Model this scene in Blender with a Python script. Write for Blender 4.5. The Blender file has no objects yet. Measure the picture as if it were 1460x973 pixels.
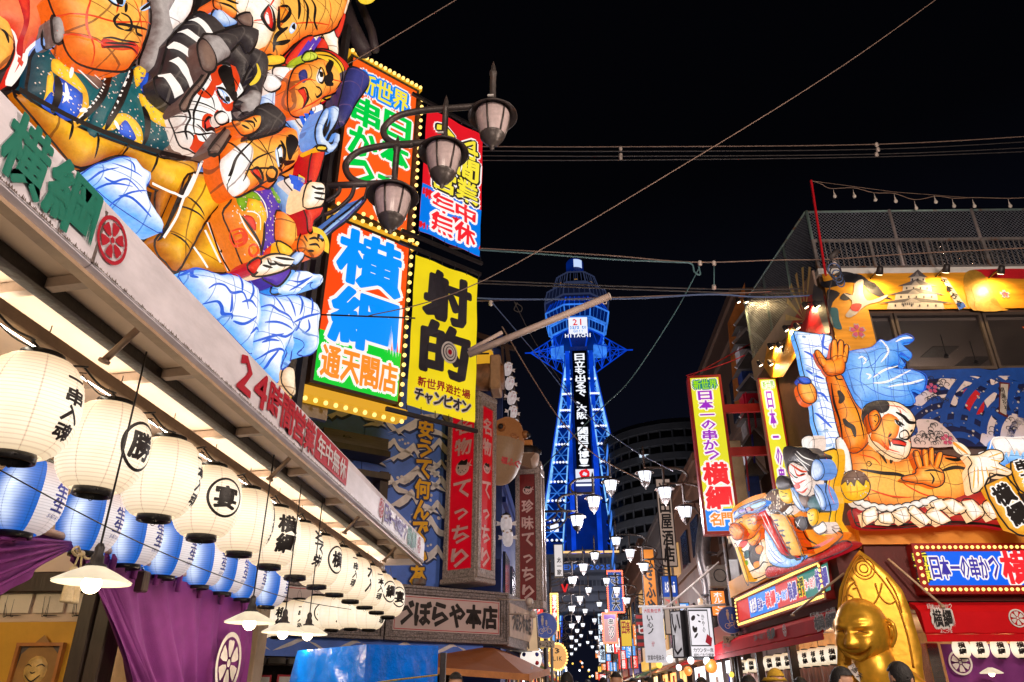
import bpy,math,random
import numpy as np
from mathutils import Matrix,Vector
from mathutils.geometry import delaunay_2d_cdt
S=bpy.context.scene
R=math.radians
rnd=random.Random(7)
# camera, world, exposure
EYE=1.55
PITCH,YAW=R(25.7),R(4.17)
FL,PX,PY=1050.0,730.0,486.5
cam=bpy.data.objects.new('camera',bpy.data.cameras.new('camera'))
S.collection.objects.link(cam)
cam.location=(0,0,EYE)
cam.rotation_euler=(R(90)+PITCH,0,YAW)
cam.data.sensor_width=36
cam.data.lens=36*FL/1460
cam.data.clip_start=0.05
cam.data.clip_end=2000
S.camera=cam
W=bpy.data.worlds.new('World');S.world=W;W.use_nodes=True
_nt=W.node_tree;_bg=_nt.nodes['Background']
_tc=_nt.nodes.new('ShaderNodeTexCoord');_sx=_nt.nodes.new('ShaderNodeSeparateXYZ')
_cr=_nt.nodes.new('ShaderNodeValToRGB')
_nt.links.new(_tc.outputs['Generated'],_sx.inputs[0]);_nt.links.new(_sx.outputs['Z'],_cr.inputs[0])
_cr.color_ramp.elements[0].position=0.0;_cr.color_ramp.elements[0].color=(0.0045,0.0055,0.013,1)
_cr.color_ramp.elements[1].position=0.6;_cr.color_ramp.elements[1].color=(0.0008,0.0009,0.0016,1)
_nt.links.new(_cr.outputs[0],_bg.inputs['Color']);_bg.inputs['Strength'].default_value=1.0
S.view_settings.view_transform='Standard'
S.view_settings.look='None'
S.view_settings.exposure=0.0
S.view_settings.gamma=1.0
S.render.engine='CYCLES'
S.cycles.use_denoising=True
S.cycles.max_bounces=6
S.cycles.diffuse_bounces=3
S.cycles.glossy_bounces=3
S.cycles.transmission_bounces=3
S.cycles.sample_clamp_indirect=6.0
# camera rays (used to measure places on real planes)
def ray(px,py):
 a=(px-PX)/FL;b=-(py-PY)/FL
 f=math.cos(PITCH)-math.sin(PITCH)*b;u=math.sin(PITCH)+math.cos(PITCH)*b
 return np.array((a*math.cos(YAW)-f*math.sin(YAW),a*math.sin(YAW)+f*math.cos(YAW),u))
def on_y(px,py,y):
 r=ray(px,py);return tuple(r*(y/r[1])+np.array((0,0,EYE)))
def on_x(px,py,x):
 r=ray(px,py);return tuple(r*(x/r[0])+np.array((0,0,EYE)))
def on_z(px,py,z):
 r=ray(px,py);return tuple(r*((z-EYE)/r[2])+np.array((0,0,EYE)))
class Frame:
 """A vertical plane: local x runs along it, local z is up, local -y points out of its face."""
 def __init__(s,x,y,z,deg,tilt=0):
  a=R(deg);t=R(tilt)
  s.o=np.array((x,y,z),float)
  s.u=np.array((math.cos(a),math.sin(a),0));n=np.array((math.sin(a),-math.cos(a),0));up=np.array((0,0,1.))
  s.n=n*math.cos(t)-up*math.sin(t);s.v=up*math.cos(t)+n*math.sin(t)
  s.m=Matrix(((s.u[0],-s.n[0],s.v[0],x),(s.u[1],-s.n[1],s.v[1],y),(s.u[2],-s.n[2],s.v[2],z),(0,0,0,1)))
 def px(s,px,py,h=0.0):
  r=ray(px,py);c=np.array((0,0,EYE))
  t=np.dot(s.o+s.n*h-c,s.n)/np.dot(r,s.n)
  p=c+r*t-s.o
  return(float(np.dot(p,s.u)),float(np.dot(p,s.v)))
 def path(s,ox,oy,k,txt,h=0.0):
  n=[float(q)for q in txt.split()]
  return[s.px(ox+n[i]/k,oy+n[i+1]/k,h)for i in range(0,len(n),2)]
 def rect(s,x0,y0,x1,y1,h=0.0):
  a=s.px(x0,y0,h);b=s.px(x1,y1,h)
  return(a[0],b[1],b[0],a[1])
 def shifted(s,u,v,h=0.0):
  f=Frame(0,0,0,0);f.o=s.o+s.u*u+s.v*v+s.n*h;f.u,f.v,f.n=s.u,s.v,s.n
  f.m=Matrix.Translation(Vector(f.o-s.o))@s.m
  return f
WORLD=None
# materials
MATS={}
def _new(name):
 m=bpy.data.materials.new(name);m.use_nodes=True
 nt=m.node_tree;return m,nt,nt.nodes['Principled BSDF']
def pm(name,col,rough=0.6,metal=0.0,var=0.25,scale=6.0,bump=0.15,bscale=None,spec=None,rust=None,stretch=None):
 """Plain surface: base colour broken up by noise, roughness variation and a little bump."""
 if name in MATS:return MATS[name]
 m,nt,b=_new(name);L=nt.links.new;N=nt.nodes.new
 tc=N('ShaderNodeTexCoord');src=tc.outputs['Object']
 if stretch:
  mp=N('ShaderNodeMapping');mp.inputs['Scale'].default_value=stretch;L(src,mp.inputs[0]);src=mp.outputs[0]
 no=N('ShaderNodeTexNoise');no.inputs['Scale'].default_value=scale;no.inputs['Detail'].default_value=8;no.inputs['Roughness'].default_value=0.65
 L(src,no.inputs['Vector'])
 cr=N('ShaderNodeValToRGB');cr.color_ramp.elements[0].position=0.3;cr.color_ramp.elements[1].position=0.7
 d=[c*(1-var)for c in col];l=[min(1,c*(1+var*0.5))for c in col]
 cr.color_ramp.elements[0].color=(*d,1);cr.color_ramp.elements[1].color=(*l,1)
 L(no.outputs['Fac'],cr.inputs[0]);out=cr.outputs[0]
 if rust:
  n2=N('ShaderNodeTexNoise');n2.inputs['Scale'].default_value=scale*0.6;n2.inputs['Detail'].default_value=10;L(src,n2.inputs['Vector'])
  c2=N('ShaderNodeValToRGB');c2.color_ramp.elements[0].position=0.56;c2.color_ramp.elements[1].position=0.68;L(n2.outputs['Fac'],c2.inputs[0])
  mx=N('ShaderNodeMix');mx.data_type='RGBA';L(c2.outputs[0],mx.inputs[0]);L(out,mx.inputs[6]);mx.inputs[7].default_value=(*rust,1);out=mx.outputs[2]
 L(out,b.inputs['Base Color'])
 b.inputs['Roughness'].default_value=rough;b.inputs['Metallic'].default_value=metal
 if spec is not None:b.inputs['Specular IOR Level'].default_value=spec
 if bump:
  bn=N('ShaderNodeTexNoise');bn.inputs['Scale'].default_value=bscale or scale*5;bn.inputs['Detail'].default_value=6;L(src,bn.inputs['Vector'])
  bp=N('ShaderNodeBump');bp.inputs['Strength'].default_value=bump;bp.inputs['Distance'].default_value=0.02;L(bn.outputs['Fac'],bp.inputs['Height']);L(bp.outputs[0],b.inputs['Normal'])
 MATS[name]=m;return m
def em(name,col,strength=1.0,sample=False,var=0.0,scale=3.0,rough=0.4,flat=False):
 """Lit surface: lamp glass, lantern paper, backlit sign face."""
 if name in MATS:return MATS[name]
 m,nt,b=_new(name);L=nt.links.new;N=nt.nodes.new
 b.inputs['Base Color'].default_value=(*[c*0.22 for c in col],1);b.inputs['Roughness'].default_value=rough
 b.inputs['Emission Color'].default_value=(*col,1);b.inputs['Emission Strength'].default_value=strength
 if var:
  tc=N('ShaderNodeTexCoord');no=N('ShaderNodeTexNoise');no.inputs['Scale'].default_value=scale;no.inputs['Detail'].default_value=5
  L(tc.outputs['Object'],no.inputs['Vector'])
  mr=N('ShaderNodeMapRange');mr.inputs[1].default_value=0.3;mr.inputs[2].default_value=0.7
  mr.inputs[3].default_value=strength*(1-var);mr.inputs[4].default_value=strength*(1+var*0.6)
  L(no.outputs['Fac'],mr.inputs[0]);L(mr.outputs[0],b.inputs['Emission Strength'])
 m.cycles.emission_sampling='FRONT' if sample else 'NONE'
 MATS[name]=m;return m
def washi(name,cin,cedge,strength=1.0,k=3.0,line=(0.12,0.03,0.01),lw=0.035,edge=0.55,mottle=0.35,mscale=4.0,sample=False,lmix=0.75):
 """Painted lantern paper lit from inside: colour runs from the rim of a piece to its middle, wire seams cross it."""
 if name in MATS:return MATS[name]
 m,nt,b=_new(name);L=nt.links.new;N=nt.nodes.new
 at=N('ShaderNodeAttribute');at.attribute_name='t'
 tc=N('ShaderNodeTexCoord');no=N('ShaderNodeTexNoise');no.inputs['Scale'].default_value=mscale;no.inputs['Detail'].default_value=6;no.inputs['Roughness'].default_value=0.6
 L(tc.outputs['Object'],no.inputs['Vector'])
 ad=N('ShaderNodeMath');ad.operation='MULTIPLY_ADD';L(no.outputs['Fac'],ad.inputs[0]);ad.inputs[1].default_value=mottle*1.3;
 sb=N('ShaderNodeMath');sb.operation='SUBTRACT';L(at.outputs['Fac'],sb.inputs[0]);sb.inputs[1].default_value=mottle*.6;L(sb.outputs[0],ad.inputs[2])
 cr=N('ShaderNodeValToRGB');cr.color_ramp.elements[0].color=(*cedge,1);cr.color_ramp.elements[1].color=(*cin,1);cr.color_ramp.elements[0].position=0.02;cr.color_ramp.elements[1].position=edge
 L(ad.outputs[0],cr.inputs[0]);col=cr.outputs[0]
 if k:
  n2=N('ShaderNodeTexNoise');n2.inputs['Scale'].default_value=1.3;n2.inputs['Detail'].default_value=1;L(tc.outputs['Object'],n2.inputs['Vector'])
  vm=N('ShaderNodeVectorMath');vm.operation='MULTIPLY_ADD';L(n2.outputs['Color'],vm.inputs[0]);vm.inputs[1].default_value=(0.5,0.5,0.5);L(tc.outputs['Object'],vm.inputs[2])
  sx=N('ShaderNodeSeparateXYZ');L(vm.outputs[0],sx.inputs[0]);outs=[]
  for ax in('X','Z'):
   mu=N('ShaderNodeMath');mu.operation='MULTIPLY';L(sx.outputs[ax],mu.inputs[0]);mu.inputs[1].default_value=k
   fr=N('ShaderNodeMath');fr.operation='FRACT';L(mu.outputs[0],fr.inputs[0])
   lt=N('ShaderNodeMath');lt.operation='LESS_THAN';L(fr.outputs[0],lt.inputs[0]);lt.inputs[1].default_value=lw*k;outs.append(lt)
  mx=N('ShaderNodeMath');mx.operation='MAXIMUM';L(outs[0].outputs[0],mx.inputs[0]);L(outs[1].outputs[0],mx.inputs[1])
  sc=N('ShaderNodeMath');sc.operation='MULTIPLY';L(mx.outputs[0],sc.inputs[0]);sc.inputs[1].default_value=lmix
  mi=N('ShaderNodeMix');mi.data_type='RGBA';L(sc.outputs[0],mi.inputs[0]);L(col,mi.inputs[6]);mi.inputs[7].default_value=(*line,1);col=mi.outputs[2]
 n3=N('ShaderNodeTexNoise');n3.inputs['Scale'].default_value=26;n3.inputs['Detail'].default_value=7;n3.inputs['Roughness'].default_value=.75;L(tc.outputs['Object'],n3.inputs['Vector'])
 mr=N('ShaderNodeMapRange');mr.inputs[1].default_value=.38;mr.inputs[2].default_value=.62;mr.inputs[3].default_value=strength*.88;mr.inputs[4].default_value=strength*1.12;L(n3.outputs['Fac'],mr.inputs[0]);L(mr.outputs[0],b.inputs['Emission Strength'])
 L(col,b.inputs['Emission Color']);b.inputs['Base Color'].default_value=(*[c*.05 for c in cin],1);b.inputs['Roughness'].default_value=0.5
 bp=N('ShaderNodeBump');bp.inputs['Strength'].default_value=0.3;bp.inputs['Distance'].default_value=0.03;L(no.outputs['Fac'],bp.inputs['Height']);L(bp.outputs[0],b.inputs['Normal'])
 m.cycles.emission_sampling='FRONT' if sample else 'NONE'
 MATS[name]=m;return m
# meshes
class G:
 def __init__(s):s.v=[];s.f=[];s.sm=[];s.t=None
 def add(s,vs,fs,smooth=False):
  n=len(s.v);s.v+=[tuple(v)for v in vs];s.f+=[tuple(i+n for i in f)for f in fs];s.sm+=[smooth]*len(fs);return s
 def box(s,x0,y0,z0,x1,y1,z1,ch=0.0):
  if ch<=0:
   v=[(x,y,z)for z in(z0,z1)for y in(y0,y1)for x in(x0,x1)]
   return s.add(v,[(0,2,3,1),(4,5,7,6),(0,1,5,4),(2,6,7,3),(0,4,6,2),(1,3,7,5)])
  v=[];X=(x0,x1);Y=(y0,y1);Z=(z0,z1);idx={}
  for i in(0,1):
   for j in(0,1):
    for k in(0,1):
     sx,sy,sz=(1,-1)[i],(1,-1)[j],(1,-1)[k]
     idx[i,j,k,'x']=len(v);v.append((X[i],Y[j]+sy*ch,Z[k]+sz*ch))
     idx[i,j,k,'y']=len(v);v.append((X[i]+sx*ch,Y[j],Z[k]+sz*ch))
     idx[i,j,k,'z']=len(v);v.append((X[i]+sx*ch,Y[j]+sy*ch,Z[k]))
  q=idx;f=[]
  for i in(0,1):f.append((q[i,0,0,'x'],q[i,1,0,'x'],q[i,1,1,'x'],q[i,0,1,'x']));f.append((q[0,i,0,'y'],q[1,i,0,'y'],q[1,i,1,'y'],q[0,i,1,'y']));f.append((q[0,0,i,'z'],q[1,0,i,'z'],q[1,1,i,'z'],q[0,1,i,'z']))
  for i in(0,1):
   for j in(0,1):
    f.append((q[i,j,0,'x'],q[i,j,1,'x'],q[i,j,1,'y'],q[i,j,0,'y']));f.append((q[i,0,j,'x'],q[i,1,j,'x'],q[i,1,j,'z'],q[i,0,j,'z']));f.append((q[0,i,j,'y'],q[1,i,j,'y'],q[1,i,j,'z'],q[0,i,j,'z']))
    for k in(0,1):f.append((q[i,j,k,'x'],q[i,j,k,'y'],q[i,j,k,'z']))
  return s.add(v,f)
 def bar(s,a,b,w,d=None):
  """square bar from a to b"""
  a=Vector(a);b=Vector(b);d=d or w;z=(b-a).normalized()
  up=Vector((0,0,1))if abs(z.z)<0.95 else Vector((1,0,0))
  x=z.cross(up).normalized()*(w/2);y=z.cross(x).normalized()*(d/2);v=[]
  for p in(a,b):
   for i,j in((-1,-1),(1,-1),(1,1),(-1,1)):v.append(p+x*i+y*j)
  return s.add(v,[(0,3,2,1),(4,5,6,7),(0,1,5,4),(1,2,6,5),(2,3,7,6),(3,0,4,7)])
 def tube(s,pts,r,n=6,closed=False,cap=True):
  P=[Vector(p)for p in pts];m=len(P);rr=r if isinstance(r,(list,tuple))else[r]*m;vs=[];x=None
  for i,p in enumerate(P):
   a=P[(i-1)%m]if(i or closed)else P[0];b=P[(i+1)%m]if(i<m-1 or closed)else P[-1]
   t=(b-a);t=t.normalized()if t.length>1e-9 else Vector((0,0,1))
   if x is None:x=t.cross(Vector((0,0,1))if abs(t.z)<0.9 else Vector((1,0,0))).normalized()
   else:
    x=x-t*x.dot(t);x=x.normalized()if x.length>1e-6 else t.orthogonal().normalized()
   y=t.cross(x)
   for k in range(n):
    c=2*math.pi*k/n;vs.append(p+(x*math.cos(c)+y*math.sin(c))*rr[i])
  fs=[]
  for i in range(m if closed else m-1):
   j=(i+1)%m
   for k in range(n):fs.append((i*n+k,i*n+(k+1)%n,j*n+(k+1)%n,j*n+k))
  if cap and not closed:fs+=[tuple(range(n))[::-1],tuple(range((m-1)*n,m*n))]
  return s.add(vs,fs,True)
 def lathe(s,prof,n=16,c=(0,0,0),axis='z',capb=True,sx=1,sy=1,smooth=True):
  vs=[]
  for r,z in prof:
   for k in range(n):
    a=2*math.pi*k/n;x,y=r*math.cos(a)*sx,r*math.sin(a)*sy
    if axis=='z':p=(x,y,z)
    elif axis=='x':p=(z,x,y)
    else:p=(x,z,y)
    vs.append((p[0]+c[0],p[1]+c[1],p[2]+c[2]))
  fs=[]
  for i in range(len(prof)-1):
   for k in range(n):fs.append((i*n+k,i*n+(k+1)%n,(i+1)*n+(k+1)%n,(i+1)*n+k))
  if capb:fs+=[tuple(range(n)),tuple(range((len(prof)-1)*n,len(prof)*n))]
  return s.add(vs,fs,smooth)
 def ball(s,c,r,n=10,m=7,sx=1,sy=1,sz=1):
  pr=[(max(1e-4,math.sin(math.pi*i/m))*r,-math.cos(math.pi*i/m)*r*sz)for i in range(m+1)]
  return s.lathe(pr,n,c,sx=sx,sy=sy)
 def prism(s,poly,h0,h1):
  """extrude a polygon of the frame's (u, v) from height h0 to h1 out of its face"""
  n=len(poly);a=0
  for i in range(n):a+=poly[i][0]*poly[(i+1)%n][1]-poly[(i+1)%n][0]*poly[i][1]
  if a<0:poly=poly[::-1]
  vs=[(u,-h0,v)for u,v in poly]+[(u,-h1,v)for u,v in poly]
  return s.add(vs,[tuple(range(n))[::-1],tuple(range(n,2*n))]+[(i,(i+1)%n,n+(i+1)%n,n+i)for i in range(n)])
def obj(name,g,mat,parent=None,frame=None,shade=None):
 me=bpy.data.meshes.new(name);me.from_pydata([tuple(v)for v in g.v],[],g.f)
 if g.t is not None:
  at=me.attributes.new('t','FLOAT','POINT');at.data.foreach_set('value',np.array(g.t,dtype=np.float32))
 sm=g.sm if shade is None else[shade]*len(g.f)
 me.polygons.foreach_set('use_smooth',sm)
 if mat:me.materials.append(mat)
 me.update()
 o=bpy.data.objects.new(name,me);S.collection.objects.link(o)
 if parent is not None:o.parent=parent
 if frame is not None:o.matrix_world=frame.m
 return o
def tag(o,label=None,cat=None,group=None,kind=None):
 if label:o['label']=label
 if cat:o['category']=cat
 if group:o['group']=group
 if kind:o['kind']=kind
 return o
def thing(name,label,cat,frame=None,group=None,loc=None,rz=0):
 o=bpy.data.objects.new(name,None);o.empty_display_size=0.2;S.collection.objects.link(o)
 if frame is not None:o.matrix_world=frame.m
 elif loc is not None:o.location=loc;o.rotation_euler=(0,0,rz)
 return tag(o,label,cat,group)
def inst(src,parent,loc=None,name=None,rot=None,scale=None):
 """a further object that shares the mesh of src"""
 o=bpy.data.objects.new(name or src.name.split('.')[0],src.data);S.collection.objects.link(o)
 o.parent=parent
 if loc is not None:o.location=loc
 if rot is not None:o.rotation_euler=rot
 if scale is not None:o.scale=scale
 return o
def copy_tree(o,parent=None):
 c=o.copy();S.collection.objects.link(c)
 if parent is not None:c.parent=parent
 for ch in list(KIDS.get(o.name,()))or[k for k in bpy.data.objects if k.parent==o]:copy_tree(ch,c)
 return c
KIDS={}
def light(name,kind,loc,power,col=(1,.8,.55),size=0.05,parent=None,rot=None,spot=None,blend=.6):
 l=bpy.data.lights.new(name,kind);l.energy=power;l.color=col
 if kind in('POINT','SPOT'):l.shadow_soft_size=size
 if kind=='SPOT':l.spot_size=R(spot or 80);l.spot_blend=blend
 o=bpy.data.objects.new(name,l);S.collection.objects.link(o);o.location=loc
 if rot is not None:o.rotation_euler=rot
 if parent is not None:o.parent=parent
 return o
# curves and reliefs
def crom(pts,n=4,closed=True):
 P=np.array(pts,float);m=len(P);out=[]
 for i in range(m if closed else m-1):
  p0=P[(i-1)%m]if closed or i else P[0];p1=P[i];p2=P[(i+1)%m];p3=P[(i+2)%m]if closed or i<m-2 else P[-1]
  for k in range(n):
   t=k/n
   out.append(0.5*((2*p1)+(-p0+p2)*t+(2*p0-5*p1+4*p2-p3)*t*t+(-p0+3*p1-3*p2+p3)*t**3))
 if not closed:out.append(P[-1])
 return[tuple(p)for p in out]
def _inside(P,poly):
 x,y=P[:,0],P[:,1];r=np.zeros(len(P),bool);n=len(poly);Q=np.array(poly)
 for i in range(n):
  a=Q[i];b=Q[(i+1)%n]
  if a[1]==b[1]:continue
  c=((a[1]>y)!=(b[1]>y))&(x<(b[0]-a[0])*(y-a[1])/(b[1]-a[1])+a[0]);r^=c
 return r
def _dist(P,poly):
 Q=np.array(poly);d=np.full(len(P),1e9)
 for i in range(len(Q)):
  a=Q[i];b=Q[(i+1)%len(Q)];ab=b-a;l=max(1e-12,ab@ab)
  t=np.clip(((P-a)@ab)/l,0,1);e=P-a-t[:,None]*ab;d=np.minimum(d,np.sqrt((e*e).sum(1)))
 return d
class Relief:
 """A swollen panel: outline in the frame's (u, v); rises from base to base + puff towards its middle."""
 def __init__(s,poly,base=0.0,puff=0.15,rim=None,smooth=True,n=4):
  s.poly=crom(poly,n)if smooth else poly
  Q=np.array(s.poly);s.lo,s.hi=Q.min(0),Q.max(0);s.base=base;s.puff=puff
  g=np.stack(np.meshgrid(np.linspace(s.lo[0],s.hi[0],24),np.linspace(s.lo[1],s.hi[1],24)),-1).reshape(-1,2)
  g=g[_inside(g,s.poly)];s.dmax=float(_dist(g,s.poly).max())if len(g)else 0.01
  s.rim=rim if rim else s.dmax
 def t(s,P):return np.clip(_dist(P,s.poly)/s.rim,0,1)*_inside(P,s.poly)
 def height(s,P):
  i=_inside(P,s.poly);t=np.clip(_dist(P,s.poly)/s.rim,0,1)
  return np.where(i,s.base+s.puff*np.sqrt(1-(1-t)**2),-9)
 def mesh(s,on=None,lift=0.0,back=None,cells=260):
  poly=s.poly;A=float(np.prod(s.hi-s.lo));st=max(0.012,math.sqrt(A/cells))
  xs=np.arange(s.lo[0]+st/2,s.hi[0],st);ys=np.arange(s.lo[1]+st/2,s.hi[1],st)
  if len(xs)and len(ys):
   g=np.stack(np.meshgrid(xs,ys),-1).reshape(-1,2);g=g+np.random.RandomState(3).uniform(-.2,.2,g.shape)*st
   g=g[_inside(g,poly)];g=g[_dist(g,poly)>st*0.35]if len(g)else g
  else:g=np.zeros((0,2))
  vs=[Vector(p)for p in poly]+[Vector(p)for p in g];n=len(poly)
  v2,e2,f2,ov,oe,of=delaunay_2d_cdt(vs,[(i,(i+1)%n)for i in range(n)],[],1,1e-6)
  P=np.array([tuple(v)for v in v2]);s2=G()
  if len(P)==0:return s2
  d=_dist(P,poly);t=np.clip(d/s.rim,0,1);t[d<1e-5]=0
  if on:
   h=np.max([r.height(P)for r in on],0);h=np.maximum(h,s.base if s.base>-5 else-9)
   lowest=min(r.base for r in on);h=np.where(h<-5,lowest,h)+lift+(s.puff*np.sqrt(1-(1-t)**2)if s.puff else 0)
  else:h=s.base+s.puff*np.sqrt(1-(1-t)**2)
  fs=[]
  for f in f2:
   a=sum(P[f[i]][0]*P[f[(i+1)%len(f)]][1]-P[f[(i+1)%len(f)]][0]*P[f[i]][1]for i in range(len(f)))
   fs.append(tuple(f)if a>0 else tuple(f[::-1]))
  s2.add([(P[i][0],-h[i],P[i][1])for i in range(len(P))],fs,True);s2.t=list(t)
  if back is not None:
   k=len(s2.v);Q=np.array(poly);hb={}
   for i in range(n):
    u,v=poly[i];j=int(np.argmin(((P-Q[i])**2).sum(1)));s2.v.append((u,-h[j],v));s2.v.append((u,-back,v));s2.t+=[0,0]
   for i in range(n):
    j=(i+1)%n;s2.f.append((k+2*i,k+2*i+1,k+2*j+1,k+2*j));s2.sm.append(False)
  return s2
def ribbon(pts,w,on=None,base=0.0,lift=0.006,taper=True,n=5,closed=False,g=None):
 """A brush stroke that follows the swell of the panels it is painted on."""
 g=g or G();P=np.array(crom(pts,n,closed));m=len(P)
 T=np.roll(P,-1,0)-np.roll(P,1,0)
 if not closed:T[0]=P[1]-P[0];T[-1]=P[-1]-P[-2]
 T/=np.maximum(1e-9,np.sqrt((T*T).sum(1)))[:,None];Nn=np.stack([-T[:,1],T[:,0]],1)
 k=np.linspace(0,1,m);ww=w*(np.clip(np.sin(np.pi*(0.06+0.9*k)),0.15,1)**0.7 if taper else np.ones(m))/2
 rows=[P+Nn*ww[:,None],P,P-Nn*ww[:,None]];A=np.concatenate(rows)
 if on:
  h=np.max([r.height(A)for r in on],0);h=np.where(h<-5,min(r.base for r in on),h)
 else:h=np.full(len(A),base)
 h=h+lift;n0=len(g.v);g.v+=[(A[i][0],-h[i],A[i][1])for i in range(len(A))]
 if g.t is not None:g.t+=[1]*len(A)
 for i in range(m if closed else m-1):
  j=(i+1)%m
  for r in(0,1):g.f.append((n0+r*m+i,n0+(r+1)*m+i,n0+(r+1)*m+j,n0+r*m+j));g.sm.append(True)
 return g
# lettering (Blender's own font, turned into mesh)
_GL={}
_fc=bpy.data.curves.new('lettering','FONT');_fo=bpy.data.objects.new('lettering',_fc)
def glyph(ch,off=0.0,res=1):
 k=(ch,round(off,3),res)
 if k not in _GL:
  _fc.body=ch;_fc.offset=off;_fc.resolution_u=res
  m=_fo.to_mesh();V=np.array([tuple(v.co)[:2]for v in m.vertices])if len(m.vertices)else np.zeros((0,2))
  F_=[tuple(p.vertices)for p in m.polygons];_fo.to_mesh_clear();_GL[k]=(V,F_)
 return _GL[k]
def letters(text,rect,off=0.03,grow=0.0,vertical=False,h=0.01,fit=True,g=None,fmap=None,slant=0.0,pad=0.04,res=1):
 """Characters set into a rectangle of the frame; grow widens every stroke (for outlines)."""
 g=g or G();u0,v0,u1,v1=rect;n=len(text)
 fmap=fmap or(lambda u,v,hh:(u,-hh,v))
 ch_h=(v1-v0)/(n if vertical else 1);bold=.5*max(0,off-.012)*min(ch_h,(u1-u0)/(1 if vertical else n));off=min(off,.012);grow=grow+bold
 nk=0 if grow<.0015 else(6 if ch_h<.25 else 10)
 ks=([(math.cos(a),math.sin(a))for a in np.linspace(0,2*math.pi,nk+1)[:-1]]if nk else[])+[(0,0)]
 for i,ch in enumerate(text):
  if ch==' ':continue
  V,Fc=glyph(ch,off,res)
  if not len(V):continue
  if vertical and ch in 'ー-－～':V=np.stack([V[:,1]*1.0+0.12,1-V[:,0]-.12],1)
  if vertical:cu0,cu1,cv1,cv0=u0,u1,v1-(v1-v0)*i/n,v1-(v1-v0)*(i+1)/n
  else:cu0,cu1,cv0,cv1=u0+(u1-u0)*i/n,u0+(u1-u0)*(i+1)/n,v0,v1
  sw,sh=cu1-cu0,cv1-cv0;small=ch in '一ー・、。っャッょゅゃィ!-,.：0123456789'
  a,b=V.min(0),V.max(0)
  if fit and not small:
   X=(V[:,0]-a[0])/(b[0]-a[0])*(1-2*pad)+pad;Y=(V[:,1]-a[1])/(b[1]-a[1])*(1-2*pad)+pad
  elif ch.isascii():X=(V[:,0]-a[0])/max(1e-6,b[0]-a[0])*.8+.1;Y=V[:,1]/0.75*.9+.05
  else:X=V[:,0];Y=V[:,1]+0.12
  if ch in '1!I':X=(V[:,0]-(a[0]+b[0])/2)/0.6+.5
  U=cu0+X*sw+slant*(Y-.5)*sh;Vv=cv0+Y*sh
  for j,(c,s_)in enumerate(ks):
   hh=h+j*0.0003
   g.add([fmap(U[q]+c*grow,Vv[q]+s_*grow,hh)for q in range(len(V))],Fc)
 return g
def seg_poly(g,du):
 """cut long faces so lettering can follow a curved surface"""
 import bmesh
 bm=bmesh.new();vs=[bm.verts.new(v)for v in g.v]
 for f in g.f:
  try:bm.faces.new([vs[i]for i in f])
  except ValueError:pass
 lo=np.min([v for v in g.v],0);hi=np.max([v for v in g.v],0)
 for ax in(0,2):
  x=lo[ax]+du
  while x<hi[ax]:
   no=[0,0,0];no[ax]=1;co=[0,0,0];co[ax]=x
   bmesh.ops.bisect_plane(bm,geom=bm.verts[:]+bm.edges[:]+bm.faces[:],plane_co=co,plane_no=no);x+=du
 bm.verts.index_update();o=G();o.add([tuple(v.co)for v in bm.verts],[tuple(v.index for v in f.verts)for f in bm.faces]);bm.free();return o
def arc(cx,cy,r,a0,a1,n=12):
 return[(cx+r*math.cos(R(a0+(a1-a0)*i/n)),cy+r*math.sin(R(a0+(a1-a0)*i/n)))for i in range(n+1)]
def disc(cx,cy,rx,ry=None,n=28):
 ry=ry or rx;return[(cx+rx*math.cos(2*math.pi*i/n),cy+ry*math.sin(2*math.pi*i/n))for i in range(n)]
def flat(g,poly,h):
 n=len(poly);a=sum(poly[i][0]*poly[(i+1)%n][1]-poly[(i+1)%n][0]*poly[i][1]for i in range(n))
 if a<0:poly=poly[::-1]
 v2,e2,f2,*_=delaunay_2d_cdt([Vector(p)for p in poly],[(i,(i+1)%n)for i in range(n)],[],1,1e-7)
 g.add([(v[0],-h,v[1])for v in v2],[tuple(f)for f in f2]);return g
def ringp(g,cx,cy,rx,ry,w,h,n=32):
 a=disc(cx,cy,rx,ry,n);b=disc(cx,cy,rx-w,ry-w*ry/rx,n)
 g.add([(p[0],-h,p[1])for p in a+b],[(i,(i+1)%n,n+(i+1)%n,n+i)for i in range(n)]);return g
def wheel_crest(g,cx,cy,r,h,sq=1.0):
 """six-petalled wheel crest in a ring"""
 ringp(g,cx,cy,r*sq,r,r*0.16*sq,h)
 flat(g,disc(cx,cy,r*.13*sq,r*.13,12),h)
 for k in range(6):
  a=R(90+60*k);p=[]
  for rr,w in((.2,.06),(.45,.19),(.7,.24),(.74,.12),(.72,0),(.74,-.12),(.7,-.24),(.45,-.19),(.2,-.06)):
   p.append((cx+sq*r*(rr*math.cos(a)-w*math.sin(a)),cy+r*(rr*math.sin(a)+w*math.cos(a))))
  flat(g,p,h)
 return g
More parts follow.
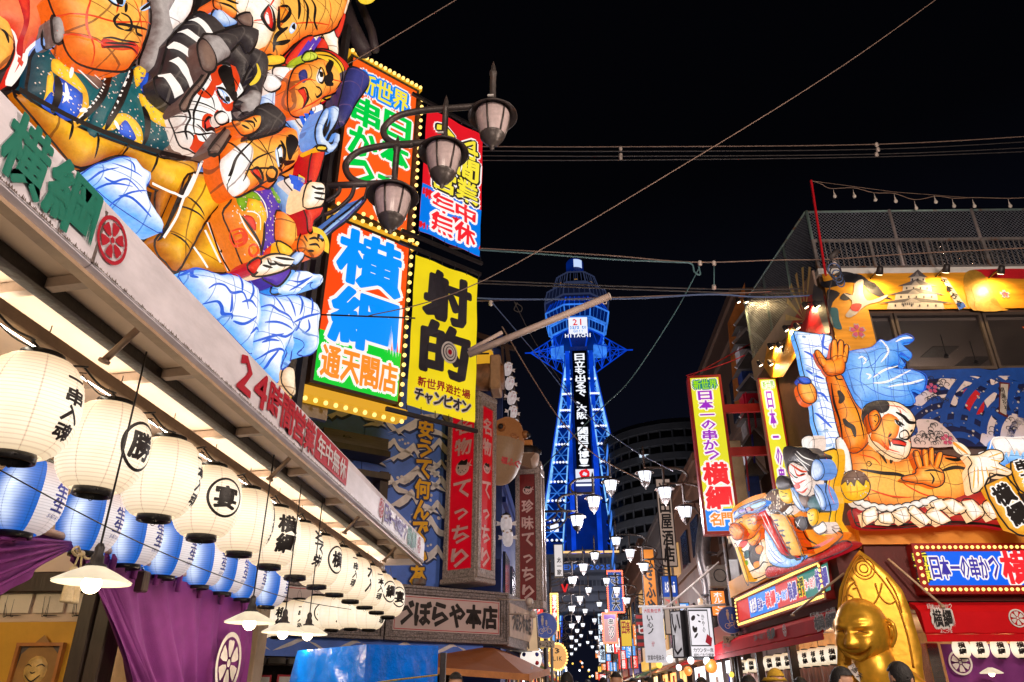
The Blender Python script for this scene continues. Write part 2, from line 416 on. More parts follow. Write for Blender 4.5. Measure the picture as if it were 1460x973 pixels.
# sign builder
BULB={}
def bulb_row(root,frame_pts,r=0.025,mat=None,name='bulb'):
 """light bulbs, each an object of its own, sharing one mesh"""
 key=(round(r,4),mat.name)
 for p in frame_pts:
  if key not in BULB:
   g=G();g.ball((0,0,0),r,8,6);BULB[key]=o=obj(name,g,mat,root);o.location=(p[0],-p[2],p[1])
  else:inst(BULB[key],root,(p[0],-p[2],p[1]),name)
def along(a,b,n):return[(a[0]+(b[0]-a[0])*(i+.5)/n,a[1]+(b[1]-a[1])*(i+.5)/n)for i in range(n)]
def signbox(name,label,frame,rect,depth,cab,face,border=0.04,h0=0.0,group=None,cat='sign',lip=0.02):
 """cabinet, raised frame bars and a lit face just inside them; returns root and the height of the face"""
 u0,v0,u1,v1=rect;root=thing(name,label,cat,frame.shifted(0,0,0),group)
 g=G();g.box(u0,-(h0+depth),v0,u1,-h0,v1,min(.012,depth/6));obj('cabinet',g,cab,root)
 hf=h0+depth;b=border
 g=G();g.box(u0+b*.6,-(hf+.006),v0+b*.6,u1-b*.6,-(hf-.004),v1-b*.6);obj('face',g,face,root)
 g=G()
 if border:
  g.box(u0-.002,-(hf+lip),v0-.002,u0+b,-(hf-.003),v1+.002);g.box(u1-b,-(hf+lip),v0-.002,u1+.002,-(hf-.003),v1+.002)
  g.box(u0+b+.001,-(hf+lip-.002),v0-.002,u1-b-.001,-(hf-.003),v0+b);g.box(u0+b+.001,-(hf+lip-.002),v1-b,u1-b-.001,-(hf-.003),v1+.002)
  obj('rim',g,cab,root)
 return root,hf+.006
def write(root,text,rect,mat,h,off=.03,outline=None,ow=.02,outline2=None,ow2=.04,vertical=False,slant=0,name='lettering',**kw):
 if outline2:obj('lettering_border',letters(text,rect,off,ow2,vertical,h+.003,slant=slant,**kw),outline2,root)
 if outline:obj('lettering_outline',letters(text,rect,off,ow,vertical,h+.007,slant=slant,**kw),outline,root)
 return obj(name,letters(text,rect,off,0,vertical,h+.012,slant=slant,**kw),mat,root)
# palette
def srgb(r,g,b):return tuple(((c/255+.055)/1.055)**2.4 if c/255>.04045 else c/255/12.92 for c in(r,g,b))
asphalt=pm('asphalt',(.05,.05,.052),.8,scale=3,bump=.4,bscale=60)
steel_dark=pm('dark_steel',(.035,.03,.032),.45,.3,.4,9)
steel_grey=pm('grey_steel',(.22,.2,.2),.5,.3,.3,7,rust=(.18,.08,.04))
lamp_iron=pm('lamp_iron',(.10,.085,.08),.42,.35,.35,9,rust=(.14,.07,.045))
black_paint=pm('black_paint',(.012,.011,.012),.35)
white_paint=pm('white_paint',(.72,.7,.68),.5,var=.15)
fascia_mat=pm('awning_fascia',(.86,.82,.90),.45,var=.22,scale=2.2,bump=.1,stretch=(1,1,3))
soffit_mat=pm('soffit',(.78,.60,.46),.6,var=.15,scale=1.5)
grime=pm('edge_grime',(.16,.12,.11),.8,var=.6,scale=30)
tan_steel=pm('tan_steel',(.50,.34,.22),.45,.1)
wood_dark=pm('dark_wood',(.05,.028,.018),.5,var=.4,scale=12,stretch=(1,1,.15))
wall_dark=pm('dark_wall',(.05,.045,.05),.7)
wall_beige=pm('beige_wall',(.32,.25,.2),.75,var=.3,scale=2)
red_paint=pm('red_paint',(.45,.012,.012),.4,var=.2)
rope_mat=pm('cream_cord',(.75,.6,.36),.8,scale=30)
brass=pm('brass',(.6,.38,.12),.3,.9)
def lantern_paper(name,col,hot,strength,rim,side=None):
 m,nt,b=_new(name);L=nt.links.new;N=nt.nodes.new
 tc=N('ShaderNodeTexCoord');sx=N('ShaderNodeSeparateXYZ');L(tc.outputs['Object'],sx.inputs[0])
 def mth(op,a,b_,c=None):
  q=N('ShaderNodeMath');q.operation=op
  for i,v in enumerate((a,b_,c)):
   if v is None:continue
   if isinstance(v,(int,float)):q.inputs[i].default_value=v
   else:L(v,q.inputs[i])
  return q.outputs[0]
 rib=mth('LESS_THAN',mth('FRACT',mth('MULTIPLY',sx.outputs['Z'],56),None),.30)
 ang=mth('FRACT',mth('MULTIPLY',mth('ARCTAN2',sx.outputs['Y'],sx.outputs['X']),8/6.28318),None);seam=mth('LESS_THAN',ang,.045)
 z=mth('ABSOLUTE',mth('ADD',sx.outputs['Z'],.02),None);glow=mth('SUBTRACT',1,mth('POWER',mth('MULTIPLY',z,4.6),2.2))
 no=N('ShaderNodeTexNoise');no.inputs['Scale'].default_value=7;L(tc.outputs['Object'],no.inputs['Vector'])
 if side is not None:
  cs=mth('COSINE',mth('SUBTRACT',mth('ARCTAN2',sx.outputs['Y'],sx.outputs['X']),R(side)),None);glow=mth('MULTIPLY',glow,mth('POWER',mth('MAXIMUM',cs,0),16))
 cr=N('ShaderNodeMix');cr.data_type='RGBA';L(mth('MULTIPLY',mth('MAXIMUM',glow,0),mth('ADD',no.outputs['Fac'],.25)),cr.inputs[0]);cr.inputs[6].default_value=(*col,1);cr.inputs[7].default_value=(*hot,1)
 st=mth('MULTIPLY',mth('SUBTRACT',1,mth('ADD',mth('MULTIPLY',rib,.24),mth('MULTIPLY',seam,.30))),mth('MULTIPLY_ADD',mth('MAXIMUM',glow,0),strength*(1-rim),strength*rim))
 L(cr.outputs[2],b.inputs['Emission Color']);L(st,b.inputs['Emission Strength']);b.inputs['Base Color'].default_value=(*[c*.3 for c in col],1);b.inputs['Roughness'].default_value=.6
 m.cycles.emission_sampling='FRONT';return m
paper=lantern_paper('lantern_paper',(1.0,.74,.46),(1.0,.93,.78),1.14,.70)
paper_blue=lantern_paper('blue_lantern_paper',(.006,.13,.60),(1.3,1.4,1.45),1.0,.85,-84)
paper_white=lantern_paper('white_lantern_paper',(.72,.58,.58),(.95,.90,.92),.85,.6)
ink=pm('ink',(.012,.008,.008),.5,var=.1,bump=0)
ink_blue=pm('blue_ink',(.02,.03,.35),.5,var=.1,bump=0)
bulb_warm=em('warm_bulb',(1,.62,.22),4.0)
bulb_yel=em('yellow_bulb',(1,.66,.16),2.2)
bulb_glass=em('pendant_bulb',(1,.80,.50),14,True)
led=em('led_strip',(1,.86,.66),15,True)
milk=em('milk_glass',(1,.86,.62),.75,False,.2,9)
# ground
g=G();g.box(-300,-60,-.3,300,600,0)
obj('ground',g,pm('ground_asphalt',(.045,.045,.048),.75,scale=1.2,bump=.3,bscale=20),None)['kind']='structure'
g=G();g.box(-1.2,-20,-.1,4.3,130,.004)
obj('road',g,pm('street_paving',(.09,.085,.08),.6,scale=2.5,bump=.3,bscale=25),None)['kind']='structure'
# skewer restaurant on the left: building, awning
LW=Frame(-3.9,0,0,90)
LFa=Frame(-1.9,0,0,90)
b=thing('restaurant_building','skewer restaurant on the left with dark upper wall and ochre shopfront under the awning','building')
g=G();g.box(-8,1.2,3.5,-3.95,9.7,14.5);obj('wall',g,wall_dark,b)
corr=pm('corrugated_sheet',(.11,.10,.11),.5,.3)
for k in range(26):
 g=G();y0=3.0+k*.26;g.box(-3.948,y0,3.6,-3.92,y0+.13,13.5);obj('rib',g,corr,b)
ochre=pm('ochre_plaster',(.80,.42,.035),.6,var=.15,scale=2.5)
KY=5.2;kx1=on_y(113,887,KY)[0];kz=on_y(60,887,KY)[2];kz2=on_y(60,847,KY)[2]
g=G();g.box(-9,KY,0,kx1,KY+.1,kz);obj('shopfront_wall',g,ochre,b)
g=G();g.box(-9,KY+.01,kz+.002,kx1+.3,KY+.12,3.3);obj('upper_shopfront',g,soffit_mat,b)
g=G();g.box(-9,KY-.08,kz2,kx1+.45,KY+.0,kz2+.14,.01);obj('lintel',g,wood_dark,b)
for q in(.002,.13):g=G();g.box(kx1+q,KY-.04,0,kx1+q+.11,KY+.14,kz2-.002,.01);obj('post',g,wood_dark,b)
g=G();g.box(-8,5.29,0,-4.6,9.6,2.03);obj('inner_wall',g,pm('inner_wall',(.5,.33,.16),.6),b)
g=G();g.box(-4.5,9.3,0,-3.75,9.6,3.2,.01);obj('corner_post',g,wall_beige,b)
aw=thing('awning','long white box awning with green and red lettering over the lantern row','awning')
g=G();prof=[(-1.93,3.09),(-1.885,3.12),(-1.88,3.36),(-1.90,3.43),(-1.95,3.47),(-2.1,3.48),(-3.9,3.62),(-3.9,3.55),(-2.0,3.40),(-1.96,3.2)]
joints=[-1.5,2.42,5.0,7.5,9.86]
for i in range(len(joints)-1):
 g=G();a,c=joints[i]+.004,joints[i+1]-.004;n=len(prof)
 g.add([(x,a,z)for x,z in prof]+[(x,c,z)for x,z in prof],[(k,(k+1)%n,n+(k+1)%n,n+k)for k in range(n)]+[tuple(range(n))[::-1],tuple(range(n,2*n))])
 obj('fascia_panel',g,fascia_mat,aw)
for i in range(1,len(joints)-1):
 g=G();g.box(-1.888,joints[i]-.006,3.13,-1.8785,joints[i]+.006,3.38);obj('joint_seal',g,grime,aw)
g=G();g.box(-1.952,-1.5,3.078,-1.897,9.86,3.096);obj('drip_edge',g,tan_steel,aw)
g=G();y=1.5
while y<9.8:
 w=rnd.uniform(.006,.02);hgt=rnd.uniform(.006,.022)*rnd.choice((.5,1,1));g.add([(-1.8775-(0 if hgt<.03 else 0),y,3.128),(-1.8775,y+w,3.128),(-1.8775,y+w*.5,3.128+hgt)],[(0,1,2)])
 y+=w*.8
o=obj('drip_stain',g,grime,aw);o['kind']='stuff'
g=G();y=1.5
while y<9.8:
 w=rnd.uniform(.01,.03);g.add([(-1.885,y,3.12),(-1.885,y+w,3.12),(-1.876,y+w,3.127),(-1.876,y,3.127)],[(0,1,2,3)]);y+=w
g=G();g.box(-3.9,-1.5,3.22,-1.96,9.86,3.26);obj('soffit',g,soffit_mat,aw)
g=G();g.box(-3.9,9.80,3.09,-1.95,9.86,3.46);obj('end_panel',g,fascia_mat,aw)
for y in np.arange(.6,9.8,1.02):
 g=G();g.bar((-1.97,y,3.19),(-3.88,y+.25,3.17),.05,.05);obj('cross_beam',g,pm('beam_paint',(.5,.38,.3),.5),aw)
g=G();g.box(-2.34,-1,3.16,-2.25,9.7,3.215);obj('track',g,black_paint,aw)
g=G();g.box(-2.27,-1,3.15,-2.245,9.7,3.16);obj('track_lip',g,steel_dark,aw)
g=G();g.box(-2.47,-1,3.03,-2.40,9.9,3.10,.006);obj('lantern_rail',g,tan_steel,aw)
g=G();g.box(-2.53,-1,3.06,-2.485,9.9,3.085);obj('light_strip',g,led,aw)
for y in(3.05,5.2,7.2,8.9):
 g=G();g.tube([(-2.0,y,3.2),(-2.18,y+.02,3.0)],.017,8);g.tube([(-2.18,y+.02,3.0),(-2.185,y+.02,2.985)],.028,8);obj('stay_rod',g,pm('stay_paint',(.42,.3,.22),.4,.3),aw)
for y in np.arange(.9,9.7,.66):
 g=G();pts=[(-2.38,y-.33,3.03),(-2.36,y-.2,2.98),(-2.37,y-.05,3.0),(-2.42,y,3.02),(-2.37,y+.12,2.96),(-2.36,y+.33,3.03)]
 g.tube(crom(pts,4,False),.006,5);g.tube(crom([(p[0]-.02,p[1]+.03,p[2]-.02+rnd.uniform(-.01,.01))for p in pts],4,False),.004,4);obj('cable',g,black_paint,aw)
def fas(px):return on_x(px,191+.99*px,-1.88)[1]
grn=pm('green_vinyl',(.0,.20,.135),.5,var=.1,bump=0);redv=pm('red_vinyl',(.50,.0,.02),.5,var=.1,bump=0);purv=pm('purple_vinyl',(.10,.04,.35),.5,var=.1,bump=0);whv=pm('white_vinyl',(.75,.7,.72),.5,var=.05,bump=0)
LV=Frame(-1.8765,0,0,90)
def fl(text,p0,p1,v0,v1,mat,off=.05,dv=0):
 obj('lettering',letters(text,(fas(p0),v0,fas(p1),v1),off,h=.0+dv),mat,aw).matrix_world=LV.m
fl('横',4,66,3.145,3.43,grn,.07);fl('綱',66,136,3.14,3.43,grn,.07)
g=G();c0=fas(158);wheel_crest(g,c0,3.285,.105,.001);obj('crest',g,redv,aw).matrix_world=LV.m
fl('24時間営業',338,448,3.155,3.41,redv,.06)
g=G();flat(g,[(fas(449),3.17),(fas(494),3.17),(fas(494),3.40),(fas(449),3.40)],.0);obj('red_field',g,redv,aw).matrix_world=LV.m
fl('年中無休',451,492,3.19,3.38,whv,.03,.003)
for c in(543,597):
 g=G();wheel_crest(g,fas(c),3.275,.10,.001);obj('crest',g,redv,aw).matrix_world=LV.m
fl('日本一の串かつ',548,579,3.17,3.37,purv,.08);fl('横綱',580,593,3.15,3.39,grn,.08)
for o in[q for q in bpy.data.objects if q.parent==aw and q.name.split('.')[0]in('lettering','crest','red_field')]:o.data.update()
# lanterns
def lan_r(z,r=.218,h=.465):
 k=abs(z)/(h/2);return r*(0.40+0.60*math.sqrt(max(0,1-k**2.1)))
def lantern_meshes(r=.218,h=.465,ribs=23,n=22):
 def prof(z0,z1):
  P=[]
  for i in range(ribs*2+1):
   z=z0+(z1-z0)*i/(ribs*2);P.append((lan_r(z,r,h)+(.0035 if i%2 else-.001),z))
  return P
 return prof(-h/2+.005,h/2-.005)
PROF=lantern_meshes()
def sector(g,prof,a0,a1,n,c=(0,0,0)):
 vs=[]
 for r,z in prof:
  for k in range(n+1):
   a=R(a0+(a1-a0)*k/n);vs.append((r*math.cos(a)+c[0],r*math.sin(a)+c[1],z+c[2]))
 m=n+1;return g.add(vs,[(i*m+k,i*m+k+1,(i+1)*m+k+1,(i+1)*m+k)for i in range(len(prof)-1)for k in range(n)],True)
CAP=[(.075,0),(.093,0),(.096,.012),(.096,.04),(.088,.043),(.08,.04),(.078,.004)]
def lantern_proto(kind):
 r_={}
 g=G();
 if kind=='cream':sector(g,PROF,0,360,26);r_['paper']=(g,paper)
 else:
  sector(g,PROF,-36,62,9);r_['paper']=(g,paper_white)
  g=G();sector(g,PROF,62,324,20);r_['coloured_panel']=(g,paper_blue)
 g=G();g.lathe([(a,z+.217)for a,z in CAP],20,capb=False)
 r_['top_ring']=(g,black_paint)
 g=G();g.lathe([(a,-z-.217)for a,z in CAP],20,capb=False);g.lathe([(.001,-.222),(.085,-.222),(.085,-.227),(.001,-.228)],16,capb=False)
 for k in range(3):g.ball((.097*math.cos(k*2.1-.8),.097*math.sin(k*2.1-.8),-.239),.006,6,4)
 r_['bottom_ring']=(g,black_paint)
 g=G();g.tube(crom([(0,-.09,.24),(0,-.075,.32),(0,0,.37),(0,.075,.32),(0,.09,.24)],5,False),.0025,5);g.tube([(0,0,.37),(0,0,.41)],.003,5);r_['wire_handle']=(g,steel_grey)
 g=G();g.lathe([(.012,0),(.014,0)],8);r=[(.014*math.cos(a),0,-.268+.014*math.sin(a))for a in np.linspace(0,6.28,10)[:-1]];g=G();g.tube(r,.002,4,True);r_['bottom_hook']=(g,steel_dark)
 return{k:obj(k,gg,m)for k,(gg,m)in r_.items()}
_proto={}
seams=em('lantern_seam',(.9,.55,.25),.9)
def lantern(kind,x,y,z,label,group,text=None,az=0,style='v',s=1.0,rz=0):
 t=thing('paper_lantern',label,'lantern',loc=(x,y,z),group=group);t.scale=(s,s,s);t.rotation_euler=(rnd.uniform(-.03,.03),rnd.uniform(-.03,.03),0)
 if kind not in _proto:
  _proto[kind]=lantern_proto(kind)
  for o in _proto[kind].values():o.parent=t
 else:
  for k,o in _proto[kind].items():inst(o,t,name=k)
 if text:
  fm=lambda u,v,h:((lan_r(v)+.006+h)*math.cos(R(az)+u/.2),(lan_r(v)+.006+h)*math.sin(R(az)+u/.2),v)
  g0=G();idm=lambda u,v,h:(u,0,v)
  if style=='v':letters(text,(-.055,-.165,.055,.165),.07,vertical=True,g=g0,fmap=idm)
  elif style=='wide':letters(text,(-.085,-.155,.085,.155),.075,vertical=True,g=g0,fmap=idm)
  elif style=='ring':
   letters(text,(-.08,-.08,.08,.08),.07,g=g0,fmap=idm)
   a_,b_=disc(0,0,.122,.132,36),disc(0,0,.106,.116,36);g0.add([(p[0],0,p[1])for p in a_+b_],[(i,(i+1)%36,36+(i+1)%36,36+i)for i in range(36)])
  elif style=='biru':
   letters(text,(-.06,-.09,.06,.10),.06,vertical=True,g=g0,fmap=idm);letters('SUNTORY',(-.055,-.135,.055,-.108),.03,g=g0,fmap=idm)
  g1=seg_poly(g0,.02);g2=G();g2.add([fm(v[0],v[2],.0)for v in g1.v],g1.f)
  obj('lettering',g2,ink if kind=='cream' else ink_blue,t)
 return t
rowA=[('一串入魂',0,'v'),('勝',-4,'ring'),('一本入魂',12,'v'),('宴',-32,'ring'),('満員御礼',18,'v'),('横綱',-38,'wide'),('とて栄',-8,'wide'),('横',-16,'ring'),('一串入魂',-10,'v'),('大入',-4,'wide'),('一本入魂',-22,'v'),('綱',-28,'ring'),('宴',-34,'ring')]
desc=['first and largest cream lantern at the left edge reading 一串入魂','second cream lantern from the left with a ringed black emblem','third cream lantern from the left, lettering turned to its right edge','fourth cream lantern with 宴 inside a black ring','fifth cream lantern, between the ringed 宴 lantern and the 横綱 lantern','sixth cream lantern with large black 横綱 beside smaller script','seventh cream lantern just right of the one reading 横綱','eighth cream lantern with a ringed emblem on its right side','ninth cream lantern of the upper awning row','tenth cream lantern of the upper awning row','eleventh cream lantern, third from the far end','twelfth cream lantern, next to the far end of the row','thirteenth and smallest cream lantern at the far end, ringed mark']
for k,(tx,az,st)in enumerate(rowA):
 lantern('cream',-2.42,2.97+.612*k,2.73,desc[k],'cream lanterns in the upper row under the awning',tx,az,st)
lantern('cream',-2.42,2.98-.663,2.73,'cream lantern outside the left edge nearest the viewer','cream lanterns in the upper row under the awning','一串入魂',0)
lantern('cream',-2.42,2.98-1.326,2.73,'cream lantern at the very start of the awning row, out of frame','cream lanterns in the upper row under the awning','一串入魂',0)
bl=[(-2,702),(43,700),(133,728),(192,757),(243,776),(289,796),(322,810),(350,822),(384,834)]
bdesc=['blue and white lantern cut by the left edge of the picture','largest blue lantern, below the first two cream lanterns','blue lantern behind the second cream lantern','blue lantern behind the hanging lamp cord and third cream lantern','fourth whole blue lantern, under the third cream lantern','fifth whole blue lantern, under the ringed 宴 lantern','sixth blue lantern just left of the fifth cream lantern foot','seventh blue lantern, second from the far end','smallest blue lantern at the far end of its row']
for k,(px,py)in enumerate(bl):
 y=3.12+(k)*.63 if k else 3.12
 p=on_x(px,py,-2.95);lantern('blue',-2.95,p[1]if k else 3.2,2.53,bdesc[k],'blue and white lanterns of the inner row','生生',4,'biru',.84)
g=G();g.tube([(-3.02,1,2.98),(-3.02,9.5,2.98)],.015,6);obj('inner_rail',g,tan_steel,aw)
g=G();pts=[(-2.72,2.4,2.62),(-2.72,4.6,2.43),(-2.72,7.2,2.40),(-2.72,9.6,2.52)];g.tube(crom(pts,6,False),.004,4);tag(obj('cord',g,black_paint),'thin black cord slung beneath the lantern rows','cord')
cl=[(372,886),(398,884),(424,880),(451,875),(476,873),(502,871),(528,872)]
cn=['leftmost','second','third','middle','fifth','sixth','rightmost']
for k,(px,py)in enumerate(cl):
 y=10.6+.12*(6-k);p=on_y(px,py,y)
 lantern('cream',p[0],y,p[2],cn[k]+' lantern of the low row crossing behind the hanging lamps','cream lanterns of the low side row',('宴','横綱','一串入魂','横','大入','綱','一本入魂')[k],-70+8*k,('ring','wide','v','ring','wide','ring','v')[k])
# hanging shop lamps
def pendant(px,py,label,x=-2.2,s=1.0):
 p=on_x(px,py,x);t=thing('pendant_lamp',label,'lamp',loc=p,group='hanging lamps with milk glass shades');t.scale=(s,s,s)
 g=G();g.lathe([(.168,-.03),(.165,-.026),(.10,.01),(.055,.03),(.03,.042),(.03,.05),(.058,.036),(.103,.015),(.17,-.022)],28,capb=False);obj('shade',g,milk,t)
 g=G();g.ball((0,0,-.035),.043,14,10);obj('bulb',g,bulb_glass,t)
 g=G();g.lathe([(.045,.042),(.048,.05),(.03,.06),(.028,.09),(.02,.10),(.022,.13),(.012,.15)],12);obj('socket',g,steel_dark,t)
 g=G();g.tube([(0,0,.15),(.0,.0,3.2-p[2])],.005,6);obj('cord',g,black_paint,t);light('bulb_light','POINT',(p[0],p[1],p[2]-.12),9,(1,.74,.45),.05)
pendant(133,822,'largest hanging lamp, in front of the purple curtain');pendant(357,882,'hanging lamp at the right edge of the purple curtain')
pendant(404,897,'left of the two hanging lamps side by side before the stone sign',s=.95);pendant(439,900,'right of the two hanging lamps side by side before the stone sign',s=.98)
for yy,zz in((3.3,2.4),(6.6,2.4)):light('shop_wall_fill','POINT',(-4.2,yy,zz),45,(1,.74,.42),.08)  # added lights without a lamp, brightening the ochre wall
# purple noren on its rail
NR=Frame(-3.0,0,0,90)
def cloth(top,bot,nu,nv,amp,folds,side=None,phase=0,sag=0):
 """cloth between a top and a bottom path of the frame, folds run down it"""
 T=np.array(crom(top,8,False));B=np.array(crom(bot,8,False))
 def samp(P,n):
  d=np.r_[0,np.cumsum(np.sqrt(((P[1:]-P[:-1])**2).sum(1)))];s=np.linspace(0,d[-1],n);return np.stack([np.interp(s,d,P[:,0]),np.interp(s,d,P[:,1])],1)
 T=samp(T,nu);B=samp(B,nu);g=G();vs=[]
 for j in range(nv):
  k=j/(nv-1)
  for i in range(nu):
   q=T[i]*(1-k)+B[i]*k;x=i/(nu-1)
   h=amp*(math.sin(x*folds*6.28+phase+1.2*math.sin(k*3))*.6+math.sin(x*folds*2.3*6.28+k*2.5+phase)*.25+math.sin(x*folds*.37*6.28+k*4)*.5)*(.25+.75*k)+sag*math.sin(math.pi*k)
   vs.append((q[0],-h,q[1]))
 g.add(vs,[(j*nu+i,j*nu+i+1,(j+1)*nu+i+1,(j+1)*nu+i)for j in range(nv-1)for i in range(nu-1)],True);return g
pur=pm('purple_cloth',(.19,.025,.20),.8,var=.15,scale=8,bump=.25,bscale=160)
P_=lambda*a:[NR.px(a[i],a[i+1])for i in range(0,len(a),2)]
t=thing('noren_rail','bamboo coloured rail carrying the purple curtains','curtain rail')
g=G();g.tube([(-3.0,2.2,2.40),(-3.0,7.25,2.415)],.022,10);obj('rail',g,pm('rail_wood',(.55,.36,.26),.4),t)
for y in(3.9,5.6,7.2):
 g=G();g.tube([(-3.0,y,2.41),(-3.3,y,2.5),(-3.9,y,2.5)],.01,6);obj('bracket',g,steel_dark,t)
cu=thing('noren_curtain','wide purple shop curtain with white wheel crest, swept to the left','curtain',NR)
g=cloth(P_(106,778,180,805,270,832,361,862),P_(196,1010,240,1030,300,1035,342,1040),90,34,.085,6);obj('cloth',g,pur,cu)
g=cloth(P_(100,776,122,786,133,796),P_(192,1008,215,1015,230,1018),26,30,.03,3,phase=1);o=obj('swept_edge',g,pur,cu);o.location=(0,-.045,0)
for k in range(8):
 px=128+k*31;q=NR.px(px,784+k*10.2);g=G()
 g.tube([(q[0]-.012,-.03,q[1]-.10),(q[0]-.012,-.032,q[1]+.02),(q[0]-.012,-.01,q[1]+.046),(q[0]-.012,.02,q[1]+.03),(q[0]-.012,.026,q[1]-.06)],.022,6)
 obj('loop',g,pur,cu)
wc=pm('crest_white',(.8,.74,.72),.7,bump=0)
g=G();c=NR.px(314,946);wheel_crest(g,c[0],c[1],.25,.075);obj('crest',g,wc,cu)
cu2=thing('noren_curtain','purple shop curtain at the left edge gathered up to a cream cord','curtain',NR)
g=cloth(P_(-60,735,0,748,50,760,98,768),P_(-60,880,0,852,50,812,92,782),60,22,.035,2.2);obj('cloth',g,pur,cu2)
g=G()
for k in range(5):g.tube([(NR.px(-20+2*k,838-18*k)[0],-.05,NR.px(-20,838-18*k)[1]),(NR.px(40,806-9*k)[0],-.06,NR.px(40,806-9*k)[1]),(NR.px(92,780)[0],-.05,NR.px(92,780-1.5*k)[1])],.010,6)
obj('gathered_fold',g,pur,cu2)
g=cloth(P_(92,768,110,772,124,780),P_(100,800,112,810,128,822),14,10,.02,1);obj('knot_end',g,pur,cu2)
ts=thing('tassel','cream rope tassel with bow knot tying up the purple curtain','tassel',NR)
kx,kz=NR.px(95,790);kx2,kz2=NR.px(82,852)
g=G()
for s_ in(-1,1):
 g.tube(crom([(kx,-.09,kz),(kx+s_*.06,-.10,kz+.03),(kx+s_*.10,-.10,kz),(kx+s_*.05,-.10,kz-.02),(kx,-.09,kz)],5,False),.008,6)
 g.tube(crom([(kx,-.07,kz),(kx+s_*.03,-.05,kz+.07),(kx+s_*.012,.0,kz+.12)],5,False),.007,6)
g.ball((kx,-.095,kz),.02,8,6);obj('bow',g,rope_mat,ts)
for q in(-.032,.028):
 g=G();g.tube([(kx+q*.4,-.09,kz),(kx+q,-.09,kz-.08)],.006,6);g.lathe([(.012,0),(.024,-.01),(.02,-.03),(.026,-.06),(.034,-.19),(.03,-.2)],14,(kx+q,-.09,kz-.08));obj('tassel_skirt',g,rope_mat,ts)
# signed boards and framed picture on the ochre wall
card=pm('autograph_card',(.85,.74,.58),.6,var=.06)
xs=[(-28,16),(-6,38),(42,94),(96,140)]
SB=Frame(0,KY,0,0)
for k,(a,c)in enumerate([(-45,-2),(0,48),(50,96),(98,140)]):
 q0=SB.px(a,868);q1=SB.px(c,868)
 t=thing('autograph_board',['autograph board cut off at the left edge of the picture','cream autograph board at the left, dated 2016.5','middle cream autograph board with tall signature','cream autograph board nearest the curtain'][k],'board',SB,'signed cream boards in a row above the ochre wall')
 g=G();g.box(q0[0],-.02,kz+.004,q1[0]-.02,0,kz2-.003);obj('card',g,card,t)
 g=G();rr=random.Random(k)
 for j in range(4):
  u=q0[0]+.03+rr.random()*(q1[0]-q0[0]-.16);v=kz+(kz2-kz)*(.3+.5*rr.random());pts=[(u,v)]
  for m_ in range(7):pts.append((pts[-1][0]+rr.uniform(-.005,.03),min(kz2-.02,max(kz+.02,v+rr.uniform(-.03,.04)))))
  pts=[(min(q1[0]-.05,p[0]),p[1])for p in pts]
  ribbon(pts,.006,base=.02,lift=.002,g=g)
 obj('signature',g,ink,t)
 if k==1:obj('date',letters('2016.5',(q0[0]+.06,kz+.015,q0[0]+.16,kz+.04),.02,h=.023),ink,t)
pf=Frame(0,KY-.01,0,0);r_=(pf.px(22,945)[0],1.0,pf.px(89,945)[0],pf.px(60,917)[1])
t=thing('framed_picture','framed picture of a laughing gold figure on the ochre wall','picture',pf)
u0,v0,u1,v1=r_
g=G();w=.022
g.box(u0,-.04,v1-w,u1,0,v1);g.box(u0,-.038,v0,u0+w,0,v1-w);g.box(u1-w,-.038,v0,u1,0,v1-w);obj('frame',g,pm('orange_wood',(.55,.2,.04),.4),t)
g=G();g.box(u0+w,-.012,v0,u1-w,0,v1-w);obj('print',g,pm('print_ground',(.12,.09,.08),.4,var=.5,scale=12),t)
cu_,cv_=(u0+u1)/2,v1-.17
gold_print=pm('gold_print',(.85,.52,.16),.4,var=.5,scale=14)
g=G();flat(g,[(cu_-.13,v0)]+[(cu_-.15,cv_-.05),(cu_-.13,cv_+.1),(cu_,cv_+.22),(cu_+.13,cv_+.1),(cu_+.15,cv_-.05)]+[(cu_+.13,v0)],.014);obj('printed_arch',g,pm('printed_arch',(.4,.2,.05),.5),t)
r1=Relief(disc(cu_,cv_,(u1-u0)*.25,(u1-u0)*.27,14),.015,.02,smooth=False);r2=Relief([(cu_-.12,v0),(cu_-.1,cv_-.12),(cu_,cv_-.08),(cu_+.1,cv_-.12),(cu_+.12,v0)],.015,.02,smooth=False)
obj('printed_figure',r1.mesh(),gold_print,t);obj('printed_figure',r2.mesh(),gold_print,t)
g=G()
for s_ in(-1,1):ribbon([(cu_+s_*.07,cv_+.02),(cu_+s_*.045,cv_+.035),(cu_+s_*.015,cv_+.02)],.007,on=[r1],g=g)
ribbon([(cu_-.055,cv_-.03),(cu_,cv_-.07),(cu_+.055,cv_-.03)],.009,on=[r1],g=g);ribbon([(cu_-.02,cv_-.01),(cu_,cv_-.02),(cu_+.02,cv_-.01)],.007,on=[r1],g=g)
obj('printed_face',g,ink,t)
